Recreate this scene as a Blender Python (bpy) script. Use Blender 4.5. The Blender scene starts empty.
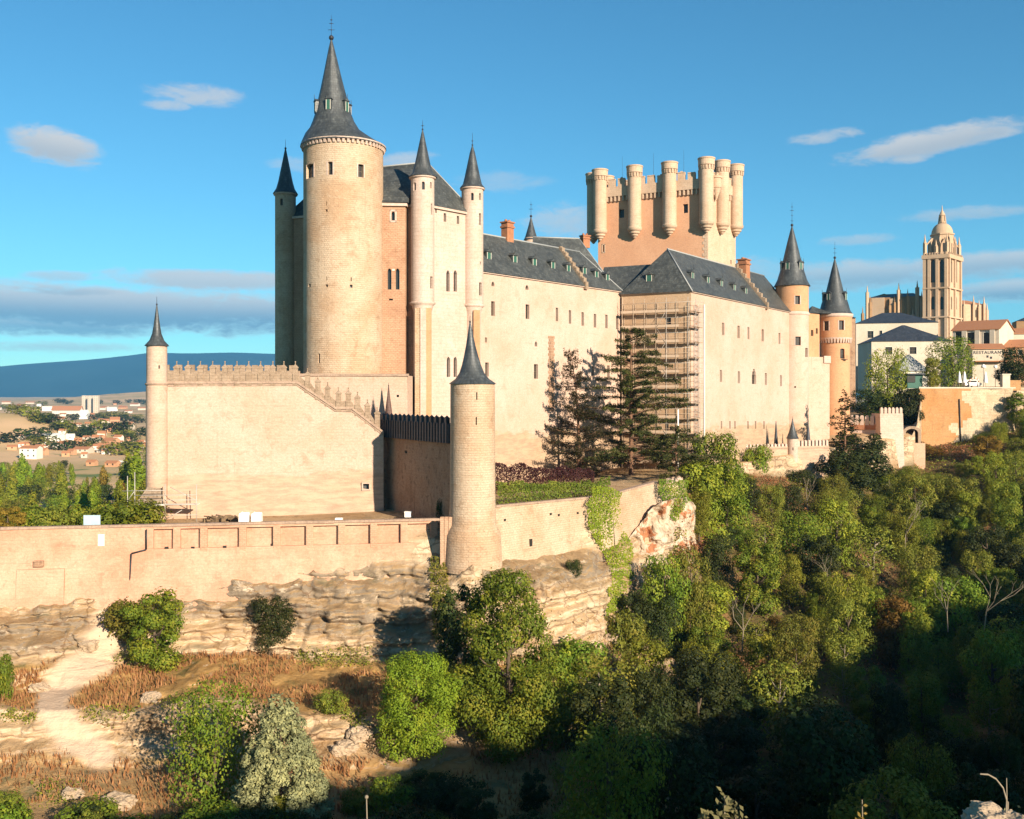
import bpy, math, random
import numpy as np
from mathutils import Vector, Matrix
R = math.radians
scene = bpy.context.scene
col = scene.collection

# ------------------------------------------------------------------ camera, sky, sun, exposure
F, CX, HZ = 1000.0, 512.0, 397.0        # focal length in pixels, picture centre, horizon row
W, H = 1024, 819
cam_d = bpy.data.cameras.new('camera')
cam = bpy.data.objects.new('camera', cam_d); col.objects.link(cam)
cam.location = (0, 0, 0); cam.rotation_euler = (R(90), 0, 0)
cam_d.sensor_fit = 'HORIZONTAL'; cam_d.sensor_width = 36.0; cam_d.lens = 36.0 * F / W
cam_d.shift_y = (HZ - H / 2) / W
cam_d.clip_start = 0.1; cam_d.clip_end = 40000
scene.camera = cam

SUN_AZ, SUN_EL = 33.0, 19.5             # degrees right of straight-behind-the-camera, and above the horizon
sdir = Vector((math.sin(R(SUN_AZ)) * math.cos(R(SUN_EL)), -math.cos(R(SUN_AZ)) * math.cos(R(SUN_EL)), math.sin(R(SUN_EL))))
sun_d = bpy.data.lights.new('sun', 'SUN'); sun = bpy.data.objects.new('sun', sun_d); col.objects.link(sun)
sun_d.energy = 4.9; sun_d.angle = R(0.5); sun_d.color = (1.0, 0.87, 0.70)
sun.rotation_euler = sdir.to_track_quat('Z', 'Y').to_euler()
sun.location = (60, -60, 80)

world = bpy.data.worlds.new('World'); scene.world = world; world.use_nodes = True
SKY_STRENGTH = 0.085
scene.view_settings.view_transform = 'Standard'; scene.view_settings.look = 'None'
scene.view_settings.exposure = 1.02; scene.view_settings.gamma = 1.0
scene.view_settings.use_curve_mapping = False
scene.cycles.max_bounces = 6; scene.cycles.diffuse_bounces = 2; scene.cycles.glossy_bounces = 2
scene.cycles.transparent_max_bounces = 6; scene.cycles.volume_bounces = 0
scene.cycles.use_denoising = True

class NT:
    """small helper round a node tree"""
    def __init__(s, tree): s.t = tree; s.n = tree.nodes; s.l = tree.links
    def node(s, typ, **kw):
        n = s.n.new(typ)
        for k, v in kw.items(): setattr(n, k, v)
        return n
    def put(s, sock, v):
        if hasattr(v, 'is_linked') or isinstance(v, bpy.types.NodeSocket): s.l.new(v, sock)
        else: sock.default_value = v
    def math(s, op, a, b=None, c=None, clamp=False):
        n = s.node('ShaderNodeMath', operation=op, use_clamp=clamp)
        s.put(n.inputs[0], a)
        if b is not None: s.put(n.inputs[1], b)
        if c is not None: s.put(n.inputs[2], c)
        return n.outputs[0]
    def mix(s, f, a, b, blend='MIX'):
        n = s.node('ShaderNodeMix', data_type='RGBA', blend_type=blend)
        s.put(n.inputs[0], f)
        s.put(n.inputs[6], a if isinstance(a, bpy.types.NodeSocket) else (*a, 1))
        s.put(n.inputs[7], b if isinstance(b, bpy.types.NodeSocket) else (*b, 1))
        return n.outputs[2]
    def noise(s, vec, scale, detail=4, rough=.55, dist=0):
        n = s.node('ShaderNodeTexNoise'); n.inputs['Scale'].default_value = scale
        n.inputs['Detail'].default_value = detail; n.inputs['Roughness'].default_value = rough
        n.inputs['Distortion'].default_value = dist
        if vec is not None: s.l.new(vec, n.inputs['Vector'])
        return n.outputs['Fac']
    def scale(s, vec, sc):
        n = s.node('ShaderNodeMapping'); n.inputs['Scale'].default_value = sc
        s.l.new(vec, n.inputs['Vector']); return n.outputs[0]
    def ramp(s, f, lo, hi):
        n = s.node('ShaderNodeMapRange', interpolation_type='SMOOTHSTEP'); s.put(n.inputs[0], f)
        s.put(n.inputs[1], lo); s.put(n.inputs[2], hi); return n.outputs[0]

def build_sky():
    nt = NT(world.node_tree); nt.n.clear()
    out = nt.node('ShaderNodeOutputWorld'); bg = nt.node('ShaderNodeBackground')
    sky = nt.node('ShaderNodeTexSky', sky_type='NISHITA')
    sky.sun_disc = False; sky.sun_elevation = R(SUN_EL); sky.sun_rotation = R(180 - SUN_AZ)
    sky.altitude = 1000; sky.air_density = 1.0; sky.dust_density = 0.1; sky.ozone_density = 2.0
    tc = nt.node('ShaderNodeTexCoord'); sep = nt.node('ShaderNodeSeparateXYZ'); nt.l.new(tc.outputs['Generated'], sep.inputs[0])
    x, y, z = sep.outputs
    az = nt.math('ARCTAN2', x, y)
    hyp = nt.math('SQRT', nt.math('ADD', nt.math('MULTIPLY', x, x), nt.math('MULTIPLY', y, y)))
    el = nt.math('ARCTAN2', z, hyp)
    cmb = nt.node('ShaderNodeCombineXYZ'); nt.l.new(az, cmb.inputs[0]); nt.l.new(el, cmb.inputs[1])
    st = nt.scale(cmb.outputs[0], (17, 55, 1))
    n1 = nt.noise(st, 1.0, 6, .6, .6); n2 = nt.noise(nt.scale(cmb.outputs[0], (70, 160, 1)), 1.0, 6, .65, .8)
    nn = nt.math('ADD', nt.math('MULTIPLY', n1, .65), nt.math('MULTIPLY', n2, .35))
    # clouds: azimuth, elevation, half sizes (degrees), tilt, density, greyness
    CX_, HZ_ = 512.0, 397.0
    PXC = [(100, 308, 330, 25, 0, 1, .9, .4), (215, 281, 120, 11, 0, .95, .2, .3), (60, 276, 45, 7, 0, .7, .3, .1), (150, 296, 60, 7, 0, .8, .15, .1), (60, 290, 60, 8, 0, .6, .7, .1), (30, 322, 200, 14, 0, .9, 1, .4), (60, 347, 130, 7, 0, .6, .6), (250, 320, 120, 9, 0, .6, .3, .1),
           (55, 146, 48, 19, -.10, 1, .38, .25), (195, 95, 58, 13, 0, .75, .1), (168, 104, 30, 7, 0, .7, .1), (300, 165, 38, 9, 0, .4, .1), (400, 160, 40, 9, .1, .7, .1),
           (930, 142, 95, 14, .12, .95, .4, .15), (985, 133, 50, 9, .08, .8, .2, .1), (908, 158, 30, 7, 0, .8, .25), (822, 137, 42, 8, .05, .75, .15),
           (565, 222, 48, 22, 0, .65, .3), (500, 182, 55, 12, 0, .35, .3), (965, 214, 80, 8, 0, .55, .5), (858, 240, 45, 7, 0, .55, .4), (880, 274, 150, 16, 0, .8, .8, .2), (1000, 262, 90, 13, 0, .85, .6, .2), (1000, 291, 90, 13, 0, .85, 1, .2), (760, 270, 60, 15, 0, .45, .5), (1400, 200, 200, 40, 0, .9, .5), (-400, 220, 220, 45, 0, .9, .5), (-1500, 100, 500, 60, 0, .8, .4), (2600, 120, 500, 60, 0, .8, .4)]
    CL = []
    for (px, py, hw, hh, tl, d, g_, *xb) in PXC:
        a_ = math.atan((px - CX_) / 1000); ca_ = math.cos(a_); CL.append((math.degrees(a_), math.degrees(math.atan((HZ_ - py) / 1000 * ca_)), math.degrees(hw / 1000 * ca_ * ca_), math.degrees(hh / 1000 * ca_), tl, d, g_, *xb))
    dens = None; grey = None
    for (a, e, w, h, tl, d, g, *xb) in CL:
        du = nt.math('DIVIDE', nt.math('SUBTRACT', az, R(a)), R(w))
        dv = nt.math('SUBTRACT', nt.math('DIVIDE', nt.math('SUBTRACT', el, R(e)), R(h)), nt.math('MULTIPLY', du, tl * w / h))
        r2 = nt.math('ADD', nt.math('MULTIPLY', du, du), nt.math('MULTIPLY', dv, dv))
        m = nt.math('SUBTRACT', 1.0 + (xb[0] if xb else 0), r2)
        m = nt.math('ADD', m, nt.math('MULTIPLY', nt.math('SUBTRACT', nn, .5), 3.1))
        m = nt.math('MULTIPLY', nt.ramp(m, 0.0, 1.15), d)
        # underside greyer than the top
        gg = nt.math('MULTIPLY', nt.math('MULTIPLY', m, g), nt.ramp(dv, .75, -.5))
        dens = m if dens is None else nt.math('MAXIMUM', dens, m)
        grey = gg if grey is None else nt.math('MAXIMUM', grey, gg)
    # deepen the clear blue, keep Nishita's own gradient
    hs = nt.node('ShaderNodeHueSaturation'); hs.inputs['Hue'].default_value = SKY_HUE; hs.inputs['Saturation'].default_value = SKY_SAT; hs.inputs['Value'].default_value = SKY_VAL
    nt.l.new(sky.outputs[0], hs.inputs['Color'])
    skyc = nt.mix(1.0, hs.outputs[0], SKY_TINT, 'MULTIPLY')
    bright = nt.mix(grey, CLOUD_LIT, CLOUD_GREY)
    fin = nt.mix(nt.math('MULTIPLY', dens, .92), skyc, bright)
    nt.l.new(fin, bg.inputs[0]); bg.inputs[1].default_value = SKY_STRENGTH
    nt.l.new(bg.outputs[0], out.inputs[0])
SKY_HUE, SKY_SAT, SKY_VAL, SKY_TINT = 0.5, 1.12, 1.0, (.435, .80, .83)
CLOUD_LIT, CLOUD_GREY = (4.3, 4.1, 3.9), (1.0, 1.65, 2.3)
build_sky()

# ------------------------------------------------------------------ maths helpers
def P(px, py, Y): return Vector(((px - CX) / F * Y, Y, (HZ - py) / F * Y))
def PX(px, Y): return (px - CX) / F * Y
def PZ(py, Y): return (HZ - py) / F * Y

def _hash(ix, iy, iz, seed):
    h = (ix.astype(np.int64) * 374761393 + iy.astype(np.int64) * 668265263 + iz.astype(np.int64) * 2147483647 + seed * 974634777) & 0xffffffff
    h = ((h ^ (h >> 13)) * 1274126177) & 0xffffffff
    h = h ^ (h >> 16)
    return (h & 0xffff) / 65535.0
def vnoise(p, seed=0):
    p = np.asarray(p, float); i = np.floor(p); f = p - i; f = f * f * (3 - 2 * f)
    r = 0
    for dx in (0, 1):
        for dy in (0, 1):
            for dz in (0, 1):
                w = (f[..., 0] if dx else 1 - f[..., 0]) * (f[..., 1] if dy else 1 - f[..., 1]) * (f[..., 2] if dz else 1 - f[..., 2])
                r = r + w * _hash(i[..., 0] + dx, i[..., 1] + dy, i[..., 2] + dz, seed)
    return r
def fbm(p, octv=4, seed=0):
    p = np.asarray(p, float); a, s, t = 1.0, 0, 0
    for k in range(octv):
        s = s + a * (vnoise(p * 2 ** k, seed + k) - .5); t += a; a *= .5
    return s / t * 2

# ------------------------------------------------------------------ mesh helpers
class MB:
    def __init__(s): s.v = []; s.f = []; s.m = []; s.sm = []
    def face(s, pts, m=0, smooth=False):
        b = len(s.v); s.v += [tuple(p) for p in pts]; s.f.append(tuple(range(b, b + len(pts)))); s.m.append(m); s.sm.append(smooth)
    def add(s, verts, faces, m=0, smooth=False):
        b = len(s.v); s.v += [tuple(p) for p in verts]
        for f in faces: s.f.append(tuple(b + i for i in f)); s.m.append(m); s.sm.append(smooth)
    def obox(s, o, ax, ay, az, m=0):
        o, ax, ay, az = map(Vector, (o, ax, ay, az))
        v = [o, o + ax, o + ax + ay, o + ay, o + az, o + ax + az, o + ax + ay + az, o + ay + az]
        s.add(v, [(0, 3, 2, 1), (4, 5, 6, 7), (0, 1, 5, 4), (1, 2, 6, 5), (2, 3, 7, 6), (3, 0, 4, 7)], m)
    def box(s, c, size, rot=0, m=0):
        cx, cy, cz = c; sx, sy, sz = size; ca, sa = math.cos(rot), math.sin(rot)
        ax = Vector((ca, sa, 0)) * sx; ay = Vector((-sa, ca, 0)) * sy
        s.obox(Vector(c) - ax / 2 - ay / 2 - Vector((0, 0, sz / 2)), ax, ay, (0, 0, sz), m)
    def tube(s, p0, p1, r0, r1=None, n=6, m=0, cap=True):
        p0, p1 = Vector(p0), Vector(p1); r1 = r0 if r1 is None else r1
        d = p1 - p0
        if d.length < 1e-6: return
        d.normalize(); a = d.orthogonal().normalized(); b = d.cross(a)
        v = []
        for k in range(n):
            t = 2 * math.pi * k / n; o = a * math.cos(t) + b * math.sin(t); v.append(p0 + o * r0); v.append(p1 + o * r1)
        f = [(2 * k, 2 * ((k + 1) % n), 2 * ((k + 1) % n) + 1, 2 * k + 1) for k in range(n)]
        if cap: f += [tuple(range(1, 2 * n, 2)), tuple(range(2 * n - 2, -1, -2))]
        s.add(v, f, m, n > 4)
    def lathe(s, cx, cy, prof, n=32, m=0, smooth=True, rf=None, phase=0, captop=False, capbot=False):
        """prof: (r, z) from the bottom up; rf(angle, k) scales the radius"""
        b = len(s.v)
        for k, (r, z) in enumerate(prof):
            for i in range(n):
                a = phase + 2 * math.pi * i / n; q = r * (rf(a, k) if rf else 1)
                s.v.append((cx + q * math.cos(a), cy + q * math.sin(a), z))
        for k in range(len(prof) - 1):
            for i in range(n):
                j = (i + 1) % n
                s.f.append((b + k * n + i, b + k * n + j, b + (k + 1) * n + j, b + (k + 1) * n + i)); s.m.append(m); s.sm.append(smooth)
        if captop: s.f.append(tuple(b + (len(prof) - 1) * n + i for i in range(n))); s.m.append(m); s.sm.append(False)
        if capbot: s.f.append(tuple(b + i for i in range(n - 1, -1, -1))); s.m.append(m); s.sm.append(False)
    def prism(s, poly, z0, z1, m=0):
        n = len(poly); v = [(x, y, z0) for x, y in poly] + [(x, y, z1) for x, y in poly]
        s.add(v, [tuple(range(n - 1, -1, -1)), tuple(range(n, 2 * n))] + [(i, (i + 1) % n, n + (i + 1) % n, n + i) for i in range(n)], m)
    def sphere(s, c, r, m=0, n=10):
        pr = [(max(.001, r * math.sin(math.pi * k / 6)), c[2] - r * math.cos(math.pi * k / 6)) for k in range(7)]
        s.lathe(c[0], c[1], pr, n, m)
    def build(s, name, mats, parent=None, loc=None):
        """vertices are world coordinates; loc = world position of the object's origin"""
        root = parent
        wl = Vector((0, 0, 0))
        while root is not None: wl = wl + root.location; root = root.parent
        o_w = Vector(loc) if loc is not None else (wl if parent is not None else Vector((0, 0, 0)))
        me = bpy.data.meshes.new(name)
        me.from_pydata([(x - o_w.x, y - o_w.y, z - o_w.z) for x, y, z in s.v], [], s.f)
        mats = mats if isinstance(mats, (list, tuple)) else [mats]
        for m in mats: me.materials.append(m)
        me.polygons.foreach_set('material_index', s.m)
        me.polygons.foreach_set('use_smooth', s.sm)
        # wall coordinates: u along the wall, v = height
        uv = me.uv_layers.new(name='wall')
        nrm = np.zeros(len(me.polygons) * 3, 'f'); me.polygons.foreach_get('normal', nrm); nrm = nrm.reshape(-1, 3)
        ls = np.zeros(len(me.polygons), 'i'); me.polygons.foreach_get('loop_total', ls)
        lv = np.zeros(len(me.loops), 'i'); me.loops.foreach_get('vertex_index', lv)
        co = np.array(s.v, float)[lv]; N = np.repeat(nrm, ls, axis=0)
        flat = np.abs(N[:, 2]) > .95
        t = np.stack([-N[:, 1], N[:, 0]], 1); ln = np.linalg.norm(t, axis=1) + 1e-9; t = t / ln[:, None]
        u = co[:, 0] * t[:, 0] + co[:, 1] * t[:, 1]; v = co[:, 2].copy()
        u[flat] = co[flat, 0]; v[flat] = co[flat, 1]
        uv.data.foreach_set('uv', np.stack([u, v], 1).astype('f').ravel())
        me.update()
        o = bpy.data.objects.new(name, me); col.objects.link(o)
        if parent is not None: o.parent = parent; o.location = o_w - wl
        else: o.location = o_w
        return o

def tag(o, label=None, cat=None, group=None, kind=None):
    if label: o['label'] = label
    if cat: o['category'] = cat
    if group: o['group'] = group
    if kind: o['kind'] = kind
    return o
def thing(name, label, cat, loc, group=None):
    o = bpy.data.objects.new(name, None); col.objects.link(o); o.location = loc
    o.empty_display_size = .5
    return tag(o, label, cat, group)
def dup(o, parent=None, loc=None):
    c = o.copy(); col.objects.link(c)
    if parent is not None: c.parent = parent
    if loc is not None: c.location = loc
    for ch in list(o.children): dup(ch, c)
    return c

def wall(mb, fn, us, vs, holes, depth=.5, m=0, smooth=False, mr=None):
    """front face fn(u, v, d) cut by rectangular holes (u0, u1, v0, v1), with reveals"""
    U = sorted(set([round(x, 5) for x in us] + [round(h[k], 5) for h in holes for k in (0, 1) if us[0] < h[k] < us[-1]]))
    V = sorted(set([round(x, 5) for x in vs] + [round(h[k], 5) for h in holes for k in (2, 3) if vs[0] < h[k] < vs[-1]]))
    nu, nv = len(U) - 1, len(V) - 1
    hole = np.zeros((nu, nv), bool)
    for (a, b, c, d) in holes:
        for i in range(nu):
            um = (U[i] + U[i + 1]) / 2
            if a < um < b:
                for j in range(nv):
                    if c < (V[j] + V[j + 1]) / 2 < d: hole[i, j] = True
    idx = {}
    def vid(i, j):
        if (i, j) not in idx: idx[(i, j)] = len(mb.v); mb.v.append(tuple(fn(U[i], V[j], 0)))
        return idx[(i, j)]
    mr = m if mr is None else mr
    for i in range(nu):
        for j in range(nv):
            if hole[i, j]:
                for di, dj, e in ((-1, 0, ((i, j + 1), (i, j))), (1, 0, ((i + 1, j), (i + 1, j + 1))), (0, -1, ((i, j), (i + 1, j))), (0, 1, ((i + 1, j + 1), (i, j + 1)))):
                    a, b = i + di, j + dj
                    if a < 0 or b < 0 or a >= nu or b >= nv or not hole[a, b]:
                        (i0, j0), (i1, j1) = e
                        mb.face([fn(U[i0], V[j0], 0), fn(U[i1], V[j1], 0), fn(U[i1], V[j1], depth), fn(U[i0], V[j0], depth)], mr)
            else:
                mb.f.append((vid(i, j), vid(i + 1, j), vid(i + 1, j + 1), vid(i, j + 1))); mb.m.append(m); mb.sm.append(smooth)

def span(a, b, step):
    n = max(1, int(round(abs(b - a) / step))); return [a + (b - a) * k / n for k in range(n + 1)]
# ------------------------------------------------------------------ materials
def new_mat(name):
    m = bpy.data.materials.new(name); m.use_nodes = True; nt = NT(m.node_tree)
    bs = nt.n['Principled BSDF']; bs.inputs['Specular IOR Level'].default_value = .25
    return m, nt, bs
def plain(name, c, rough=.8, metal=0.0, spec=.25, var=.12, sc=1.5):
    m, nt, bs = new_mat(name)
    g = nt.node('ShaderNodeNewGeometry')
    n = nt.noise(g.outputs['Position'], sc, 4)
    k = nt.mix(n, tuple(x * (1 - var * 1.6) for x in c), tuple(min(1, x * (1 + var * 1.6)) for x in c))
    nt.l.new(k, bs.inputs['Base Color']); bs.inputs['Roughness'].default_value = rough
    bs.inputs['Metallic'].default_value = metal; bs.inputs['Specular IOR Level'].default_value = spec
    return m
def stone(name, base, alt, stain, brick=None, speck=.35, bump=.25, course=.45, coursew=.8, mort=.25, stain_amt=.5, patch_sc=.18, rough_below=None, rough_col=None):
    """weathered masonry: large patches, stretched stains, courses of blocks, dark putlog specks"""
    m, nt, bs = new_mat(name)
    g = nt.node('ShaderNodeNewGeometry'); pos = g.outputs['Position']
    uv = nt.node('ShaderNodeUVMap', uv_map='wall').outputs[0]
    big = nt.noise(pos, patch_sc, 5, .6, .3); mid = nt.noise(pos, patch_sc * 5, 5, .65)
    fine = nt.noise(nt.scale(pos, (1, 1, 1.6)), 3.2, 4, .7)
    streak = nt.noise(nt.scale(pos, (1.0, 1.0, .12)), .8, 4, .6)
    hor = nt.noise(nt.scale(pos, (.25, .25, 2.0)), .9, 4, .6)
    c = nt.mix(nt.ramp(big, .35, .68), base, alt)
    c = nt.mix(nt.math('MULTIPLY', nt.ramp(mid, .52, .74), stain_amt), c, stain)
    c = nt.mix(nt.math('MULTIPLY', nt.ramp(streak, .55, .8), stain_amt * .6), c, stain)
    c = nt.mix(nt.math('MULTIPLY', nt.ramp(hor, .58, .72), stain_amt * .55), c, tuple(x * .72 for x in stain))
    br = nt.node('ShaderNodeTexBrick'); nt.l.new(uv, br.inputs['Vector'])
    br.inputs['Scale'].default_value = 1.0; br.inputs['Brick Width'].default_value = coursew; br.inputs['Row Height'].default_value = course
    br.inputs['Mortar Size'].default_value = .05; br.inputs['Mortar Smooth'].default_value = .4
    br.inputs['Color1'].default_value = (1, 1, 1, 1); br.inputs['Color2'].default_value = (.72, .70, .68, 1); br.inputs['Mortar'].default_value = (.5, .45, .4, 1)
    c = nt.mix(mort, c, br.outputs[0], 'MULTIPLY')
    fm = nt.ramp(fine, .3, .75)
    rep = nt.noise(nt.scale(pos, (.8, .8, 1.3)), .42, 3, .5, 1.2)       # patches of newer and older pointing, with an edge
    c = nt.mix(nt.math('MULTIPLY', nt.ramp(rep, .575, .60), stain_amt * .42), c, tuple(min(.8, x * 1.08) for x in base))
    c = nt.mix(nt.math('MULTIPLY', nt.ramp(nt.noise(nt.scale(pos, (1, 1, .8)), .65, 5, .72, .8), .585, .63), stain_amt * .55), c, tuple(x * .86 for x in stain))
    rain = nt.noise(nt.scale(pos, (1.6, 1.6, .045)), .9, 5, .7)
    c = nt.mix(nt.math('MULTIPLY', nt.ramp(rain, .57, .78), stain_amt * .75), c, tuple(x * .8 for x in stain))
    c = nt.mix(nt.math('MULTIPLY', nt.math('SUBTRACT', 1.0, fm), .32), c, tuple(x * .55 for x in stain))
    sp = nt.noise(nt.scale(pos, (1, 1, 1.3)), 1.7, 3, .8)
    c = nt.mix(nt.math('MULTIPLY', nt.ramp(sp, .66, .74), speck), c, tuple(x * .3 for x in stain))
    if rough_below is not None:
        sz = nt.node('ShaderNodeSeparateXYZ'); nt.l.new(pos, sz.inputs[0])
        e = nt.math('ADD', sz.outputs[2], nt.math('MULTIPLY', nt.math('SUBTRACT', nt.noise(nt.scale(pos, (.45, .45, 1.6)), .32, 6, .7), .5), 7.0))
        k = nt.ramp(e, rough_below + .7, rough_below - .3)
        rc = nt.mix(nt.ramp(nt.noise(nt.scale(pos, (.35, .35, 1.8)), 1.0, 6, .72), .36, .62), tuple(x * .66 for x in rough_col), rough_col)
        c = nt.mix(nt.math('MULTIPLY', k, .72), c, rc)
    nt.l.new(c, bs.inputs['Base Color']); bs.inputs['Roughness'].default_value = .92; bs.inputs['Specular IOR Level'].default_value = .12
    bp = nt.node('ShaderNodeBump'); bp.inputs['Strength'].default_value = bump; bp.inputs['Distance'].default_value = .12
    hgt = nt.math('ADD', nt.math('ADD', fine, nt.math('MULTIPLY', mid, 1.2)), nt.math('MULTIPLY', br.outputs['Fac'], -.5))
    nt.l.new(hgt, bp.inputs['Height']); nt.l.new(bp.outputs[0], bs.inputs['Normal'])
    return m
def slate(name, c0, c1, rough=.5):
    m, nt, bs = new_mat(name)
    g = nt.node('ShaderNodeNewGeometry'); pos = g.outputs['Position']; uv = nt.node('ShaderNodeUVMap', uv_map='wall').outputs[0]
    n1 = nt.noise(pos, .5, 5, .6); n2 = nt.noise(nt.scale(pos, (1.2, 1.2, .25)), 1.6, 5, .7)
    c = nt.mix(nt.ramp(n1, .3, .7), c0, c1)
    c = nt.mix(nt.math('MULTIPLY', nt.ramp(n2, .48, .72), .75), c, tuple(x * 1.9 for x in c1))
    br = nt.node('ShaderNodeTexBrick'); nt.l.new(uv, br.inputs['Vector']); br.inputs['Scale'].default_value = 1
    br.inputs['Brick Width'].default_value = .55; br.inputs['Row Height'].default_value = .42; br.inputs['Mortar Size'].default_value = .03
    br.inputs['Color1'].default_value = (1, 1, 1, 1); br.inputs['Color2'].default_value = (.5, .52, .54, 1); br.inputs['Mortar'].default_value = (.35, .35, .35, 1)
    c = nt.mix(.7, c, br.outputs[0], 'MULTIPLY')
    nt.l.new(c, bs.inputs['Base Color']); bs.inputs['Roughness'].default_value = rough; bs.inputs['Specular IOR Level'].default_value = .45
    bp = nt.node('ShaderNodeBump'); bp.inputs['Strength'].default_value = .3; bp.inputs['Distance'].default_value = .05
    nt.l.new(br.outputs['Fac'], bp.inputs['Height']); bp.invert = True; nt.l.new(bp.outputs[0], bs.inputs['Normal'])
    return m
def tiles(name, c0, c1):
    m, nt, bs = new_mat(name)
    g = nt.node('ShaderNodeNewGeometry'); uv = nt.node('ShaderNodeUVMap', uv_map='wall').outputs[0]
    n = nt.noise(g.outputs['Position'], .9, 5, .7)
    w = nt.node('ShaderNodeTexWave', wave_type='BANDS', bands_direction='X'); nt.l.new(uv, w.inputs[0]); w.inputs['Scale'].default_value = .9; w.inputs['Distortion'].default_value = .6
    c = nt.mix(n, c0, c1); c = nt.mix(nt.math('MULTIPLY', w.outputs['Fac'], .35), c, tuple(x * .45 for x in c0))
    nt.l.new(c, bs.inputs['Base Color']); bs.inputs['Roughness'].default_value = .85
    return m
def leafmat(name, a, b, c, trans=.25):
    """a = dark leaf, b = light leaf, c = dry/yellow leaf; colour differs leaf by leaf, clump by clump and tree by tree"""
    a, b, c = [tuple(x * y for x, y in zip(q, (1.62, 1.68, 1.0))) for q in (a, b, c)]
    m, nt, bs = new_mat(name)
    g = nt.node('ShaderNodeNewGeometry'); oi = nt.node('ShaderNodeObjectInfo')
    rnd = g.outputs['Random Per Island']; n = nt.noise(g.outputs['Position'], .35, 4, .65)
    k = nt.mix(nt.math('ADD', nt.math('MULTIPLY', rnd, .5), nt.math('MULTIPLY', n, .5), clamp=True), a, b)
    k = nt.mix(nt.math('MULTIPLY', nt.ramp(nt.math('ADD', n, nt.math('MULTIPLY', rnd, .22)), .56, .82), .8), k, c)
    hs = nt.node('ShaderNodeHueSaturation'); nt.l.new(k, hs.inputs['Color'])
    nt.put(hs.inputs['Hue'], nt.math('ADD', nt.math('MULTIPLY', oi.outputs['Random'], .034), .474))
    nt.put(hs.inputs['Value'], nt.math('ADD', nt.math('MULTIPLY', oi.outputs['Random'], .5), .75))
    nt.l.new(hs.outputs[0], bs.inputs['Base Color']); bs.inputs['Roughness'].default_value = .65; bs.inputs['Specular IOR Level'].default_value = .2
    tr = nt.node('ShaderNodeBsdfTranslucent'); nt.l.new(hs.outputs[0], tr.inputs[0])
    mx = nt.node('ShaderNodeMixShader'); mx.inputs[0].default_value = trans
    nt.l.new(bs.outputs[0], mx.inputs[1]); nt.l.new(tr.outputs[0], mx.inputs[2])
    nt.l.new(mx.outputs[0], nt.n['Material Output'].inputs[0])
    return m

HAZE_DENSITY, HAZE_COLOR = 4.5e-5, (.15, .55, 1.0, 1)
M = {}
M['plaster'] = stone('pale_plaster', (0.571, 0.417, 0.332), (0.510, 0.352, 0.258), (0.408, 0.253, 0.163), speck=.10, bump=.12, mort=.06, stain_amt=.40, patch_sc=.10, rough_below=-6.8, rough_col=(.42, .28, .165))
M['masonry'] = stone('rubble_masonry', (.575, .435, .305), (.50, .325, .20), (.35, .21, .12), speck=.6, bump=.7, mort=.13, course=.32, coursew=.6, stain_amt=.6, patch_sc=.13)
M['curtain'] = stone('curtain_masonry', (0.571, 0.412, 0.319), (0.520, 0.358, 0.258), (0.377, 0.233, 0.150), speck=.22, bump=.3, mort=.13, stain_amt=.52, patch_sc=.12, rough_below=-11.5, rough_col=(0.489, 0.317, 0.211))
M['brick'] = stone('brick_masonry', (0.526, 0.323, 0.205), (0.459, 0.257, 0.158), (0.302, 0.153, 0.082), speck=.45, bump=.5, mort=.4, course=.3, coursew=.6, stain_amt=.5)
M['ashlar'] = stone('pale_ashlar', (0.612, 0.466, 0.386), (0.550, 0.408, 0.319), (0.429, 0.297, 0.218), speck=.18, bump=.3, mort=.28, course=.6, coursew=1.1, stain_amt=.42)
M['keep_pink'] = stone('keep_render', (0.647, 0.359, 0.214), (0.589, 0.307, 0.175), (0.453, 0.223, 0.124), speck=.10, bump=.15, mort=.05, stain_amt=.34, patch_sc=.09)
M['keep_stone'] = stone('keep_turret_stone', (0.616, 0.442, 0.312), (0.549, 0.376, 0.251), (0.370, 0.232, 0.145), speck=.22, bump=.3, mort=.22, course=.5, coursew=.9, stain_amt=.4)
M['orange'] = stone('orange_render', (0.582, 0.326, 0.181), (0.524, 0.276, 0.145), (0.385, 0.192, 0.097), speck=.15, bump=.2, mort=.12, stain_amt=.4)
M['parapet'] = stone('parapet_stone', (0.387, 0.283, 0.198), (0.305, 0.216, 0.145), (0.182, 0.126, 0.084), speck=.35, bump=.5, mort=.25, stain_amt=.6, patch_sc=.6)
M['coping'] = stone('coping_stone', (0.450, 0.317, 0.230), (0.352, 0.243, 0.176), (0.216, 0.144, 0.104), speck=.2, bump=.4, mort=.15, stain_amt=.5, patch_sc=.5)
M['lower'] = stone('lower_wall_masonry', (0.587, 0.389, 0.267), (0.546, 0.276, 0.174), (0.402, 0.212, 0.130), speck=.2, bump=.3, mort=.14, stain_amt=.55, patch_sc=.16)
M['redbrick'] = stone('red_brick', (0.462, 0.213, 0.111), (0.396, 0.163, 0.085), (0.264, 0.106, 0.058), speck=.3, bump=.4, mort=.4, course=.25, coursew=.5, stain_amt=.4)
M['endwall'] = stone('end_wall_render', (.52, .36, .23), (.46, .30, .18), (.32, .2, .12), speck=.2, bump=.25, mort=.1, stain_amt=.4)
M['pilaster'] = stone('pilaster_brick', (.54, .355, .235), (.50, .30, .19), (.38, .20, .12), speck=.3, bump=.4, mort=.35, course=.25, coursew=.5, stain_amt=.4)
M['oldwall'] = stone('weathered_dark_wall', (.44, .28, .18), (.38, .22, .13), (.13, .075, .05), speck=.3, bump=.4, mort=.15, stain_amt=.7, patch_sc=.25)
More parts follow.
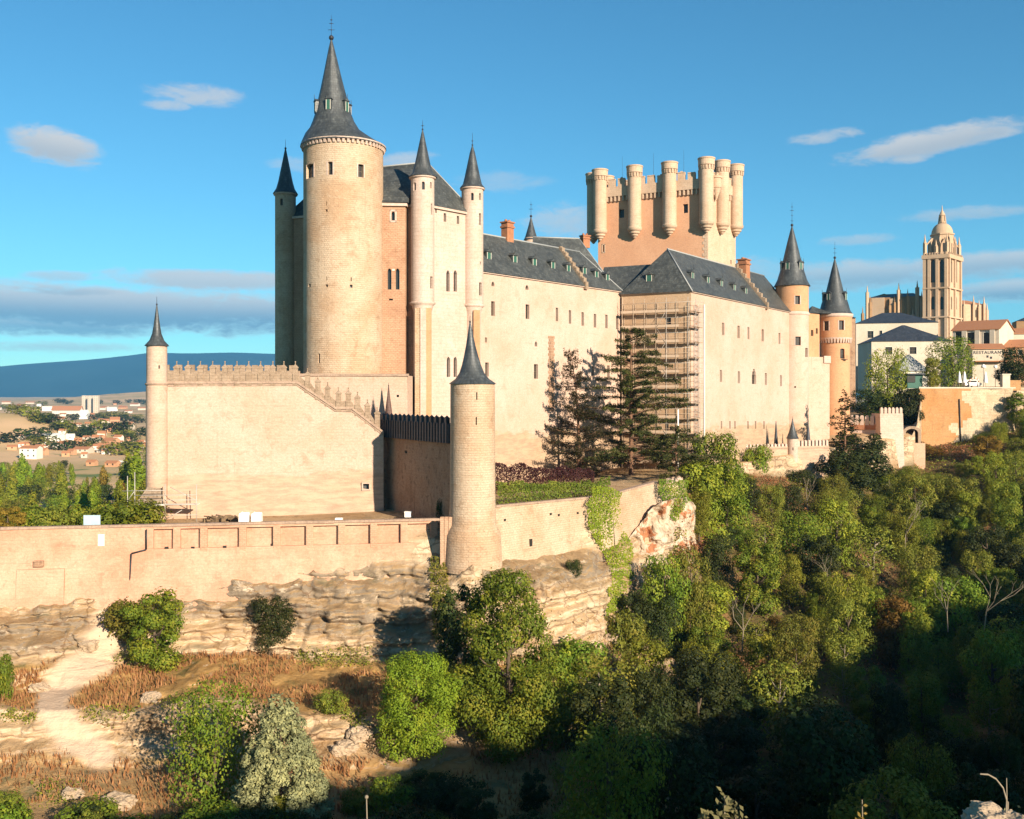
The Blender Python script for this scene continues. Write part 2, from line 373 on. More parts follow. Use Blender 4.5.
M['retain'] = stone('retaining_wall_stone', (.47, .225, .085), (.50, .29, .135), (.30, .14, .06), speck=.35, bump=.5, mort=.3, stain_amt=.5, patch_sc=.12)
M['retain_pale'] = stone('retaining_wall_pale', (.66, .54, .37), (.60, .44, .28), (.30, .20, .11), speck=.6, bump=.9, mort=.3, stain_amt=.7, patch_sc=.25)
M['cathedral'] = stone('cathedral_stone', (0.552, 0.395, 0.270), (0.497, 0.338, 0.215), (0.331, 0.206, 0.120), speck=.2, bump=.3, mort=.1, course=1.2, coursew=2.4, stain_amt=.35, patch_sc=.06)
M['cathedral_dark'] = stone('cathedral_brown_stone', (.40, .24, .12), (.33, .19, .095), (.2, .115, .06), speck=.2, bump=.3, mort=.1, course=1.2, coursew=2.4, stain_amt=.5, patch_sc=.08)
M['whitewall'] = stone('whitewash', (0.619, 0.521, 0.408), (0.568, 0.470, 0.354), (0.447, 0.353, 0.257), speck=.05, bump=.1, mort=.03, stain_amt=.25)
M['slate'] = slate('slate_roof', (.050, .052, .048), (.082, .084, .076))
M['slate_cone'] = slate('slate_cone', (.040, .044, .046), (.070, .074, .072), .45)
M['slate_dark'] = slate('dark_slate', (.030, .035, .045), (.045, .05, .06), .55)
M['lead'] = plain('lead_flashing', (.30, .30, .29), .5)
M['tile'] = tiles('terracotta_tiles', (.36, .135, .06), (.48, .23, .11))
M['iron'] = plain('dark_iron', (.035, .035, .04), .5, .3)
M['glass'] = plain('window_dark', (.030, .026, .022), .25, 0, .5, .1)
M['frame'] = plain('window_frame', (.12, .085, .055), .6)
M['greenwood'] = plain('green_shutter', (.03, .10, .07), .5)
M['brownspire'] = slate('brown_spire', (.10, .05, .035), (.13, .07, .05), .7)
M['steel'] = plain('galvanised_steel', (.42, .38, .33), .5, .2)
M['rust'] = plain('rusty_tube', (.40, .30, .21), .7, .1)
M['plank'] = plain('scaffold_plank', (.36, .25, .16), .85)
M['netting'] = plain('scaffold_board', (.50, .37, .26), .9)
M['white'] = plain('white_paint', (.78, .75, .68), .6, var=.04)
M['offwhite'] = plain('off_white', (.66, .60, .50), .8, var=.08)
M['bark'] = plain('bark', (.10, .07, .045), .95, var=.3, sc=3)
M['palebark'] = plain('pale_dead_wood', (.22, .175, .12), .9, var=.2, sc=3)
M['cedarbark'] = plain('cedar_bark', (.16, .085, .05), .95, var=.3, sc=2)
L = {}
L['mid'] = leafmat('leaf_mid_green', (.040, .070, .010), (.095, .125, .016), (.16, .15, .020))
L['olive'] = leafmat('leaf_olive', (.050, .062, .012), (.115, .118, .022), (.17, .14, .03))
L['lime'] = leafmat('leaf_yellow_green', (.065, .082, .012), (.125, .130, .018), (.19, .165, .022))
L['bright'] = leafmat('leaf_bright_green', (.070, .115, .012), (.125, .175, .018), (.17, .19, .022), .3)
L['dark'] = leafmat('leaf_dark_green', (.008, .014, .004), (.022, .030, .008), (.036, .038, .010), .10)  # kept very dark, also to deepen the valley shade by leaf colour
L['autumn'] = leafmat('leaf_autumn', (.085, .058, .012), (.14, .088, .02), (.17, .10, .025))
L['sage'] = leafmat('leaf_silver_green', (.072, .074, .060), (.145, .138, .105), (.19, .17, .12), .12)
L['cedar'] = leafmat('needles_cedar', (.020, .026, .012), (.048, .052, .022), (.080, .070, .028), .10)
L['brownneedle'] = leafmat('needles_brown', (.017, .019, .010), (.036, .034, .018), (.058, .042, .024), .10)
L['sprig'] = leafmat('leaf_sprig', (.10, .095, .06), (.18, .165, .10), (.22, .19, .10), .3)
L['hedge'] = leafmat('leaf_hedge', (.040, .075, .012), (.09, .13, .02), (.13, .15, .03), .2)
L['plum'] = leafmat('leaf_plum', (.020, .006, .010), (.034, .011, .015), (.04, .015, .018), .12)
L['ivy'] = leafmat('leaf_ivy', (.075, .12, .010), (.135, .185, .018), (.18, .19, .02), .25)
L['dry'] = leafmat('dry_grass', (.16, .080, .042), (.26, .138, .080), (.32, .185, .12), .3)
# ------------------------------------------------------------------ the ground: valley, castle rock, town hill, far plain - one sheet
COLS = {  # picture column -> nine (distance, picture row) pairs from the valley floor up to the foot of the walls
 -700: [(84,850),(96,800),(104,755),(108,730),(112,700),(116,675),(118,650),(121,622),(123,605)],
 -150: [(84,860),(96,805),(104,760),(108,735),(112,710),(116,680),(118,655),(121,620),(123,600)],
 0: [(84,860),(95,810),(103,765),(106,740),(108,712),(114,692),(118,660),(120.5,625),(124.2,602)],
 60: [(84,860),(95,812),(104,765),(107,738),(109,712),(116,690),(120,655),(123,625),(126.0,604)],
 120: [(84,860),(95,812),(104,770),(107,745),(108.5,715),(115,692),(122,662),(125.5,625),(127.9,590)],
 200: [(84,862),(96,805),(104,765),(107,740),(108.5,702),(117,676),(125.5,650),(127.6,605),(129.3,577)],
 300: [(84,865),(95,810),(103,765),(105.5,745),(107,714),(117,686),(126,657),(128.5,605),(131.4,567)],
 400: [(84,865),(95,810),(103,770),(106,745),(107.5,724),(117,692),(127,655),(130,605),(133.3,560)],
 450: [(84,865),(95,815),(106,765),(110,745),(113,725),(120,695),(126.5,655),(129.2,585),(133.0,558)],
 472: [(84,865),(95,815),(106,765),(111,742),(115,718),(121,690),(126,652),(128.4,567),(133.4,557)],
 500: [(84,865),(96,815),(107,765),(112,740),(117,715),(123,685),(127.4,648),(129.8,576),(134.6,556)],
 560: [(84,870),(97,812),(110,765),(117,730),(123,705),(128,670),(131,640),(133.5,588),(144.6,550)],
 600: [(84,870),(97,815),(110,770),(118,735),(125,705),(131,675),(135,645),(139,590),(150.5,550)],
 640: [(84,870),(97,820),(110,772),(120,735),(130,705),(140,675),(149,625),(155,560),(160.5,512)],
 680: [(84,870),(97,822),(112,775),(124,735),(136,700),(148,660),(160,565),(163,548),(170,494)],
 720: [(84,872),(97,825),(112,778),(130,725),(150,660),(170,590),(188,530),(200,500),(212,474)],
 800: [(84,875),(97,830),(112,780),(130,725),(155,655),(182,590),(205,535),(220,495),(228.5,478)],
 900: [(84,875),(97,835),(115,780),(140,715),(170,640),(200,580),(230,525),(250,488),(262,468)],
 916: [(84,875),(97,835),(115,780),(140,714),(170,639),(200,577),(231,521),(252,486),(265,464)],
 921: [(84,875),(97,835),(115,780),(140,714),(170,638),(202,574),(234,517),(262,474),(289.4,445)],
 960: [(84,875),(97,835),(115,780),(140,712),(170,635),(205,565),(240,505),(270,457),(290.6,440)],
 1024: [(84,875),(97,835),(115,778),(140,705),(172,630),(210,550),(245,490),(270,450),(292.8,428)],
 1200: [(84,875),(97,830),(115,770),(140,690),(175,600),(210,520),(245,460),(270,430),(295,410)],
 1750: [(84,870),(97,810),(115,740),(140,660),(175,570),(210,490),(245,430),(270,405),(295,390)],
}
ZPLAT = {-700: -18, 445: -17.7, 452: -17.0, 500: -15.7, 655: -15.2, 680: -14.6, 720: -15, 800: -13, 900: -11, 916: -10, 921: 2.5, 940: 2.6, 1750: 4}
BACK = {-700: (128, -22), 0: (131, -22), 120: (138, -20), 160: (165, -18), 300: (190, -17.5), 450: (200, -15.5), 560: (230, -14.5), 640: (250, -14), 720: (275, -13.5), 800: (300, -9), 900: (330, 1), 960: (420, 6), 1750: (430, 9)}
DROP = {-700: (200, -52), 160: (235, -52), 450: (275, -52), 640: (330, -50), 720: (370, -42), 800: (420, -18), 900: (500, 6), 960: (560, 9), 1750: (560, 9)}
def itab(tab, px, k=None):
    ks = sorted(tab); vals = [tab[q] if k is None else tab[q][k] for q in ks]
    return float(np.interp(px, ks, vals))
def column(px):
    """control points (Y, z) of the ground along one bearing"""
    pts = [(0.6, -1.72), (4.0, -1.95), (12, -9.0), (38, -30.5), (70, -42.0)]
    ks = sorted(COLS)
    for i in range(9):
        Y = float(np.interp(px, ks, [COLS[q][i][0] for q in ks])); y = float(np.interp(px, ks, [COLS[q][i][1] for q in ks]))
        z = (HZ - y) / F * Y
        if i == 8 and px < 655: z += float(fbm(np.array([[px * .045, 0, 0]]), 4, 17)[0]) * 1.5
        pts.append((Y, z))
    zp = itab(ZPLAT, px); pts.append((pts[-1][0] + 1.6, max(zp, pts[-1][1])))
    b = (itab(BACK, px, 0), itab(BACK, px, 1)); pts.append((max(b[0], pts[-1][0] + 4), b[1]))
    d = (itab(DROP, px, 0), itab(DROP, px, 1)); pts.append((max(d[0], pts[-1][0] + 30), d[1]))
    r = np.clip((px - 760) / 200.0, 0, 1)
    for Y, zl, zr in ((640, -56, 8), (950, -54, -4), (1800, -47, -25), (3500, -36, -30), (7000, -14, -10), (14000, 22, 22)):
        pts.append((Y, zl + (zr - zl) * r))
    return pts
SEG = [3, 6, 8, 10, 5, 8, 11, 12, 22, 14, 20, 34, 24, 3, 12, 12, 10, 14, 22, 16, 12, 8]
PXS = np.concatenate([np.linspace(-700, -60, 40), np.arange(-56, 720, 2.4), np.arange(722, 1084, 5.0), np.linspace(1090, 1750, 45)])
def ground_rows():
    rows = []
    for px in PXS:
        c = column(px); out = []
        for i, n in enumerate(SEG):
            (y0, z0), (y1, z1) = c[i], c[i + 1]
            for k in range(n):
                t = k / n
                if y1 / max(y0, .1) > 1.5 and y0 > 300: yy = y0 * (y1 / y0) ** t
                else: yy = y0 + (y1 - y0) * t
                out.append((yy, z0 + (z1 - z0) * ((yy - y0) / (y1 - y0) if y1 != y0 else t), i + t))
        out.append((*c[-1], len(SEG)))
        rows.append(out)
    return np.array(rows)
G = ground_rows()                                  # [column, row, (Y, z, parameter)]
GY, GZ, GT = G[..., 0], G[..., 1], G[..., 2]
GX = (PXS[:, None] - CX) / F * GY
def smooth(a, b, x):
    t = np.clip((x - a) / (b - a), 0, 1); return t * t * (3 - 2 * t)
PXG = np.broadcast_to(PXS[:, None], GY.shape)
# rock weight: the outcrops below the walls
rock = smooth(6.6, 7.2, GT) * (1 - smooth(12.6, 13.0, GT)) * (1 - smooth(640, 720, PXG))
_pd = lambda pts: np.min([np.hypot(PXG - a - np.clip(((PXG - a) * (c - a) + (ysr - b) * (e - b)) / ((c - a) ** 2 + (e - b) ** 2), 0, 1) * (c - a), ysr - b - np.clip(((PXG - a) * (c - a) + (ysr - b) * (e - b)) / ((c - a) ** 2 + (e - b) ** 2), 0, 1) * (e - b)) for (a, b), (c, e) in zip(pts[:-1], pts[1:])], axis=0)
ysr = HZ - GZ / np.maximum(GY, .1) * F
rock = rock * (1 - .75 * (1 - smooth(8, 24, _pd([(112, 618), (98, 655), (62, 680), (48, 705), (70, 735), (100, 755)]))) * (GT < 12))
rock = np.maximum(rock, smooth(10.5, 11, GT) * (1 - smooth(12.6, 13, GT)) * smooth(630, 650, PXG) * (1 - smooth(690, 715, PXG)))
pp = np.stack([GX, GY * .6, GZ], -1)
led = np.sin((GZ + 2.2 * fbm(pp * .07, 3, 5)) * 2.1 + 3 * fbm(pp * .05, 2, 9)) * .5 + fbm(np.stack([GX * .12, GY * .1, GZ * .9], -1), 4, 21) * 1.3
blk = fbm(pp * .35, 4, 33) * 1.2 + fbm(pp * .9, 3, 41) * .45
clus = fbm(pp * .10, 3, 3)
zz_ = GZ * .42 + 1.1 * fbm(np.stack([GX * .05, GY * .03, GZ * .05], -1), 3, 91) + .35 * fbm(pp * .3, 3, 92)
saw = zz_ - np.floor(zz_); saw = np.where(saw < .8, saw / .8, (1 - saw) / .2)          # beds that jut out at the top and are undercut below
zz2 = GZ * 1.25 + 1.3 * fbm(pp * .12, 3, 93); saw2 = zz2 - np.floor(zz2); saw2 = np.where(saw2 < .75, saw2 / .75, (1 - saw2) / .25)
crk = np.abs(fbm(np.stack([GX * .22, GY * .2, GZ * .10], -1), 4, 94)); crk = 1 - smooth(0, .10, crk)
amp = .55 + .6 * smooth(-.3, .4, fbm(pp * .06, 2, 95))
GY2 = GY - rock * (led * .45 + blk * .8 + clus * 1.5 + amp * (saw * 1.25 + saw2 * .42) - crk * .55 - .9)
GZ2 = GZ + rock * (fbm(pp * .5 + 7, 3, 61) * .45) + (1 - rock) * smooth(4, 5, GT) * (1 - smooth(12.8, 13.2, GT)) * fbm(pp * .12, 4, 77) * .9
far = smooth(330, 900, GY)
GZ2 = GZ2 + far * fbm(np.stack([GX * .004, GY * .004, GZ * 0], -1), 4, 88) * 5 * (1 - smooth(600, 900, PXG))
# bare brown hill beyond the poplars, and the low rise behind the town
GZ2 += 30 * np.exp(-(((GX + 690) / 170) ** 2 + ((GY - 1150) / 230) ** 2)) + 14 * np.exp(-(((GX + 560) / 90) ** 2 + ((GY - 1120) / 160) ** 2))
GZ2 += 60 * np.exp(-(((GX + 1750) / 520) ** 2 + ((GY - 5200) / 700) ** 2))
near = smooth(0, 1, GT) * (1 - smooth(4, 5, GT)); GZ2 = GZ2 + near * fbm(pp * .4, 3, 15) * .25
GX2 = GX + rock * fbm(pp * .45 + 3, 3, 19) * .7
def ground_at(px, Y):
    """height of the finished ground at a bearing and distance"""
    i = int(np.clip(np.searchsorted(PXS, px), 1, len(PXS) - 1)); i = i if abs(PXS[i] - px) < abs(PXS[i - 1] - px) else i - 1
    return float(np.interp(Y, np.maximum.accumulate(GY2[i]), GZ2[i]))
def ground_hit(px, py):
    """first point of the ground seen at a picture position (up to the walls)"""
    i = int(np.argmin(np.abs(PXS - px)))
    m = (GT[i] > 4) & (GT[i] < 13.01)
    yy = HZ - GZ2[i][m] / GY2[i][m] * F; YY = GY2[i][m]; zz = GZ2[i][m]
    for k in range(len(yy)):
        if yy[k] <= py: return float(YY[k]), float(zz[k])
    return float(YY[-1]), float(zz[-1])

# zones for the ground material (what grows or lies there, not light)
ys = HZ - GZ2 / np.maximum(GY2, .1) * F
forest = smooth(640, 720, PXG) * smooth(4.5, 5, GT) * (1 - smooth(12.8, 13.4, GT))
grassz = (1 - smooth(600, 680, PXG)) * (smooth(9.0, 9.3, GT) * (1 - smooth(10.75, 10.95, GT)) + smooth(5, 5.5, GT) * (1 - smooth(7.3, 7.6, GT)) * .8)
def polyd(pts):
    d = np.full(GY.shape, 1e9)
    for (a, b), (c, e) in zip(pts[:-1], pts[1:]):
        vx, vy = c - a, e - b; t = np.clip(((PXG - a) * vx + (ys - b) * vy) / (vx * vx + vy * vy), 0, 1)
        d = np.minimum(d, np.hypot(PXG - a - t * vx, ys - b - t * vy))
    return d
pathz = (1 - smooth(9, 24, polyd([(112, 618), (98, 655), (62, 680), (48, 705), (70, 735), (100, 755)]) + 8 * fbm(pp * .25, 3, 51))) * (GT < 13)
pathz *= smooth(6.5, 7, GT)
farz = smooth(300, 600, GY)
greyz = (1 - smooth(14, 40, polyd([(185, 590), (260, 592), (330, 590), (420, 585)]) + 26 * fbm(pp * .09, 3, 52))) + (1 - smooth(8, 26, polyd([(500, 575), (570, 565), (600, 565)]) + 16 * fbm(pp * .12, 3, 53))) + (1 - smooth(8, 26, polyd([(10, 640), (60, 628), (110, 630)]) + 16 * fbm(pp * .12, 3, 54))) + .8 * (1 - smooth(5, 20, polyd([(300, 620), (430, 625)]) + 14 * fbm(pp * .12, 3, 55)))
greyz = np.clip(greyz * 1.25, 0, 1) * (GT < 13) * (1 - pathz)
nc, nr = GY.shape
me = bpy.data.meshes.new('ground')
verts = np.stack([GX2, GY2, GZ2], -1).reshape(-1, 3)
ii, jj = np.meshgrid(np.arange(nc - 1), np.arange(nr - 1), indexing='ij')
a = (ii * nr + jj).ravel(); faces = np.stack([a, a + nr, a + nr + 1, a + 1], 1)
me.from_pydata(verts.tolist(), [], faces.tolist())
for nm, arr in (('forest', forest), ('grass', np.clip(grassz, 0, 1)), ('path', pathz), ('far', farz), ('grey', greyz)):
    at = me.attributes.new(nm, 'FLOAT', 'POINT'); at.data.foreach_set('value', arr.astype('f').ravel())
me.polygons.foreach_set('use_smooth', np.ones(len(me.polygons), bool)); me.update()
ground = bpy.data.objects.new('ground', me); col.objects.link(ground); tag(ground, kind='structure')

m, nt, bs = new_mat('rock_and_dry_ground')
g = nt.node('ShaderNodeNewGeometry'); pos = g.outputs['Position']
def attr(n): return nt.node('ShaderNodeAttribute', attribute_name=n).outputs['Fac']
sepn = nt.node('ShaderNodeSeparateXYZ'); nt.l.new(g.outputs['True Normal'], sepn.inputs[0])
strat = nt.noise(nt.scale(pos, (.10, .10, 1.1)), 1.0, 6, .65, .5); big = nt.noise(pos, .11, 5, .6); med = nt.noise(pos, .55, 6, .68); fin = nt.noise(pos, 2.6, 5, .7)
rockc = nt.mix(nt.ramp(strat, .36, .62), (.36, .245, .145), (.56, .42, .275))
rockc = nt.mix(nt.ramp(big, .52, .68), rockc, (.33, .225, .135))
rockc = nt.mix(nt.math('MULTIPLY', nt.ramp(med, .52, .72), .7), rockc, (.24, .16, .095))
rockc = nt.mix(nt.math('MULTIPLY', nt.ramp(nt.noise(pos, .23, 4, .6), .6, .72), .6), rockc, (.40, .205, .085))
rockc = nt.mix(nt.math('MULTIPLY', attr('grey'), nt.ramp(nt.noise(pos, .4, 5, .7), .25, .5)), rockc, nt.mix(med, (.17, .13, .09), (.28, .215, .15)))
rockc = nt.mix(nt.math('MULTIPLY', nt.ramp(fin, .60, .74), .55), rockc, (.10, .065, .04))
vor = nt.node('ShaderNodeTexVoronoi', feature='DISTANCE_TO_EDGE'); vor.inputs['Scale'].default_value = .34
wv = nt.node('ShaderNodeVectorMath', operation='ADD'); nt.l.new(nt.scale(pos, (1, 1, 1.9)), wv.inputs[0]); nz = nt.node('ShaderNodeTexNoise'); nz.inputs['Scale'].default_value = .5; nt.l.new(pos, nz.inputs['Vector']); sv = nt.node('ShaderNodeVectorMath', operation='SCALE'); sv.inputs['Scale'].default_value = 3.5; nt.l.new(nz.outputs['Color'], sv.inputs[0]); nt.l.new(sv.outputs[0], wv.inputs[1]); nt.l.new(wv.outputs[0], vor.inputs['Vector'])
rockc = nt.mix(nt.math('MULTIPLY', nt.ramp(vor.outputs['Distance'], .07, .0), nt.ramp(big, .35, .6)), rockc, (.16, .10, .06))
rockc = nt.mix(nt.math('MULTIPLY', nt.ramp(nt.noise(nt.scale(pos, (.5, .5, .9)), 1.0, 6, .75), .56, .66), .75), rockc, (.62, .49, .35))
grs = nt.mix(nt.ramp(med, .3, .7), (.27, .145, .045), (.42, .25, .09)); grs = nt.mix(nt.ramp(nt.noise(pos, .3, 4, .6), .56, .7), grs, (.105, .095, .03))
flat = nt.ramp(nt.math('ADD', sepn.outputs[2], nt.math('MULTIPLY', nt.math('SUBTRACT', med, .5), .5)), .66, .86)
gm = nt.math('MULTIPLY', attr('grass'), nt.math('ADD', .25, nt.math('MULTIPLY', flat, .75)))
c = nt.mix(nt.math('MAXIMUM', gm, nt.math('MULTIPLY', flat, .45)), rockc, grs)
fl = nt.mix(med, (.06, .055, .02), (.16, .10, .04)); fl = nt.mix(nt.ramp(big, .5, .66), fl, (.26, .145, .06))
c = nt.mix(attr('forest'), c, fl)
fp = nt.mix(nt.noise(nt.scale(pos, (.006, .010, 0)), 1.0, 5, .6), (.60, .38, .19), (.42, .31, .13)); fp = nt.mix(nt.ramp(nt.noise(pos, .004, 4, .6), .45, .6), fp, (.66, .42, .22))
fp = nt.mix(nt.ramp(nt.noise(pos, .012, 5, .65), .55, .66), fp, (.16, .19, .06))
c = nt.mix(attr('far'), c, fp)
c = nt.mix(attr('path'), c, nt.mix(med, (.50, .35, .23), (.62, .46, .32)))
nt.l.new(c, bs.inputs['Base Color']); bs.inputs['Roughness'].default_value = .95; bs.inputs['Specular IOR Level'].default_value = .1
bp = nt.node('ShaderNodeBump'); bp.inputs['Strength'].default_value = .8; bp.inputs['Distance'].default_value = .35
nt.l.new(nt.math('ADD', nt.math('ADD', med, nt.math('MULTIPLY', strat, 1.2)), nt.math('MULTIPLY', fin, .5)), bp.inputs['Height']); nt.l.new(bp.outputs[0], bs.inputs['Normal'])
me.materials.append(m)

# the hillside behind the camera: it throws the shade over the valley floor
def crest(x): return float(np.interp(x, [-200, -40, 15, 29, 61, 81, 106, 143, 216, 330], [-1.6, -1.6, 1.2, 9.5, 15.0, 18.5, 21.0, 30.0, 53.0, 82.0]))
mb = MB(); XS = np.arange(-200, 331, 3.0); YS = [0.6, -2, -6, -12, -18, -22, -25, -28, -33, -45, -80, -140]
KK = [0, .02, .1, .35, .7, .92, 1, 1, .95, .9, .8, .6]
hv = []
for x in XS:
    cz = crest(x)
    bump = float(fbm(np.array([[x * .14, 0, 0]]), 4, 5)[0]) * 3.2 if x > 22 else 0.0
    for y, k in zip(YS, KK):
        hv.append((x, y, -1.75 + (cz + bump * (1 if k > .9 else 0) + 1.75) * k))
ny = len(YS); fc = [(i * ny + j, i * ny + j + 1, (i + 1) * ny + j + 1, (i + 1) * ny + j) for i in range(len(XS) - 1) for j in range(ny - 1)]
mb.add(hv, fc, 0, True)
tag(mb.build('mirador_hill', plain('hill_grass', (.16, .11, .05), .95)), kind='structure')

# far mountains: a ridge with real depth beyond the plain
def ridge(px): return float(np.interp(px, [-800, -300, -60, 0, 50, 110, 150, 190, 235, 272, 420, 600, 800, 960, 1024, 1100, 1800], [350, 356, 362, 366, 362, 357, 353, 354, 352, 353, 350, 352, 346, 330, 325, 322, 330]))
mb = MB(); mx = np.linspace(-800, 1800, 160); rowsM = [(9300, 0.0), (9900, .22), (10500, .5), (11200, .8), (12000, 1.0), (13000, .85), (14500, .2)]
hv = []
for px in mx:
    top = PZ(ridge(px), 12000)
    for j, (Y, k) in enumerate(rowsM):
        n = float(fbm(np.array([[px * .012, Y * .0009, 0]]), 4, 7)[0])
        hv.append((PX(px, Y), Y, -40 + (top + 40) * k + n * 240 * k * (1 - k) * 2 + (n * 26 if k == 1 else 0)))
nm = len(rowsM); mb.add(hv, [(i * nm + j, (i + 1) * nm + j, (i + 1) * nm + j + 1, i * nm + j + 1) for i in range(len(mx) - 1) for j in range(nm - 1)], 0, True)
mm, nt, bs = new_mat('mountain_forest')
g = nt.node('ShaderNodeNewGeometry'); n = nt.noise(g.outputs['Position'], .0012, 6, .6)
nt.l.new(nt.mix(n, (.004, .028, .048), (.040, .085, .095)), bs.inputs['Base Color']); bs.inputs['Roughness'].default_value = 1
tag(mb.build('mountains', mm), kind='structure')
# ------------------------------------------------------------------ building helpers
def arch_rects(u0, u1, v0, v1, arch):
    if not arch: return [(u0, u1, v0, v1)]
    w = u1 - u0; a = min(w * .5, (v1 - v0) * .4)
    return [(u0, u1, v0, v1 - a), (u0 + w * .10, u1 - w * .10, v1 - a - .001, v1 - a * .42), (u0 + w * .27, u1 - w * .27, v1 - a * .42 - .001, v1)]
class Plane:
    """an upright wall from A to B (left to right as seen from outside)"""
    def __init__(s, A, B):
        s.A = Vector((A[0], A[1])); s.B = Vector((B[0], B[1])); s.d = (s.B - s.A); s.L = s.d.length; s.d.normalize()
        s.n = Vector((s.d.y, -s.d.x))                  # outward
    def pt(s, u, z, d=0):
        q = s.A + s.d * u - s.n * d; return Vector((q.x, q.y, z))
    def u(s, px):
        k = (px - CX) / F
        return (k * s.A.y - s.A.x) / (s.d.x - k * s.d.y)
    def uz(s, px, py):
        u = s.u(px); Y = s.A.y + s.d.y * u; return u, PZ(py, Y)
    def Y(s, u): return s.A.y + s.d.y * u
class Round:
    def __init__(s, px, Y, r):
        s.c = Vector((PX(px, Y), Y)); s.r = r; s.px = px
        ph = math.atan2(s.c.x, s.c.y); s.t = Vector((-math.sin(ph), -math.cos(ph))); s.w = Vector((math.cos(ph), -math.sin(ph)))
    def pt(s, a, z, d=0, r=None):
        r = (s.r if r is None else r) - d; q = s.c + s.w * (math.sin(a) * r) + s.t * (math.cos(a) * r); return Vector((q.x, q.y, z))
    def uz(s, px, py):
        k = (px - s.px) / F * s.c.y / s.r; a = math.asin(max(-.99, min(.99, k))); return a, PZ(py, s.c.y - s.r * math.cos(a))
def window_part(fn, rects, depth, parent, w, h, name='window', glass='glass', frame='frame', bars=True, scale_u=1.0):
    """pane set back in the opening, with a frame"""
    mb = MB()
    for (a, b, c, d) in rects: mb.face([fn(a, c, depth), fn(b, c, depth), fn(b, d, depth), fn(a, d, depth)], 0)
    a, b, c, d = rects[0]
    if bars:
        t = .07 * scale_u; e = depth - .05
        for (x0, x1, y0, y1) in ((a, a + t, c, d), (b - t, b, c, d), ((a + b - t * .7) / 2, (a + b + t * .7) / 2, c, d), (a, b, c, c + .08), (a, b, (c + d) / 2 - .035, (c + d) / 2 + .035)):
            mb.face([fn(x0, y0, e), fn(x1, y0, e), fn(x1, y1, e), fn(x0, y1, e)], 1)
    return mb.build(name, [M[glass], M[frame]], parent, fn((a + b) / 2, c, 0))
def openings(surf, specs, depth, su=1.0):
    """specs: (px, py, w, h, arch) centre and size in picture pixels -> rect groups on the surface"""
    out = []
    for s in specs:
        px, py, w, h = s[:4]; ar = len(s) > 4 and s[4]
        u0, z1 = surf.uz(px - w / 2, py - h / 2); u1, z0 = surf.uz(px + w / 2, py + h / 2); _, z1 = surf.uz(px, py - h / 2); _, z0 = surf.uz(px, py + h / 2)
        out.append(arch_rects(u0, u1, z0, z1, ar))
    return out
def sills(surf, groups, parent, mat, specs, w=.18):
    for g, s in zip(groups, specs):
        if len(s) > 5 and s[5]:
            a, b, c, d = g[0]; mb = MB()
            for (x0, x1, y0, y1) in ((a - w, a, c - w, g[-1][3] + w), (b, b + w, c - w, g[-1][3] + w), (a - w, b + w, c - w, c), (a - w, b + w, g[-1][3], g[-1][3] + w)):
                q = [surf.pt(x0, y0, -.06), surf.pt(x1, y0, -.06), surf.pt(x1, y1, -.06), surf.pt(x0, y1, -.06)]
                r = [surf.pt(x0, y0, .02), surf.pt(x1, y0, .02), surf.pt(x1, y1, .02), surf.pt(x0, y1, .02)]
                mb.add(q + r, [(0, 1, 2, 3), (0, 4, 5, 1), (1, 5, 6, 2), (2, 6, 7, 3), (3, 7, 4, 0)])
            mb.build('window_surround', mat, parent)
def finial(mb, x, y, z, ball, h, arms, m=0, r=.05):
    mb.tube((x, y, z - .3), (x, y, z + h), r, r * .5, 6, m)
    mb.sphere((x, y, z + ball * .6), ball, m)
    for zz, w in arms:
        mb.tube((x - w, y, z + zz), (x + w, y, z + zz), r * .8, None, 5, m); mb.sphere((x, y, z + zz), r * 2.2, m, 8)
def cone_roof(parent, S, prof, mat, n=40, octo=0, name='roof', shift=None):
    """prof: (radius, z) from the eave up"""
    mb = MB()
    def rf(a, k):
        t = octo * min(1, k / max(1, len(prof) - 3)); s = math.cos(math.pi / 8) / math.cos((a % (math.pi / 4)) - math.pi / 8)
        return 1 - t + t * s * 1.04
    mb.lathe(S.c.x, S.c.y, prof, n, 0, True, rf if octo else None)
    if shift:
        for k in range(len(prof)):
            for i in range(n): x, y, z = mb.v[k * n + i]; mb.v[k * n + i] = (x + S.w.x * shift[k], y + S.w.y * shift[k], z)
    r0, z0 = prof[0]; mb.lathe(S.c.x, S.c.y, [(S.r * .8, z0 - .10), (r0, z0)], n, 0, False, None)
    return mb.build(name, M[mat], parent)
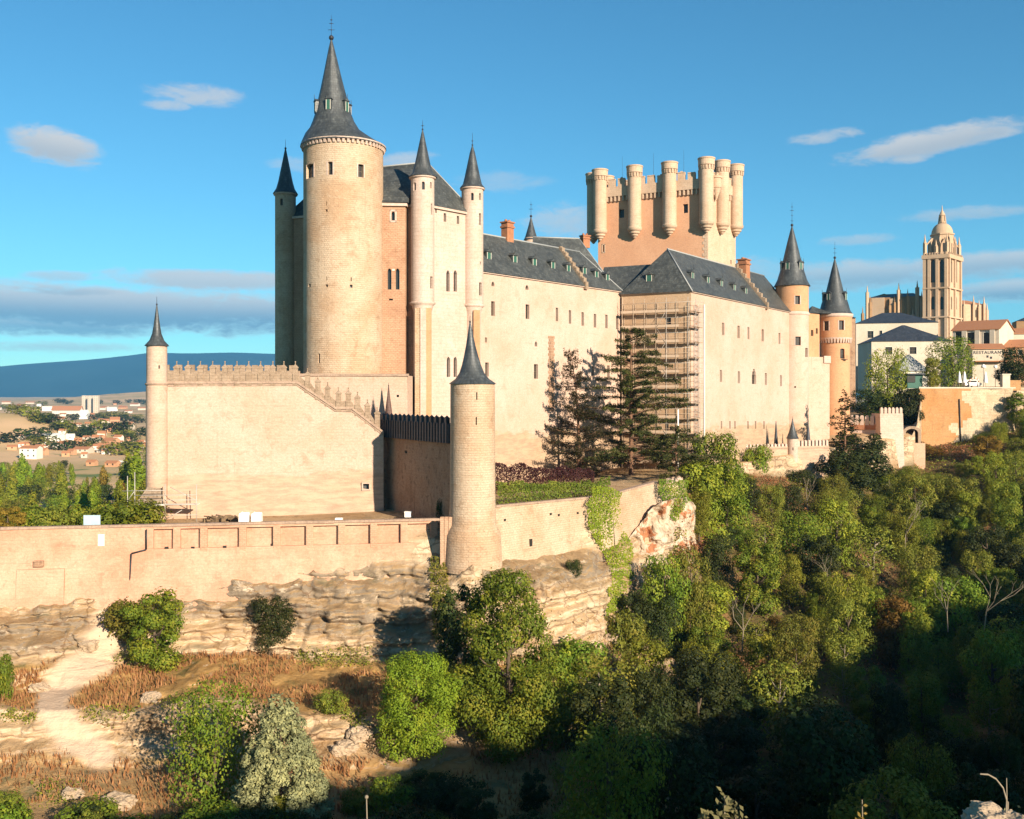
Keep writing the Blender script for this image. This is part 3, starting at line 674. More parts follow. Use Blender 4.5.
def cone_dormer(parent, S, a, r, z, w, h, dep, mat='slate_cone'):
    """small dormer with a green shutter window, on a cone roof"""
    o = S.pt(a, z, 0, r); out = (S.pt(a, z, 0, r + 1) - o); side = Vector((-out.y, out.x, 0)); up = Vector((0, 0, 1))
    f = o + out * .12; mb = MB()
    pts = [f - side * w / 2, f + side * w / 2, f + side * w / 2 + up * h, f - side * w / 2 + up * h]
    bk = [p - out * dep for p in pts]; ap = f + up * (h + w * .45) + out * .12; apb = ap - out * (dep + .3)
    mb.face([pts[1], bk[1], bk[2], pts[2]]); mb.face([bk[0], pts[0], pts[3], bk[3]]); mb.face(pts)
    e = side * .16; l, r_ = pts[3] - e + out * .12, pts[2] + e + out * .12
    mb.face([l, r_, ap]); mb.face([r_, r_ - out * (dep + .3), apb, ap]); mb.face([l - out * (dep + .3), l, ap, apb]); mb.face([l, l - out * dep, r_ - out * dep, r_])
    mb.tube(ap, ap + up * .7, .05, .03, 5)
    d = mb.build('dormer', M[mat], parent, f)
    mw = MB(); g = f + out * .03
    mw.face([g - side * w * .36 + up * h * .1, g + side * w * .36 + up * h * .1, g + side * w * .36 + up * h * .92, g - side * w * .36 + up * h * .92], 0)
    for q in (-.36, .30): mw.obox(g + side * (w * q) + up * h * .1, side * w * .07, out * .04, up * h * .82, 1)
    mw.build('window', [M['greenwood'], M['offwhite']], d, f)
    return d
def corbels(parent, S, r, z0, z1, n, out, mat, a0=0, a1=2 * math.pi, name='corbel_table', rim=True, wf=.5):
    mb = MB()
    for k in range(n):
        a = a0 + (a1 - a0) * k / n; da = (a1 - a0) / n * wf / 2
        i0, i1, o0, o1 = S.pt(a - da, z0, .1, r), S.pt(a + da, z0, .1, r), S.pt(a - da, z0, 0, r + out * .6), S.pt(a + da, z0, 0, r + out * .6)
        up = Vector((0, 0, z1 - z0)); j0, j1 = S.pt(a - da, z1, .1, r), S.pt(a + da, z1, .1, r); p0, p1 = S.pt(a - da, z1, 0, r + out), S.pt(a + da, z1, 0, r + out)
        mb.add([i0, i1, o1, o0, j0, j1, p1, p0], [(3, 2, 6, 7), (0, 3, 7, 4), (2, 1, 5, 6), (0, 1, 2, 3)])
    if rim: mb.lathe(S.c.x, S.c.y, [(r, z1), (r + out, z1), (r + out + .05, z1 + .35), (r, z1 + .36)], 48, 0, False)
    return mb.build(name, mat, parent)
def round_tower(name, label, px, Y, r, zb, zt, mat, specs, roof, roofmat='slate_cone', octo=0, taper=0, group=None, depth=.5, fin=None, n=56, cat='tower', wallname='wall', prof=None, shift=None):
    S = Round(px, Y, r); root = thing(name, label, cat, (S.c.x, S.c.y, zb), group)
    rad = (lambda z: np.interp(z, [p[1] for p in prof], [p[0] for p in prof])) if prof else (lambda z: r + taper * (zt - z) / (zt - zb))
    fn = lambda u, v, d: S.pt(u, v, d, rad(v))
    gs = openings(S, specs, depth); mb = MB()
    vs = span(zb, zt, 2.0) if not prof else sorted(set(span(zb, zt, 2.0) + [p[1] for p in prof]))
    wall(mb, fn, span(-math.pi, math.pi, 2 * math.pi / n), vs, [q for g in gs for q in g], depth, 0, True)
    mb.build(wallname, M[mat], root)
    for g in gs: window_part(fn, g, depth, root, 0, 0, bars=(g[0][1] - g[0][0]) * r > .55, scale_u=1 / r)
    if roof: cone_roof(root, S, roof, roofmat, 40, octo, 'roof', shift)
    if fin:
        f = MB(); z = roof[-1][1]; q_ = S.w * (shift[-1] if shift else 0); finial(f, S.c.x + q_.x, S.c.y + q_.y, z, *fin); f.build('finial', M['iron'], root)
    return S, root, gs, fn
def roofpx(px, Y, lst): return [(p * Y / F, PZ(y, Y)) for p, y in lst]
def flat_wall(pl, z0, z1, specs, depth, step=3.0, ztop=None, rough=0, bow=0):
    mb = MB(); gs = openings(pl, specs, depth)
    def fn(u, v, d):
        k = 0
        if rough: k = float(fbm(np.array([[pl.A.x + u * .5, v * .5, pl.A.y]]), 3, 11)[0]) * rough
        return pl.pt(u, v, d + k)
    wall(mb, fn, span(0, pl.L, step), span(z0, z1, step), [q for g in gs for q in g], depth)
    return mb, gs, (lambda u, v, d: pl.pt(u, v, d))
def band(mb, pl, u0, u1, z0, z1, out, m=0, slope=None):
    """a moulding that stands proud of a wall"""
    a, b = pl.pt(u0, z0, -out), pl.pt(u1, z0, -out); dz = Vector((0, 0, z1 - z0)); s = Vector((0, 0, slope or 0)); back = Vector((-pl.n.x, -pl.n.y, 0)) * (out + .02)
    v = [a, b + s, b + s + dz, a + dz, a + back, b + s + back, b + s + dz + back, a + dz + back]
    mb.add(v, [(0, 1, 2, 3), (4, 0, 3, 7), (1, 5, 6, 2), (3, 2, 6, 7), (4, 5, 1, 0)], m)
def ray_plane(px, py, p, n):
    d = Vector(((px - CX) / F, 1, (HZ - py) / F)); t = Vector(p).dot(n) / d.dot(n); return d * t
def roof_dormer(parent, px, py, p, n, w=1.35, h=2.0, mat='slate', label=None):
    """px, py: middle of the window; p, n: roof plane"""
    c = ray_plane(px, py, p, n); out = Vector((n.x, n.y, 0)).normalized(); side = Vector((-out.y, out.x, 0)); up = Vector((0, 0, 1))
    f = c + out * .25 - up * h * .55
    dep = 2.2; mb = MB()
    pts = [f - side * w / 2, f + side * w / 2, f + side * w / 2 + up * h, f - side * w / 2 + up * h]; bk = [q - out * dep for q in pts]
    mb.face([pts[1], bk[1], bk[2], pts[2]]); mb.face([bk[0], pts[0], pts[3], bk[3]]); mb.face(pts)
    ap = f + up * (h + w * .42) + out * .2; apb = ap - out * (dep + .2); e = side * .2; l, r_ = pts[3] - e + out * .2, pts[2] + e + out * .2
    mb.face([l, r_, ap]); mb.face([r_, r_ - out * (dep + .2), apb, ap]); mb.face([l - out * (dep + .2), l, ap, apb]); mb.face([l, l - out * dep, r_ - out * dep, r_])
    mb.tube(ap, ap + up * .9, .05, .03, 5)
    d = mb.build('dormer', M[mat], parent, f)
    g = f + out * .03; mw = MB()
    mw.face([g - side * w * .34 + up * h * .12, g + side * w * .34 + up * h * .12, g + side * w * .34 + up * h * .93, g - side * w * .34 + up * h * .93], 0)
    for q in (-.40, .34): mw.obox(g + side * (w * q) + up * h * .1, side * w * .06, out * .05, up * h * .85, 1)
    mw.obox(g - side * w * .45 + up * h * .02, side * w * .9, out * .08, up * .1, 1)
    mw.build('window', [M['greenwood'], M['offwhite']], d, f)
def chimney(parent, c, w, h, rot=0):
    mb = MB(); x, y, z = c; mb.box((x, y, z + h / 2), (w, w * .8, h), rot); mb.box((x, y, z + h * .8), (w * 1.18, w * .98, h * .08), rot); mb.box((x, y, z + h + .1), (w * 1.2, w, .25), rot)
    for q in (-.25, .25): mb.tube((x + q * w * math.cos(rot), y + q * w * math.sin(rot), z + h + .2), (x + q * w * math.cos(rot), y + q * w * math.sin(rot), z + h + .65), .16 * w, .13 * w, 8)
    return mb.build('chimney', M['redbrick'], parent, c)
def V2(p): return Vector((p[0], p[1]))

# ------------------------------------------------------------------ great round tower on the left
YT = 165.0
RT = [(42.6, 148.6), (41.5, 146.2), (36.8, 141.8), (30.5, 135.5), (24.5, 130), (20.4, 122), (17.2, 113), (14.8, 102), (11.6, 89), (8.6, 76), (5.4, 61), (2.8, 49), (.6, 40)]
specs = [(311.5, 172, 7, 14, 1, 1), (331, 168.5, 4.6, 13, 1, 1), (360, 170, 5.2, 13, 1, 1), (327.3, 211, 2.2, 2.6), (327.3, 204, .9, 4), (327.5, 286, 2.4, 2.6), (327.5, 279, .9, 4), (350.8, 286, 2.6, 3), (350.8, 279, .9, 4), (320.2, 358.5, 1.9, 9.5), (311, 286, 2.2, 3)]
S, root, gs, fn = round_tower('round_tower', 'massive round tower with tall slate spire, tallest of the castle', 343.5, YT, 6.5, 2.0, PZ(148.5, YT), 'masonry', specs, roofpx(343.5, YT, RT), octo=1, n=72, shift=[0, -.1, -.6, -1.2, -1.5, -1.65, -1.7, -1.75, -1.8, -1.85, -1.9, -1.95, -1.98], fin=(.42, 4.0, [(1.55, .55), (2.6, .38), (3.2, .22)]))
sills(S, gs, root, M['ashlar'], specs, .035)
corbels(root, S, 6.5, PZ(152, YT), PZ(148.8, YT), 56, .42, M['ashlar'])
S.c = S.c - S.w * 1.7
for a in (-72, -14, 48, 110, 180, 240): cone_dormer(root, S, R(a), 17.6 * .165, PZ(116, YT), 1.0, 1.9, 1.3)

# base block under the round tower and the brick tower
bp = [(-35.0, 157.6), (-16.6, 158.8), (-16.2, 163.0), (-17.0, 172), (-35, 172)]
root = thing('base_block', 'pale stone base block below the great round tower', 'wall', (-26, 161, -19))
pl = Plane(bp[0], bp[1]); mb, gs, fn = flat_wall(pl, -19, PZ(375.5, 158), [(397.8, 396, 2.4, 2.4)], .6, rough=.12)
pl2 = Plane(bp[1], bp[2]); m2, _, _ = flat_wall(pl2, -19, PZ(375.5, 158), [], .5); mb.add(m2.v, m2.f)
mb.face([(x, y, PZ(375.5, 158)) for x, y in bp]); mb.face([(bp[4][0], bp[4][1], -19), (bp[0][0], bp[0][1], -19), (bp[0][0], bp[0][1], 3.4), (bp[4][0], bp[4][1], 3.4)])
mb.build('wall', M['curtain'], root)
for g in gs: window_part(fn, g, .6, root, 0, 0, bars=False)
c = MB(); band(c, pl, -.2, pl.L + .25, PZ(376, 158), PZ(373.6, 158), .2); c.build('coping', M['coping'], root)

# ------------------------------------------------------------------ tower house behind: turrets at its corners
A, B, C_ = Vector((-15.0, 165.4)), Vector((-40.3, 178.2)), Vector((-6.9, 174.2)); D = B + C_ - A
zE = 31.9
root = thing('tower_house', 'tall brick and stone tower house with hipped slate roof and corner turrets', 'building', ((A.x + D.x) / 2, (A.y + D.y) / 2, -15))
fa = Plane(B, A); specA = []
mb, gs, fn = flat_wall(fa, -15, zE, specA, .6); mb.build('brick_wall', M['brick'], root); sills(fa, gs, root, M['ashlar'], specA, .3)
for g in gs: window_part(fn, g, .6, root, 0, 0, bars=False)
fx = Plane((-24.0, 164.5), (-17.6, 165.0)); specX = [(393.2, 216, 3.4, 9, 1, 1), (389.5, 279, 3.8, 21, 1), (397.6, 279, 3.8, 21, 1), (391, 299.5, 4, 1.6)]
mb, gs, fn = flat_wall(fx, 2.0, zE, specX, .6); q0, q1 = (-17.6, 165.0), (-17.3, 169.5); fz = Plane(q0, q1); m2, _, _ = flat_wall(fz, 2.0, zE, [], .5); mb.add(m2.v, m2.f); mb.build('brick_wall', M['brick'], root); sills(fx, gs, root, M['ashlar'], specX, .3)
for g in gs: window_part(fn, g, .6, root, 0, 0, bars=False)
cn = MB(); band(cn, fx, 0, fx.L + .3, zE - .45, zE + .05, .4); band(cn, fz, 0, fz.L, zE - .45, zE + .05, .3); cn.build('cornice', M['ashlar'], root)
mb = MB(); o_ = Vector((0, -.5)); mb.face([(-24, 163.9, zE + .1), (-17.1, 164.4, zE + .1), (-16.4, 173.5, 39.6), (-24, 174, 39.6)]); mb.face([(-17.1, 164.4, zE + .1), (-16.8, 169.5, zE + .1), (-16.4, 173.5, 39.6)]); mb.build('roof', M['slate'], root)
fb = Plane(A, C_); specB = [(445, 217.5, 2.6, 8.5), (458, 220, 2.4, 8), (448, 281, 3.4, 21, 1), (455.3, 281, 3.4, 21, 1), (448.5, 367, 3.4, 20, 1), (455.3, 367, 3.4, 20, 1), (436, 207, 1.6, 12)]
mb, gs, fn = flat_wall(fb, -15, zE, specB, .55); mb.build('wall', M['ashlar'], root)
for g in gs: window_part(fn, g, .55, root, 0, 0, bars=False)
mb = MB()
for p, q in ((C_, D), (D, B)): mb.face([(p.x, p.y, -15), (q.x, q.y, -15), (q.x, q.y, zE), (p.x, p.y, zE)])
mb.build('rear_wall', M['masonry'], root)
# twin-window colonnettes
for px0, py0, pl in ((393.5, 279, fx), (451.6, 281, fb), (452, 367, fb)):
    u, z = pl.uz(px0, py0 + 10); mc = MB(); q = pl.pt(u, z, .18); mc.tube(q, q + Vector((0, 0, 3.1)), .13, .11, 8); mc.box(q + Vector((0, 0, 3.15)), (.4, .4, .25)); mc.build('colonnette', M['offwhite'], root)
cn = MB(); band(cn, fa, 0, fa.L, zE - .32, zE + .05, .4); band(cn, fb, 0, fb.L, zE - .32, zE + .05, .4); cn.build('cornice', M['ashlar'], root)
mb = MB(); ov = .5; cen = (A + D) / 2
E = [q + (q - cen).normalized() * ov for q in (B, A, C_, D)]
r1, r2 = Vector((-14.8, 174.5)), Vector((-32.5, 182.0)); zr = 41.0
e3 = [Vector((q.x, q.y, zE + .1)) for q in E]; R1, R2 = Vector((r1.x, r1.y, zr)), Vector((r2.x, r2.y, zr))
mb.face([e3[0], e3[1], R1, R2]); mb.face([e3[1], e3[2], R1]); mb.face([e3[2], e3[3], R2, R1]); mb.face([e3[3], e3[0], R2]); mb.face([e3[3], e3[2], e3[1], e3[0]])
rf = mb.build('roof', M['slate'], root); lm = MB(); lm.tube(R1, R2, .16, None, 6); lm.tube(R1, e3[1], .12, None, 6); lm.tube(R1, e3[2], .12, None, 6); lm.build('ridge_cap', M['lead'], rf)
# front turret on its tall pier
TY = 165.4
TP = [(14.4, 177.5), (13.6, 176.5), (10.4, 173.5), (8.7, 168), (6.9, 160), (5.2, 152), (3.2, 142.5), (1.4, 134), (.4, 130)]
pr = [(.9, -15), (1.55, -14.9), (1.55, PZ(311, TY)), (1.9, PZ(303, TY)), (1.93, PZ(302, TY)), (1.93, PZ(177.5, TY))]
sp = [(423.3, 185.5, 3.0, 8, 1, 1), (414.8, 186.5, 2.4, 8, 1, 1), (430.8, 185, 1.6, 6), (431.5, 282.5, 2.6, 12, 0), (431.5, 209, 1.5, 11)]
S, root, gs, fn = round_tower('corner_turret', 'slim corner turret with slate cone, nearest corner of the tower house', 422.6, TY, 1.93, -15, PZ(177.5, TY), 'ashlar', sp, roofpx(0, TY, TP), prof=pr[2:] if False else [(1.5, -15), (1.5, PZ(312, TY)), (1.93, PZ(303, TY)), (1.93, PZ(177.5, TY))], depth=.4, n=32, fin=(.16, 1.6, [(.7, .25)]), group='corner turrets of the tower house')
mb = MB(); mb.lathe(S.c.x, S.c.y, [(1.95, PZ(179.6, TY)), (2.22, PZ(179, TY)), (2.22, PZ(177.4, TY)), (1.9, PZ(177.3, TY))], 32); mb.lathe(S.c.x, S.c.y, [(1.55, PZ(307, TY)), (2.15, PZ(304, TY)), (2.15, PZ(302.5, TY)), (1.93, PZ(302, TY))], 24); mb.build('cornice', M['ashlar'], root)
mb = MB()   # square pier with shafts under the turret
for (dx, w, dd, mt) in ((-.78, .95, 1.75, 0), (.1, .95, 1.95, 1), (1.0, .9, 1.6, 2)):
    c0 = S.c + S.w * dx + S.t * dd; mb.box((c0.x, c0.y, (PZ(309, TY) - 15) / 2), (w, .8, PZ(309, TY) + 15), math.atan2(S.w.y, S.w.x), mt)
mb.build('pier', [M['masonry'], M['ashlar'], M['orange']], root)
TY2 = 174.4
TP2 = [(12.7, 188.5), (11.9, 187.3), (9.6, 184.5), (8.0, 178), (6.3, 170), (4.6, 162), (2.7, 153), (.4, 145.5)]
sp = [(472.3, 196.5, 2.8, 7.5, 1, 1), (480, 196.5, 2, 7, 1), (480, 219, 2.2, 12, 1), (480.5, 289, 2.8, 13), (480.5, 263, 1.2, 3)]
S, root, gs, fn = round_tower('corner_turret', 'slim corner turret with slate cone where tower house meets the long wing', 472.4, TY2, 1.9, -15, PZ(188.5, TY2), 'ashlar', sp, roofpx(0, TY2, TP2), prof=[(1.45, -15), (1.45, PZ(314, TY2)), (1.9, PZ(305, TY2)), (1.9, PZ(188.5, TY2))], depth=.4, n=32, fin=(.16, 2.2, [(.8, .2)]), group='corner turrets of the tower house')
mb = MB(); mb.lathe(S.c.x, S.c.y, [(1.9, PZ(190.4, TY2)), (2.15, PZ(190, TY2)), (2.15, PZ(188.5, TY2)), (1.86, PZ(188.2, TY2))], 32); mb.lathe(S.c.x, S.c.y, [(1.5, PZ(309, TY2)), (2.1, PZ(306.5, TY2)), (2.1, PZ(305, TY2)), (1.9, PZ(304.6, TY2))], 24); mb.build('cornice', M['ashlar'], root)
mb = MB(); c0 = S.c + S.w * .75 + S.t * 1.45; mb.box((c0.x, c0.y, (PZ(311, TY2) - 15) / 2), (1.1, .8, PZ(311, TY2) + 15), math.atan2(S.w.y, S.w.x)); mb.build('pier', M['orange'], root)
TY3 = 178.2
TP3 = [(12.4, 194), (11.6, 192.8), (9.2, 189), (7.2, 182), (5.2, 172), (3.0, 161), (.6, 149)]
S, root, gs, fn = round_tower('corner_turret', 'slim shaded turret with slate cone behind the great round tower', 285.5, TY3, 1.82, -18, PZ(194, TY3), 'masonry', [(281.5, 202, 2.6, 7, 1, 1)], roofpx(0, TY3, TP3), depth=.4, n=32, fin=(.2, 1.7, []), group='corner turrets of the tower house')
mb = MB(); mb.lathe(S.c.x, S.c.y, [(1.82, PZ(196, TY3)), (2.1, PZ(195.5, TY3)), (2.1, PZ(194, TY3)), (1.8, PZ(193.8, TY3))], 32); mb.build('cornice', M['ashlar'], root)

# ------------------------------------------------------------------ long wing in the middle
W1A, W1B = Vector((-6.2, 173.6)), Vector((22.95, 208.0)); p1 = Plane(W1A, W1B); z1 = 21.9
root = thing('palace_wing', 'long cream rendered wing with dormered slate roof behind the cedars', 'building', ((W1A.x + W1B.x) / 2, (W1A.y + W1B.y) / 2, -16))
sp = [(493, 284, 3, 4.6, 1), (527, 287.5, 3, 4.6, 1), (493, 308.6, 3.6, 14.5), (527.5, 311.7, 3.8, 14.5)]
sp += [(x, y, 2.4, 13.5) for x, y in ((557, 314.5), (570, 317), (582.7, 319), (595, 320.8), (606.5, 321.5), (617.3, 322.5))]
sp += [(486, 340, 2, 5), (536, 344, 2.6, 5, 1), (487, 369.5, 3.6, 14), (536, 371.5, 4, 14.5), (608.5, 372, 2.5, 13), (593, 372, 2, 11)]
mb, gs, fn = flat_wall(p1, -16, z1, sp, .55); mb.build('wall', M['plaster'], root)
for g in gs: window_part(fn, g, .55, root, 0, 0, bars=(g[0][1] - g[0][0]) > .8)
mb = MB(); band(mb, p1, 0, p1.L, z1 - .2, z1 + .08, .3); mb.build('cornice', M['ashlar'], root)
q = Vector((-p1.n.x, -p1.n.y)); rd = 6.2; zr1 = 30.0
def r3(u, back, z, pl=p1): w = pl.A + pl.d * u - pl.n * back; return Vector((w.x, w.y, z))
mb = MB(); mb.face([r3(-1, -.5, z1), r3(p1.L - .3, -.5, z1), r3(p1.L - 6.5, rd, zr1), r3(-1, rd, zr1)]); mb.face([r3(p1.L - .3, -.5, z1), r3(p1.L, 12.5, z1), r3(p1.L - 6.5, rd, zr1)]); mb.face([r3(p1.L, 12.5, z1), r3(-1, 12.5, z1), r3(-1, rd, zr1), r3(p1.L - 6.5, rd, zr1)])
rf = mb.build('roof', M['slate'], root)
mb = MB(); mb.tube(r3(-1, rd, zr1 + .05), r3(p1.L - 6.5, rd, zr1 + .05), .17, None, 6); mb.tube(r3(p1.L - 6.5, rd, zr1), r3(p1.L - .3, -.5, z1), .12, None, 6); mb.build('ridge_cap', M['lead'], rf)
n1 = (r3(0, rd, zr1) - r3(0, -.5, z1)).cross(r3(10, -.5, z1) - r3(0, -.5, z1)); n1 = n1 if n1.z > 0 else -n1; n1.normalize(); b1 = r3(0, -.5, z1)
for px, py in ((488, 257), (514, 260.5), (533.5, 263.5), (552, 266.5), (567.5, 269.5), (583.5, 272), (595.5, 275.5), (606.5, 278.5)): roof_dormer(root, px, py, b1, n1)
mb = MB(); ug = 31.4; mb2 = MB()      # stepped gable across the roof
K = 15
for k in range(K):
    t = k / K; back = -.55 + (rd + .55) * t; z = z1 + (zr1 - z1) * t; ux = Vector((p1.d.x, p1.d.y, 0)) * .95; uy = Vector((-p1.n.x, -p1.n.y, 0)) * ((rd + .55) / K)
    mb.obox(r3(ug, back, z - .6), ux, uy, (0, 0, .6 + (zr1 - z1) / K + .35 + (.28 if k % 2 else 0)))
mb.build('stepped_gable', M['parapet'], root)
chimney(root, r3(p1.u(518) + 4.5, rd + .3, zr1 - 1.0) + Vector((.1, 0, 0)), 1.9, 4.0, math.atan2(p1.d.y, p1.d.x))
mb = MB(); u0, zt = p1.uz(548, 338); u1, zb = p1.uz(554.5, 411)    # strip of bare toothed brick
h = .55; k = 0; z = zb
while z < zt:
    a, b = (u0, u1) if k % 2 else (u0 + .25, u1 - .3); band(mb, p1, a, b, z, z + h - .06, .07); z += h; k += 1
mb.build('toothed_brick_strip', M['oldwall'], root)
mb = MB(); mb.face([r3(p1.L, 12.5, -16), r3(0, 12.5, -16), r3(0, 12.5, z1), r3(p1.L, 12.5, z1)]); mb.face([r3(0, 12.5, -16), r3(0, 0, -16), r3(0, 0, z1), r3(0, 12.5, z1)]); mb.build('rear_wall', M['plaster'], root)

# range behind the long wing, with its hip, chimney and small spire
root = thing('rear_range', 'higher dark slate hipped roof showing behind the long wing', 'building', (14, 222, 10))
mb = MB(); a, b = Vector((PX(533, 214), 214)), Vector((PX(579, 216), 216)); zr = PZ(237.8, 215)
ew = [Vector((PX(528, 206), 206, 24)), Vector((PX(620, 211), 211, 21.6)), Vector((PX(622, 232), 232, 22)), Vector((PX(528, 228), 228, 24))]
ra, rb = Vector((a.x, a.y, zr)), Vector((b.x, b.y, zr)); mb.face([ew[0], ew[1], rb, ra]); mb.face([ew[1], ew[2], rb]); mb.face([ew[2], ew[3], ra, rb]); mb.face([ew[3], ew[0], ra])
rf = mb.build('roof', M['slate'], root); mb = MB(); mb.tube(ra, rb, .16, None, 6); mb.tube(rb, ew[1], .12, None, 6); mb.build('ridge_cap', M['lead'], rf)
mb = MB(); mb.prism([(e.x, e.y) for e in ew], 8, 21.5); mb.build('wall', M['plaster'], root)
chimney(root, P(585, 248, 217), 1.7, 2.5, .5)
S, root, gs, fn = round_tower('stair_turret', 'slender slate spire with iron cross peeping over the long wing roof', 531, 228, 1.5, 20, PZ(238, 228), 'plaster', [], roofpx(0, 228, [(7.5, 240), (6.4, 238.5), (4.4, 232), (2.4, 225), (.4, 217)]), fin=(.3, 3.6, [(1.8, .5), (2.8, .3)]), n=20)

# ------------------------------------------------------------------ right wing with the scaffolded end
S0, S1, S2 = Vector((22.6, 207.2)), Vector((35.9, 200.5)), Vector((72.0, 253.0)); ps, p2 = Plane(S0, S1), Plane(S1, S2); z2 = 21.2
root = thing('palace_wing', 'right hand rendered wing with slate roof whose near end is scaffolded', 'building', ((S1.x + S2.x) / 2, (S1.y + S2.y) / 2, -17))
mb, gs, fn = flat_wall(ps, -17, z2, [(668, 322, 6, 10)], .5); mb.build('end_wall', M['endwall'], root)
for g in gs: window_part(fn, g, .5, root, 0, 0)
sp = [(723.3, 329, 2.3, 12.5), (738.7, 332, 2.3, 12.5), (748.5, 333.3, 2, 12), (762.8, 335.4, 2.2, 12), (779.5, 338.5, 1.9, 11)]
sp += [(721, 376, 2.2, 12), (739, 377.4, 2.2, 12), (754, 376.6, 4.2, 15, 1), (765.9, 379, 2.0, 12), (781, 380.8, 1.9, 11)]
sp += [(x, 425, 1.5, 7.5) for x in (721.5, 730, 735, 748, 755.6, 764)]
mb, gs, fn = flat_wall(p2, -17, z2, sp, .5); mb.build('wall', M['plaster'], root)
for g in gs: window_part(fn, g, .5, root, 0, 0, bars=(g[0][1] - g[0][0]) > 1.2)
mb = MB(); band(mb, p2, 0, p2.L, z2 - .2, z2 + .08, .3); band(mb, ps, 0, ps.L, z2 - .2, z2 + .08, .3); mb.build('cornice', M['ashlar'], root)
def q3(u, back, z): return r3(u, back, z, p2)
rd2 = 7.4; zr2 = 30.9; AP = q3(4.6, rd2, zr2); UE = p2.L - 3
mb = MB(); eL, eR = Vector((S0.x - .5, S0.y - .5, z2)), q3(-.5, -.5, z2)
mb.face([eL, eR, AP]); mb.face([eR, q3(UE, -.5, z2), q3(UE, rd2, zr2), AP]); mb.face([q3(UE, 15, z2), q3(0, 15, z2), AP, q3(UE, rd2, zr2)]); mb.face([q3(UE, -.5, z2), q3(UE, 15, z2), q3(UE, rd2, zr2)])
# lower roof running left from the hip
la, lb = Vector((PX(604, 215), 215, 27.9)), Vector((PX(652, 212.5), 212.5, 28.2)); lf = Vector((PX(596, 209), 209, 21.0)); lm_ = Vector((eL.x, eL.y, z2))
mb.face([lf, lm_, eL + (eR - eL) * .55 + Vector((0, 0, .02)), lb, la]); mb.face([la, lb, Vector((lb.x + 4, lb.y + 10, 21)), Vector((la.x + 4, la.y + 10, 21))])
rf = mb.build('roof', M['slate'], root)
mb = MB(); mb.tube(AP, q3(UE, rd2, zr2), .17, None, 6); mb.tube(AP, eR, .15, None, 6); mb.build('ridge_cap', M['lead'], rf)
n2 = (AP - eR).cross(q3(20, -.5, z2) - eR); n2 = n2 if n2.z > 0 else -n2; n2.normalize()
for px, py in ((691.5, 276.5), (707, 281), (720.5, 284.5), (733.5, 288.5), (745, 292)): roof_dormer(root, px, py, eR, n2)
n3 = (AP - eL).cross(eR - eL); n3 = n3 if n3.z > 0 else -n3; n3.normalize(); roof_dormer(root, 649.5, 279, eL, n3, 1.5, 1.95)
mb = MB(); ug = 41.5
for k in range(16):
    t = k / 16; back = -.55 + (rd2 + .55) * t; z = z2 + (zr2 - z2) * t; ux = Vector((p2.d.x, p2.d.y, 0)) * 1.0; uy = Vector((-p2.n.x, -p2.n.y, 0)) * ((rd2 + .55) / 16)
    mb.obox(q3(ug, back, z - .6), ux, uy, (0, 0, .6 + (zr2 - z2) / 16 + .45 + (.4 if k % 2 else 0)))
mb.build('stepped_gable', M['parapet'], root)
chimney(root, q3(44.5, rd2 - 1.0, zr2 - 2.6), 2.6, 4.6, math.atan2(p2.d.y, p2.d.x))
mb = MB(); k = 0; z = -12.0   # toothed quoins left bare at the corner of the render
while z < PZ(305, 203):
    u = 1.9; band(mb, p2, u, u + (.95 if k % 2 else .55), z, z + .32, .05); z += .92; k += 1
mb.build('toothed_quoins', M['redbrick'], root)
mb = MB(); mb.face([q3(p2.L, 15, -17), q3(0, 15, -17), q3(0, 15, z2), q3(p2.L, 15, z2)]); mb.build('rear_wall', M['plaster'], root)
mb = MB(); u, z = ps.uz(626, 300); c = ps.pt(.35, 0, -.22); mb.tube((c.x, c.y, -15), (c.x, c.y, z2 - .5), .12, None, 8); mb.build('downpipe', M['rust'], root)

# scaffolding wrapped round that corner
root = thing('scaffolding', 'tube scaffolding with brown plank decks wrapping the wing corner', 'scaffold', (*(S1 + (ps.n + p2.n) * .6), -14))
ZS = [z for z in np.arange(-13.5, 18.9, 3.05)]
def sp_pt(k, off, z):  # k along the end wall (0..L) then round the corner along the right wall
    if k <= ps.L: return ps.pt(k, z, -off)
    return p2.pt(k - ps.L, z, -off)
corner_out = ps.pt(ps.L, 0, -1.5) + Vector((p2.n.x, p2.n.y, 0)) * 1.5
ks = [.8, 3.2, 5.6, 8.0, 10.2, 12.2, ps.L - .2]
for i, k in enumerate(ks):
    for off in (.35, 1.5):
        b = sp_pt(k, off, -14.5); t = sp_pt(k, off, 20.0 if off > 1 else 19.2); mb = MB(); mb.tube(b, t, .055, None, 6); mb.build('standard', M['steel'] if (i == 4 or i > 5) else M['rust'], root, b)
for k in (1.0, 2.6):
    for off in (.35, 1.5):
        b = p2.pt(k, -14.5, -off); mb = MB(); mb.tube(b, b + Vector((0, 0, 33)), .06, None, 6); mb.build('standard', M['steel'], root, b)
b = p2.pt(2.75, -14.5, -1.6); mb = MB(); mb.obox(b, (.2, .06, 0), (-.05, .16, 0), (0, 0, 33.2)); mb.build('rubbish_chute', M['offwhite'], root, b)
b = Vector((corner_out.x, corner_out.y, -14.5)); mb = MB(); mb.tube(b, b + Vector((0, 0, 34)), .06, None, 6); mb.build('standard', M['steel'], root, b)
b = ps.pt(ps.L - 2.2, -14.5, -1.62); mb = MB(); mb.tube(b, b + Vector((0, 0, 12)), .16, None, 8); mb.build('rubbish_chute', M['white'], root, b)
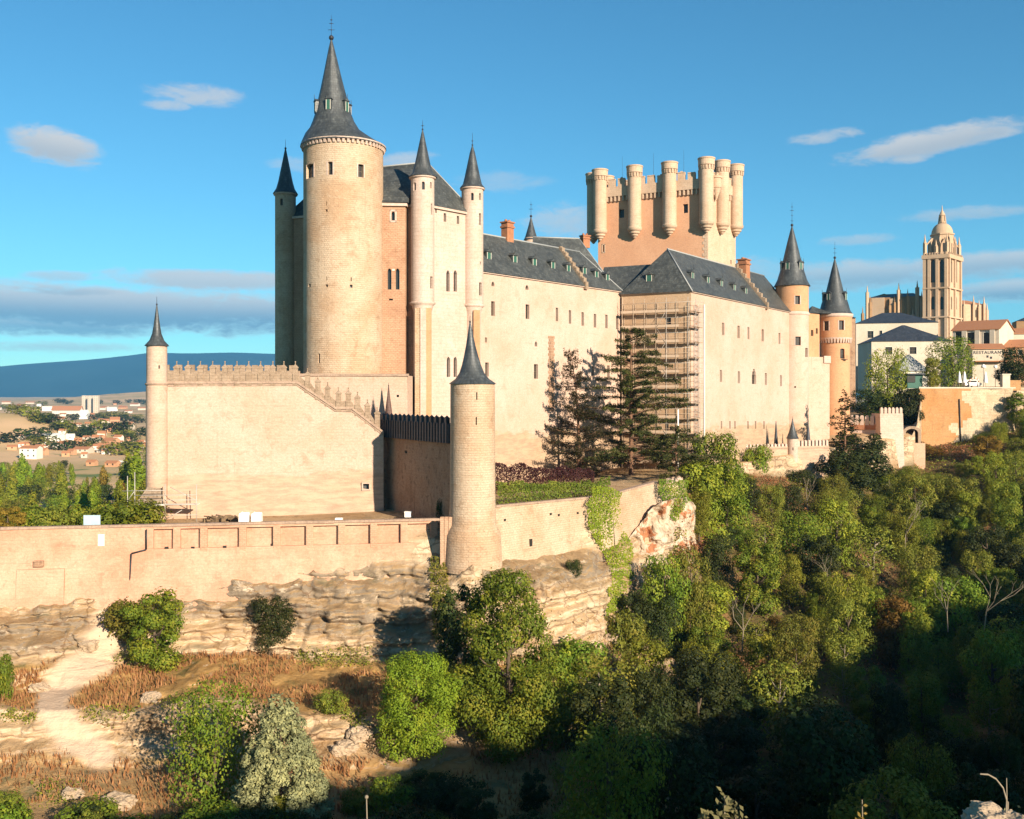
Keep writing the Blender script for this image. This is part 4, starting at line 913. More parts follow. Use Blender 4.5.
for z in ZS:
    for dz in (1.0, 2.0):
        for off in (1.55,):
            mb = MB(); mb.tube(ps.pt(.3, z + dz, -off), Vector((corner_out.x, corner_out.y, z + dz)), .035, None, 5); mb.tube(Vector((corner_out.x, corner_out.y, z + dz)), p2.pt(2.8, z + dz, -1.5), .035, None, 5); mb.build('guard_rail', M['steel'] if dz > 1.5 else M['rust'], root, ps.pt(ps.L / 2, z, -off))
    mb = MB(); a = ps.pt(.5, z, -.4); mb.obox(a, Vector((ps.d.x, ps.d.y, 0)) * (ps.L - .2), Vector((ps.n.x, ps.n.y, 0)) * 1.05, (0, 0, .12)); a = p2.pt(-.9, z + .002, -.4); mb.obox(a, Vector((p2.d.x, p2.d.y, 0)) * 3.7, Vector((p2.n.x, p2.n.y, 0)) * 1.05, (0, 0, .115)); mb.build('deck', M['plank'], root, ps.pt(ps.L / 2, z, -.4))
    mb = MB(); a = ps.pt(.5, z + .125, -1.46); mb.obox(a, Vector((ps.d.x, ps.d.y, 0)) * (ps.L - 2.6), Vector((ps.n.x, ps.n.y, 0)) * .04, (0, 0, .5)); mb.build('toe_board', M['netting'], root, a)
for j, z in enumerate(ZS[:-1]):
    mb = MB(); k = 8.2 if j % 2 else 10.0; mb.tube(ps.pt(k, z + .2, -1.58), ps.pt(18.2 - k, z + 3.05, -1.58), .035, None, 5); mb.build('brace', M['steel'], root, ps.pt(k, z, -1.5))
for z in ZS: 
    mb = MB()
    for dz in (.5, 1.5): mb.tube(p2.pt(1.0, z + dz, -.9), p2.pt(4.0, z + dz, -.9), .03, None, 5)
    mb.build('putlog', M['steel'], root, p2.pt(2, z, -.9))
# ------------------------------------------------------------------ towers at the right end
YE = 252.0
RP = [(17.9, 286.5), (17.0, 285.2), (14.4, 280), (12.6, 274), (10.9, 268), (9.2, 262), (7.0, 252), (4.6, 242), (2.2, 232.5), (.4, 226)]
sp = [(797.3, 300, 4.6, 8.5, 0, 1), (797.7, 341, 5.2, 8.8, 0, 1), (806, 352.7, 2.6, 9), (795, 387, 1.6, 1.8)]
S, root, gs, fn = round_tower('round_tower', 'round tower with orange drum and slate spire ending the right wing', 792.0, YE, 4.05, -17, PZ(286.5, YE), 'plaster', [], roofpx(0, YE, RP), n=16, fin=(.36, 6.0, [(1.3, .35), (2.6, .3), (3.9, .5), (4.8, .3)]))
bpy.data.objects.remove([o for o in root.children if o.name.startswith('wall')][0])
gs = openings(S, sp, .5); mb = MB(); fn = lambda u, v, d: S.pt(u, v, d)
wall(mb, fn, span(-math.pi, math.pi, .13), span(PZ(314.5, YE), PZ(286.5, YE), 2), [q for g in gs for q in g], .5, 0, True); mb.build('drum', M['orange'], root)
mb = MB(); wall(mb, fn, span(-math.pi, math.pi, .13), span(-17, PZ(314.5, YE), 2), [q for g in gs for q in g], .5, 0, True); mb.build('wall', M['plaster'], root)
for g in gs: window_part(fn, g, .5, root, 0, 0, scale_u=.25)
sills(S, gs, root, M['ashlar'], sp, .06)
mb = MB(); mb.lathe(S.c.x, S.c.y, [(4.05, PZ(316, YE)), (4.3, PZ(315, YE)), (4.3, PZ(313.8, YE)), (4.05, PZ(312.5, YE))], 40); mb.build('cornice', M['ashlar'], root)
for a in (-70, -22, 48, 110, 190, 250): cone_dormer(root, S, R(a), 10.8 * .252, PZ(272, YE), 1.25, 2.2, 1.6)
YF = 268.0
RP = [(17.2, 314.8), (16.6, 313.5), (14.8, 311), (13.0, 304), (11.0, 298), (8.6, 292), (6.2, 282), (3.6, 271), (.4, 258.5)]
sp = [(826.8, 325.6, 4.6, 9.5, 0, 1), (841, 325.2, 4.6, 9.5, 0, 1), (842.9, 353.5, 4.6, 10, 1), (843, 400.5, 1.8, 2.4)]
S, root, gs, fn = round_tower('round_tower', 'smaller round tower with slate spire and corbel ring, nearest the cathedral', 834.8, YF, 4.4, -14, PZ(314.5, YF), 'orange', sp, roofpx(0, YF, RP), prof=[(3.85, -14), (3.85, PZ(343, YF)), (4.4, PZ(339, YF)), (4.4, PZ(314.5, YF))], n=48, fin=(.36, 4.5, [(1.5, .5), (2.7, .35)]))
sills(S, gs, root, M['ashlar'], sp, .06)
corbels(root, S, 3.9, PZ(343.5, YF), PZ(339.5, YF), 34, .55, M['ashlar'], rim=True)
mb = MB(); mb.lathe(S.c.x, S.c.y, [(4.4, PZ(318, YF)), (4.65, PZ(317.5, YF)), (4.7, PZ(314.6, YF)), (4.4, PZ(314.4, YF))], 40); mb.build('cornice', M['ashlar'], root)
for a in (-75, -30, 62, 130, 200): cone_dormer(root, S, R(a), 11.5 * .268, PZ(301.5, YF), 1.2, 2.0, 1.6)
mb = MB(); q = S.pt(R(35), PZ(360, YF), -.05, 3.9)
mb.box((q.x, q.y, q.z), (1.9, .8, .12), R(-25)); 
for k in range(6): mb.box((q.x + (k - 2.5) * .33, q.y - .36 + (k - 2.5) * -.15, q.z + .55), (.05, .05, 1.1), R(-25))
mb.build('balcony', M['iron'], root)
# orange connecting wall between the two
root = thing('link_wall', 'orange rendered wall stub between the two right hand round towers', 'wall', (80, 258, -14))
pl = Plane((PX(806, 254.5), 254.5), (PX(819.5, 258.5), 258.5)); mb, gs, fn = flat_wall(pl, PZ(357, 256), PZ(313.5, 256), [(812.2, 333, 2.4, 6), (816.8, 331, 2, 5.5)], .4)
e = pl.pt(pl.L, PZ(357, 256), 0); mb.face([e, e + Vector((2, 8, 0)), e + Vector((2, 8, 11.2)), e + Vector((0, 0, 11.2))]); mb.build('upper_wall', M['orange'], root)
for g in gs: window_part(fn, g, .4, root, 0, 0, bars=False)
pl = Plane((PX(806, 255), 254), (PX(829, 258), 257.5)); mb, gs, fn = flat_wall(pl, -14, PZ(357, 256), [], .4); top = PZ(357, 256)
e = pl.pt(pl.L, -14, 0); mb.face([e, e + Vector((2, 8, 0)), e + Vector((2, 8, top + 14)), e + Vector((0, 0, top + 14))]); a, b = pl.pt(0, top, 0), pl.pt(pl.L, top, 0); mb.face([a, b, b + Vector((2, 8, 0)), a + Vector((2, 8, 0))]); mb.build('lower_wall', M['curtain'], root)
mb = MB(); band(mb, pl, pl.L - 2.2, pl.L + .1, top - 1.5, top + .3, .35); mb.build('coping', M['ashlar'], root)
mb = MB(); a = Vector((PX(809, 262), 262, PZ(313, 262))); mb.add([a, a + Vector((7, 2, 0)), a + Vector((7, 9, 0)), a + Vector((0, 7, 0)), a + Vector((2, 4, 2.2))], [(0, 1, 4), (1, 2, 4), (2, 3, 4), (3, 0, 4)]); mb.build('roof', M['slate'], root)

# ------------------------------------------------------------------ the great keep with bartizans
A, B, C_ = Vector((48.9, 250.0)), Vector((22.6, 262.6)), Vector((58.6, 262.0)); D = B + C_ - A
root = thing('keep', 'huge rectangular pink keep ringed with slender round bartizans', 'tower', ((A.x + D.x) / 2, (A.y + D.y) / 2, 5))
kf, kr = Plane(B, A), Plane(A, C_); zc0, zc1, zp, zm = 50.9, 52.7, 54.7, 56.5
sp = [(621.6, 213.5, 5, 8.5), (685.5, 208.5, 5, 9), (603.6, 248.5, 1.6, 7, 0, 1)]
mb, gs, fn = flat_wall(kf, 5, zc1, sp, .7); mb.build('wall', M['keep_pink'], root); sills(kf, gs, root, M['keep_stone'], sp, .28)
for g in gs: window_part(fn, g, .7, root, 0, 0, bars=(g[0][1] - g[0][0]) > .8)
mb, gs, fn = flat_wall(kr, 5, zc1, [(731, 262, 1.2, 4)], .5); mb.build('wall', M['keep_stone'], root)
mb = MB()
for a, b in ((C_, D), (D, B)): mb.face([(a.x, a.y, 5), (b.x, b.y, 5), (b.x, b.y, zp), (a.x, a.y, zp)])
mb.face([(q.x, q.y, zc1) for q in (A, C_, D, B)]); mb.build('rear_wall', M['keep_pink'], root)
mb = MB(); k = 0; z = 6.0
while z < 43: band(mb, kf, kf.L - (1.3 if k % 2 else .8), kf.L + .07, z, z + .72, .07); z += .75; k += 1
mb.build('quoins', M['keep_stone'], root)
mer = MB(); first = None
for pl in (kf, kr, Plane(C_, D), Plane(D, B)):
    mb = MB(); n = int(pl.L / 1.05)
    for k in range(n):
        u = (k + .5) * pl.L / n; band(mb, pl, u - .22, u + .22, zc0, zc1 - .5, .55)
    band(mb, pl, -.3, pl.L + .3, zc1 - .5, zp, .62); mb.build('machicolation', M['keep_stone'], root)
    mb = MB(); a = pl.pt(0, zp - 1.2, .35); mb.obox(a, Vector((pl.d.x, pl.d.y, 0)) * pl.L, Vector((-pl.n.x, -pl.n.y, 0)) * .2, (0, 0, 1.1)); mb.build('parapet', M['keep_stone'], root)
    n = int(pl.L / 2.6)
    for k in range(n):
        u = (k + .5) * pl.L / n; h = (zm - zp) * (1.0 if k % 3 else .86)
        w = MB(); band(w, pl, u - .95, u + .95, zp, zp + h, .62); a = pl.pt(u - .95, zp, .0); w.obox(a, Vector((pl.d.x, pl.d.y, 0)) * 1.9, Vector((-pl.n.x, -pl.n.y, 0)) * .3, (0, 0, h - .004)); band(w, pl, u - .98, u + .98, zp + h, zp + h + .22, .72)
        if k % 2 == 0: band(w, pl, u - .25, u + .25, zp + h + .22, zp + h + .55, .4)
        w.build('merlon', M['keep_stone'], root, pl.pt(u, zp, 0))
def bartizan(q, z_off=0.0, r=1.75):
    S = Round(0, 1, r); S.c = q; ph = math.atan2(q.x, q.y); S.t = Vector((-math.sin(ph), -math.cos(ph))); S.w = Vector((math.cos(ph), -math.sin(ph)))
    zb, zt = 43.4 + z_off, 59.5 + z_off; k = r / 1.75
    mb = MB(); mb.lathe(q.x, q.y, [(.05, zb - 2.7), (.45 * k, zb - 2.4), (.5 * k, zb - 2.2), (.9 * k, zb - 1.9), (.95 * k, zb - 1.6), (1.35 * k, zb - 1.3), (1.4 * k, zb - .9), (1.8 * k, zb - .5), (1.92 * k, zb - .1), (1.92 * k, zb + .15), (r, zb + .3), (r, zt - 2.6), (r, zt - 2.1), (2.06 * k, zt - 1.9), (2.08 * k, zt - .5), (2.2 * k, zt - .4), (2.2 * k, zt - .12), (1.9 * k, zt)], 28, 0, False, captop=True)
    b = mb.build('bartizan', M['keep_stone'], root, (q.x, q.y, zb))
    corbels(b, S, r - .02, zt - 3.0, zt - 2.05, 16, .34, M['keep_stone'], rim=False, wf=.55)
    return b
for px in (601, 635.5, 670.4, 707.2):
    u = kf.u(px); q = kf.A + kf.d * u + kf.n * .75; bartizan(q, (0.15 if px > 700 else 0))
for u in (6.4, 14.2): bartizan(kr.A + kr.d * u + kr.n * .7, .6 if u < 10 else 1.0)
bartizan(B + Vector((-.9, 3.6)), .0); bartizan(D + Vector((0, 1)), 0); bartizan((B + D) / 2 + Vector((-2, 1)), 0)
S = Round(0, 1, .9); S.c = kr.A + kr.d * 3.4 + kr.n * .6
mb = MB(); mb.lathe(S.c.x, S.c.y, [(.1, 49.5), (.5, 50.6), (1.2, 52.6), (1.35, 52.7), (1.35, 55), (1.55, 55.1), (1.55, 55.6), (1.2, 55.7)], 20, 0, False, captop=True); mb.build('bartizan', M['keep_stone'], root, (S.c.x, S.c.y, 50))
mb = MB(); q = kf.pt(kf.L * .72, zc1, 3)
for u in (6, 14.5, 22.5):
    q = kf.pt(u, 57, 2); mb = MB(); mb.tube(q - Vector((0, 0, 4)), q + Vector((0, 0, 6)), .05, .02, 5); mb.build('lightning_rod', M['iron'], root, q)

# ------------------------------------------------------------------ terrace wall on the left with its stair parapet
TA, TB = Vector((PX(149, 146.0), 146.0)), Vector((PX(383.5, 152.6), 152.6)); pt_ = Plane(TA, TB)
root = thing('terrace_wall', 'tall pale curtain wall with pinnacled parapet stepping down to the right', 'wall', ((TA.x + TB.x) / 2, (TA.y + TB.y) / 2, -18.5))
edge = [(149, 383.2), (297, 382.8), (335, 408.5), (352, 408.8), (383.5, 433)]
eu = [pt_.uz(x, y) for x, y in edge]; eux, euz = [e[0] for e in eu], [e[1] for e in eu]
zb = -19.0
def tfn(u, v, d):
    top = np.interp(u, eux, euz); k = float(fbm(np.array([[u * .35, v * 8, 2.0]]), 4, 31)[0]); low = max(0, .38 - v) / .38
    return pt_.pt(u, zb + (top - zb) * v, d + k * (.10 + .55 * low) - low * .5)
us = sorted(set(span(0, pt_.L, .9) + eux)); vs = span(0, 1, 1 / 26)
u_, z_ = pt_.uz(366, 486.5); hv = (z_ - zb) / (np.interp(u_, eux, euz) - zb); hole = (u_ - .45, u_ + .45, hv - .025, hv + .028)
mb = MB(); wall(mb, tfn, us, vs, [hole], .7, 0, True)
bk = lambda u, z: pt_.pt(u, z, 2.6)
for a, b in zip(eux[:-1], eux[1:]):
    za, zc = np.interp(a, eux, euz), np.interp(b, eux, euz); mb.face([pt_.pt(a, za, 0), pt_.pt(b, zc, 0), bk(b, zc), bk(a, za)]); mb.face([bk(b, zb), bk(a, zb), bk(a, za), bk(b, zc)])
mb.face([pt_.pt(pt_.L, zb, 0), bk(pt_.L, zb), bk(pt_.L, euz[-1]), pt_.pt(pt_.L, euz[-1], 0)]); mb.face([bk(0, zb), pt_.pt(0, zb, 0), pt_.pt(0, euz[0], 0), bk(0, euz[0])])
mb.build('wall', M['curtain'], root)
window_part(tfn, [hole], .6, root, 0, 0, bars=False)
mb = MB(); a, b, c, d = hole; zz = lambda v: zb + (np.interp(u_, eux, euz) - zb) * v
for x0, x1, y0, y1 in ((a - .22, a, zz(c) - .2, zz(d) + .2), (b, b + .22, zz(c) - .2, zz(d) + .2), (a, b, zz(d), zz(d) + .2), (a, b, zz(c) - .2, zz(c))): band(mb, pt_, x0, x1, y0, y1, .32)
mb.build('window_surround', M['ashlar'], root)
mb = MB()
for (a, za), (b, zc) in zip(eu[:-1], eu[1:]): band(mb, pt_, a, b + .02, za - .1, za + .28, .22, slope=zc - za); band(mb, pt_, a, b + .02, za - .45, za - .22, .10, slope=zc - za)
mb.build('coping', M['coping'], root)
PW = [(170, 383, 0), (176.5, 383, 1), (187.8, 383, 1), (200.2, 383, 1), (212.5, 383, 1), (224.8, 383, 1), (236.8, 383, 1), (248.6, 383, 1), (260.5, 383, 1), (272.8, 383, 1), (283.8, 383, 1), (295.3, 383, 1), (307.5, 389, 1), (317.8, 396.5, 1), (327.6, 403, 1), (338.5, 408.5, 1), (348.5, 408.7, 1), (357.5, 413, 1), (367.5, 421, 1), (377.3, 428, 1)]
for i, (px, py, cap) in enumerate(PW):
    if not cap: continue
    u = pt_.u(px); z = float(np.interp(u, eux, euz)) + .2; w = .78; hgt = 2.0
    mb = MB(); a = pt_.pt(u - w / 2, z - .6, -.12); X = Vector((pt_.d.x, pt_.d.y, 0)); N = Vector((-pt_.n.x, -pt_.n.y, 0)); Z = Vector((0, 0, 1))
    mb.obox(a, X * w, N * .75, Z * (hgt + .6)); c0 = pt_.pt(u, z + hgt, .25)
    for ww, h0, h1 in ((w * 1.22, 0, .14),): mb.obox(c0 - X * ww / 2 - N * .46, X * ww, N * .92, Z * h1)
    b4 = [c0 - X * .48 - N * .44 + Z * .14, c0 + X * .48 - N * .44 + Z * .14, c0 + X * .48 + N * .44 + Z * .14, c0 - X * .48 + N * .44 + Z * .14]; t4 = c0 + Z * .62
    mb.add(b4 + [t4], [(0, 1, 4), (1, 2, 4), (2, 3, 4), (3, 0, 4)]); mb.tube(t4 - Z * .1, t4 + Z * .3, .11, .05, 6); mb.sphere(t4 + Z * .32, .12)
    mb.build('pinnacle', M['parapet'], root, c0)
    if i < len(PW) - 1:
        u2 = pt_.u(PW[i + 1][0]); z2_ = float(np.interp(u2, eux, euz)) + .2; L_ = u2 - u - w
        a = pt_.pt(u + w / 2, z, .02); b2 = pt_.pt(u2 - w / 2, z2_, .02); up = Z * (1.15 if px < 296 else .95)
        mb = MB(); v = [a, b2, b2 + up, a + up]; mb.add(v + [q + N * .4 for q in v], [(0, 1, 2, 3), (4, 7, 6, 5), (3, 2, 6, 7), (0, 3, 7, 4), (1, 5, 6, 2)]); mb.build('parapet_panel', M['parapet'], root, a)
# far side parapet of the same terrace (seen over the front one)
root2 = thing('terrace_parapet', 'rear parapet of the terrace behind the pinnacles, mostly hidden', 'wall', (PX(230, 162), 162, -19))
mb = MB(); pl = Plane((PX(158, 158), 158), (PX(300, 161), 161)); mb.obox(pl.pt(0, -19, 0), Vector((pl.d.x, pl.d.y, 0)) * pl.L, Vector((-pl.n.x, -pl.n.y, 0)) * .6, (0, 0, 23.2)); mb.build('wall', M['parapet'], root2)
u = .8
while u < pl.L - 1:
    mb = MB(); mb.obox(pl.pt(u, 4.2, 0), Vector((pl.d.x, pl.d.y, 0)) * .9, Vector((-pl.n.x, -pl.n.y, 0)) * .55, (0, 0, .9)); mb.build('merlon', M['parapet'], root2, pl.pt(u, 4.2, 0)); u += 1.95
# corner turret of that wall
YL = 146.2
TPL = [(11.8, 346), (11.2, 345), (7.2, 340.5), (4.6, 334), (3.2, 326), (1.8, 315), (.5, 305)]
S, root, gs, fn = round_tower('watch_turret', 'small round watch turret with black cone at the left end of the curtain wall', 156.8, YL, 1.45, -19, PZ(346, YL), 'curtain', [(159, 367, 1.4, 3.4)], roofpx(0, YL, TPL), prof=[(1.55, -19), (1.5, PZ(384.5, YL)), (1.45, PZ(384, YL)), (1.45, PZ(346, YL))], depth=.3, n=28, fin=(.14, 1.2, []))
mb = MB(); mb.lathe(S.c.x, S.c.y, [(1.5, PZ(385.5, YL)), (1.66, PZ(384.8, YL)), (1.66, PZ(383.4, YL)), (1.44, PZ(383, YL))], 28); mb.build('cornice', M['coping'], root)
# slim brown spire behind the stair parapet
S, root, gs, fn = round_tower('stair_turret', 'narrow brown spire rising behind the dark battlemented wall', 388.6, 156.5, .85, -17, PZ(428, 156.5), 'oldwall', [], roofpx(0, 156.5, [(6.4, 429), (5.2, 426), (3.0, 408), (1.4, 396), (.5, 386)]), 'brownspire', n=16, fin=(.1, .5, []))

# ------------------------------------------------------------------ shaded battlemented wall
DA, DB = Vector((PX(383.8, 156.4), 156.4)), Vector((PX(452, 133.6), 133.6)); pdk = Plane(DA, DB)
root = thing('battlement_wall', 'shaded brown wall with battlements coloured dark as in shade beside the cone turret', 'wall', ((DA.x + DB.x) / 2, (DA.y + DB.y) / 2, -18.5))
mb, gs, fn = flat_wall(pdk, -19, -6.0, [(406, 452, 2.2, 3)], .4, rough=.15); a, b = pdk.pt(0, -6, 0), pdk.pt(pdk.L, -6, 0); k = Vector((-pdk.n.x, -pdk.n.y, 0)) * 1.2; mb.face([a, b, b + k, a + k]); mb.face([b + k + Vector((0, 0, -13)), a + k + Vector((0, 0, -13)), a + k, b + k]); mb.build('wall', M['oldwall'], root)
mb = MB(); band(mb, pdk, -.6, pdk.L, -6.2, -3.6, .55)
n = 26
for k in range(n): u = (k + .5) * pdk.L / n; band(mb, pdk, u - .16, u + .16, -6.2, -3.5, .68)
mb.build('machicolation', M['slate_dark'], root)  # band and merlons take a dark slate colour to stand for their shade
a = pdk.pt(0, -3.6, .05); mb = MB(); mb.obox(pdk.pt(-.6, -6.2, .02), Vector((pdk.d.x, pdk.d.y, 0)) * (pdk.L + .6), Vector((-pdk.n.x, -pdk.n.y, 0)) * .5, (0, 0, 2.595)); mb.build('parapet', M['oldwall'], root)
n = 15
for k in range(n):
    u = (k + .4) * pdk.L / n; mb = MB(); band(mb, pdk, u - .34, u + .34, -3.6, -2.75, .55); c0 = pdk.pt(u, -2.75, -.28); mb.add([c0 + Vector((-.3, -.3, 0)), c0 + Vector((.3, -.3, 0)), c0 + Vector((.3, .3, 0)), c0 + Vector((-.3, .3, 0)), c0 + Vector((0, 0, .3))], [(0, 1, 4), (1, 2, 4), (2, 3, 4), (3, 0, 4)]); mb.build('merlon', M['slate_dark'], root, c0)

# ------------------------------------------------------------------ cone turret at the corner of the lower wall
YC = 133.2
TPC = [(23.6, 384), (22.8, 383), (17.0, 379), (12.6, 373), (9.6, 365), (7.2, 356), (4.9, 346), (2.7, 334), (.6, 322.5)]
S, root, gs, fn = round_tower('cone_turret', 'round stone turret with flared slate cone in front of the long wing', 472.6, YC, 2.95, -23, PZ(384, YC), 'masonry', [(476.7, 396, 1.2, 7.5), (476.2, 421, 1.2, 8)], roofpx(0, YC, TPC), prof=[(4.0, -23), (3.75, -18.2), (3.15, -16.9), (3.02, -13), (2.95, PZ(384, YC))], shift=[0, 0, -.05, -.1, -.15, -.2, -.25, -.3, -.34], depth=.35, n=48, fin=(.14, .9, []))
mb = MB(); q = S.pt(R(-72), -23, -.25, 3.3)
for k, dx in enumerate((0, .55, 1.1)):
    mb.box((q.x - .6 + dx, q.y - .2 + k * .1, -19.3), (.5, .9, 7.0))
mb.build('brick_buttress', M['pilaster'], root)
# ------------------------------------------------------------------ lower enclosing wall, left: panels between brick pilasters
LA, LB = Vector((PX(-40, 124.2), 124.2)), Vector((PX(447, 134.6), 134.6)); plw = Plane(LA, LB)
root = thing('enclosing_wall', 'long low enclosing wall with recessed panels and brick pilasters on the rock edge', 'wall', ((LA.x + LB.x) / 2, (LA.y + LB.y) / 2, -25))
pil = [148, 175, 202, 241, 275, 308, 340, 372, 402.5, 432.5]
def ztop(px):
    return PZ(np.interp(px, [-40, 110, 445], [530, 527, 517.5]), plw.Y(plw.u(px)))
zt = -16.62
rec = []
for a, b in zip(pil, pil[1:] + [449]):
    ua, ub = plw.u(a) + .68, plw.u(b) - .28
    rec.append((ua, ub, -19.5, -16.95))
def lfn(u, v, d):
    k = float(fbm(np.array([[u * .3, v * .3, 3.0]]), 4, 37)[0]); low = np.clip((-19.5 - v) / 6, 0, 1)
    return plw.pt(u, v, d + k * (.06 + .5 * low) - low * .7)
mb = MB(); wall(mb, lfn, span(0, plw.L, 1.1), span(-29, zt, .9), rec, .55, 0, True)
N = Vector((-plw.n.x, -plw.n.y, 0)); Xd = Vector((plw.d.x, plw.d.y, 0))
for (a, b, c, d) in rec: mb.face([plw.pt(a, c, .52), plw.pt(b, c, .52), plw.pt(b, d, .52), plw.pt(a, d, .52)])
a, b = plw.pt(0, zt, 0), plw.pt(plw.L, zt, 0); mb.face([a, b, b + N * .9, a + N * .9]); mb.face([b + N * .9 - Vector((0, 0, 3)), a + N * .9 - Vector((0, 0, 3)), a + N * .9, b + N * .9])
mb.build('wall', M['lower'], root)
for px in pil:
    u = plw.u(px); mb = MB(); band(mb, plw, u - .22, u + .66, -19.4, -16.8, .09); band(mb, plw, u - .2, u + .62, -20.0, -19.42, .05); mb.build('pilaster', M['pilaster'] if px not in (148, 175, 402.5) else M['lower'], root, plw.pt(u, -19, 0))
mb = MB(); random.seed(3); u = 0
while u < plw.L:
    w = random.uniform(1.6, 3.4); band(mb, plw, u, min(u + w - .02, plw.L), zt + random.uniform(-.02, .03), zt + .30 + random.uniform(-.04, .05), .16 + random.uniform(-.03, .03)); mb.obox(plw.pt(u, zt + .02, 0), Xd * (min(u + w, plw.L) - u - .02), N * .95, (0, 0, .26)); u += w
mb.build('coping', M['coping'], root)
for px, py in ((165, 549), (191, 549), (223, 548), (272, 545)):
    u, z = plw.uz(px, py); mb = MB(); mb.obox(plw.pt(u, z, -.02), Xd * .45, N * .05, (0, 0, .3)); mb.build('drain_hole', M['glass'], root, plw.pt(u, z, 0))
# buttress and old niche at the left
mb = MB(); a = plw.pt(plw.u(18), -31, -1.3); mb.add([a, a + Xd * 5.6, a + Xd * 5.6 + N * 2, a + N * 2, a + Vector((0, 0, 9.4)) + N * .7, a + Xd * 5.6 + Vector((0, 0, 9.4)) + N * .7, a + Xd * 5.6 + N * 2 + Vector((0, 0, 9.4)), a + N * 2 + Vector((0, 0, 9.4))], [(0, 1, 5, 4), (1, 2, 6, 5), (3, 0, 4, 7), (4, 5, 6, 7)]); mb.build('buttress', M['lower'], root)
u, z = plw.uz(35, 566); mb = MB(); mb.obox(plw.pt(u, z, -.72), Xd * 1.2, N * .3, (0, 0, .75)); mb.build('niche', M['oldwall'], root, plw.pt(u, z, 0))
u, z = plw.uz(98, 546); mb = MB(); mb.obox(plw.pt(u, z, -.1), Xd * .8, N * .2, (0, 0, 1.5)); mb.build('whitewashed_patch', M['offwhite'], root, plw.pt(u, z, 0))
pc = [plw.uz(147, 529), plw.uz(147, 549), plw.uz(132, 553), plw.uz(130, 585)]; mb = MB()
for (a, b), (c, d) in zip(pc[:-1], pc[1:]): mb.tube(plw.pt(a, b, -.38), plw.pt(c, d, -.38 - .5 * (d < -24)), .09, None, 6)
mb.build('drainpipe', M['iron'], root)
# right of the cone turret
pts = [(495.5, 134.4, 507.2), (588, 150, 498.5), (612, 152.4, 495), (657, 165, 482.5)]
root = thing('garden_wall', 'pale rubble garden wall right of the cone turret on the cliff', 'wall', (PX(560, 145), 145, -22))
mb = MB(); mc = MB()
for (x0, y0, t0), (x1, y1, t1) in zip(pts[:-1], pts[1:]):
    pl = Plane((PX(x0, y0), y0), (PX(x1, y1), y1)); za, zc = PZ(t0, y0), PZ(t1, y1)
    def gfn(u, v, d, pl=pl, za=za, zc=zc):
        z = -23.5 + (za + (zc - za) * u / pl.L + 23.5) * v; k = float(fbm(np.array([[pl.A.x + u * .4, z * .4, 3.0]]), 4, 39)[0]); return pl.pt(u, z, d + k * .16 * min(1, u, max(0, pl.L - u)) - (1 - v) * .6)
    wall(mb, gfn, span(0, pl.L, 1.0), span(0, 1, .12), [], .3, 0, True); a, b = pl.pt(0, za, 0), pl.pt(pl.L, zc, 0); k = Vector((-pl.n.x, -pl.n.y, 0)) * .8; mb.face([a, b, b + k, a + k]); band(mc, pl, 0, pl.L, za - .02, za + .25, .14, slope=zc - za); 
    mc.obox(a + Vector((0, 0, .01)), b - a, k, (0, 0, .22))
mb.build('wall', M['masonry'], root); mc.build('coping', M['coping'], root)
pl = Plane((PX(495.5, 134.4), 134.4), (PX(588, 150), 150))
for px, py in ((503, 521), (549, 515), (557, 516), (576, 514), (502, 546)):
    u, z = pl.uz(px, py); mb = MB(); mb.obox(pl.pt(u, z, -.25), Vector((pl.d.x, pl.d.y, 0)) * .35, Vector((-pl.n.x, -pl.n.y, 0)) * .2, (0, 0, .3)); mb.build('drain_hole', M['glass'], root, pl.pt(u, z, 0))
u, z = pl.uz(527.5, 546); mb = MB(); mb.obox(pl.pt(u, z, -.52), Vector((pl.d.x, pl.d.y, 0)) * .45, Vector((-pl.n.x, -pl.n.y, 0)) * .3, (0, 0, 1.0)); mb.build('drain_opening', M['glass'], root, pl.pt(u, z, 0))
mb = MB(); pl = Plane((PX(672, 171), 171), (PX(683, 176), 176)); m2, _, _ = flat_wall(pl, -22, PZ(478, 172), [], .3); root = thing('garden_wall', 'short bright wall piece showing between the green bushes below the cedar', 'wall', (*pl.A, -22)); m2.obox(pl.pt(0, -22, .02), Vector((pl.d.x, pl.d.y, 0)) * pl.L, Vector((-pl.n.x, -pl.n.y, 0)), (0, 0, 22 + PZ(478, 172) - .02)); m2.build('wall', M['ashlar'], root); mb = MB(); band(mb, pl, -.1, pl.L + .1, PZ(478, 172), PZ(478, 172) + .25, .12); mb.build('coping', M['coping'], root)

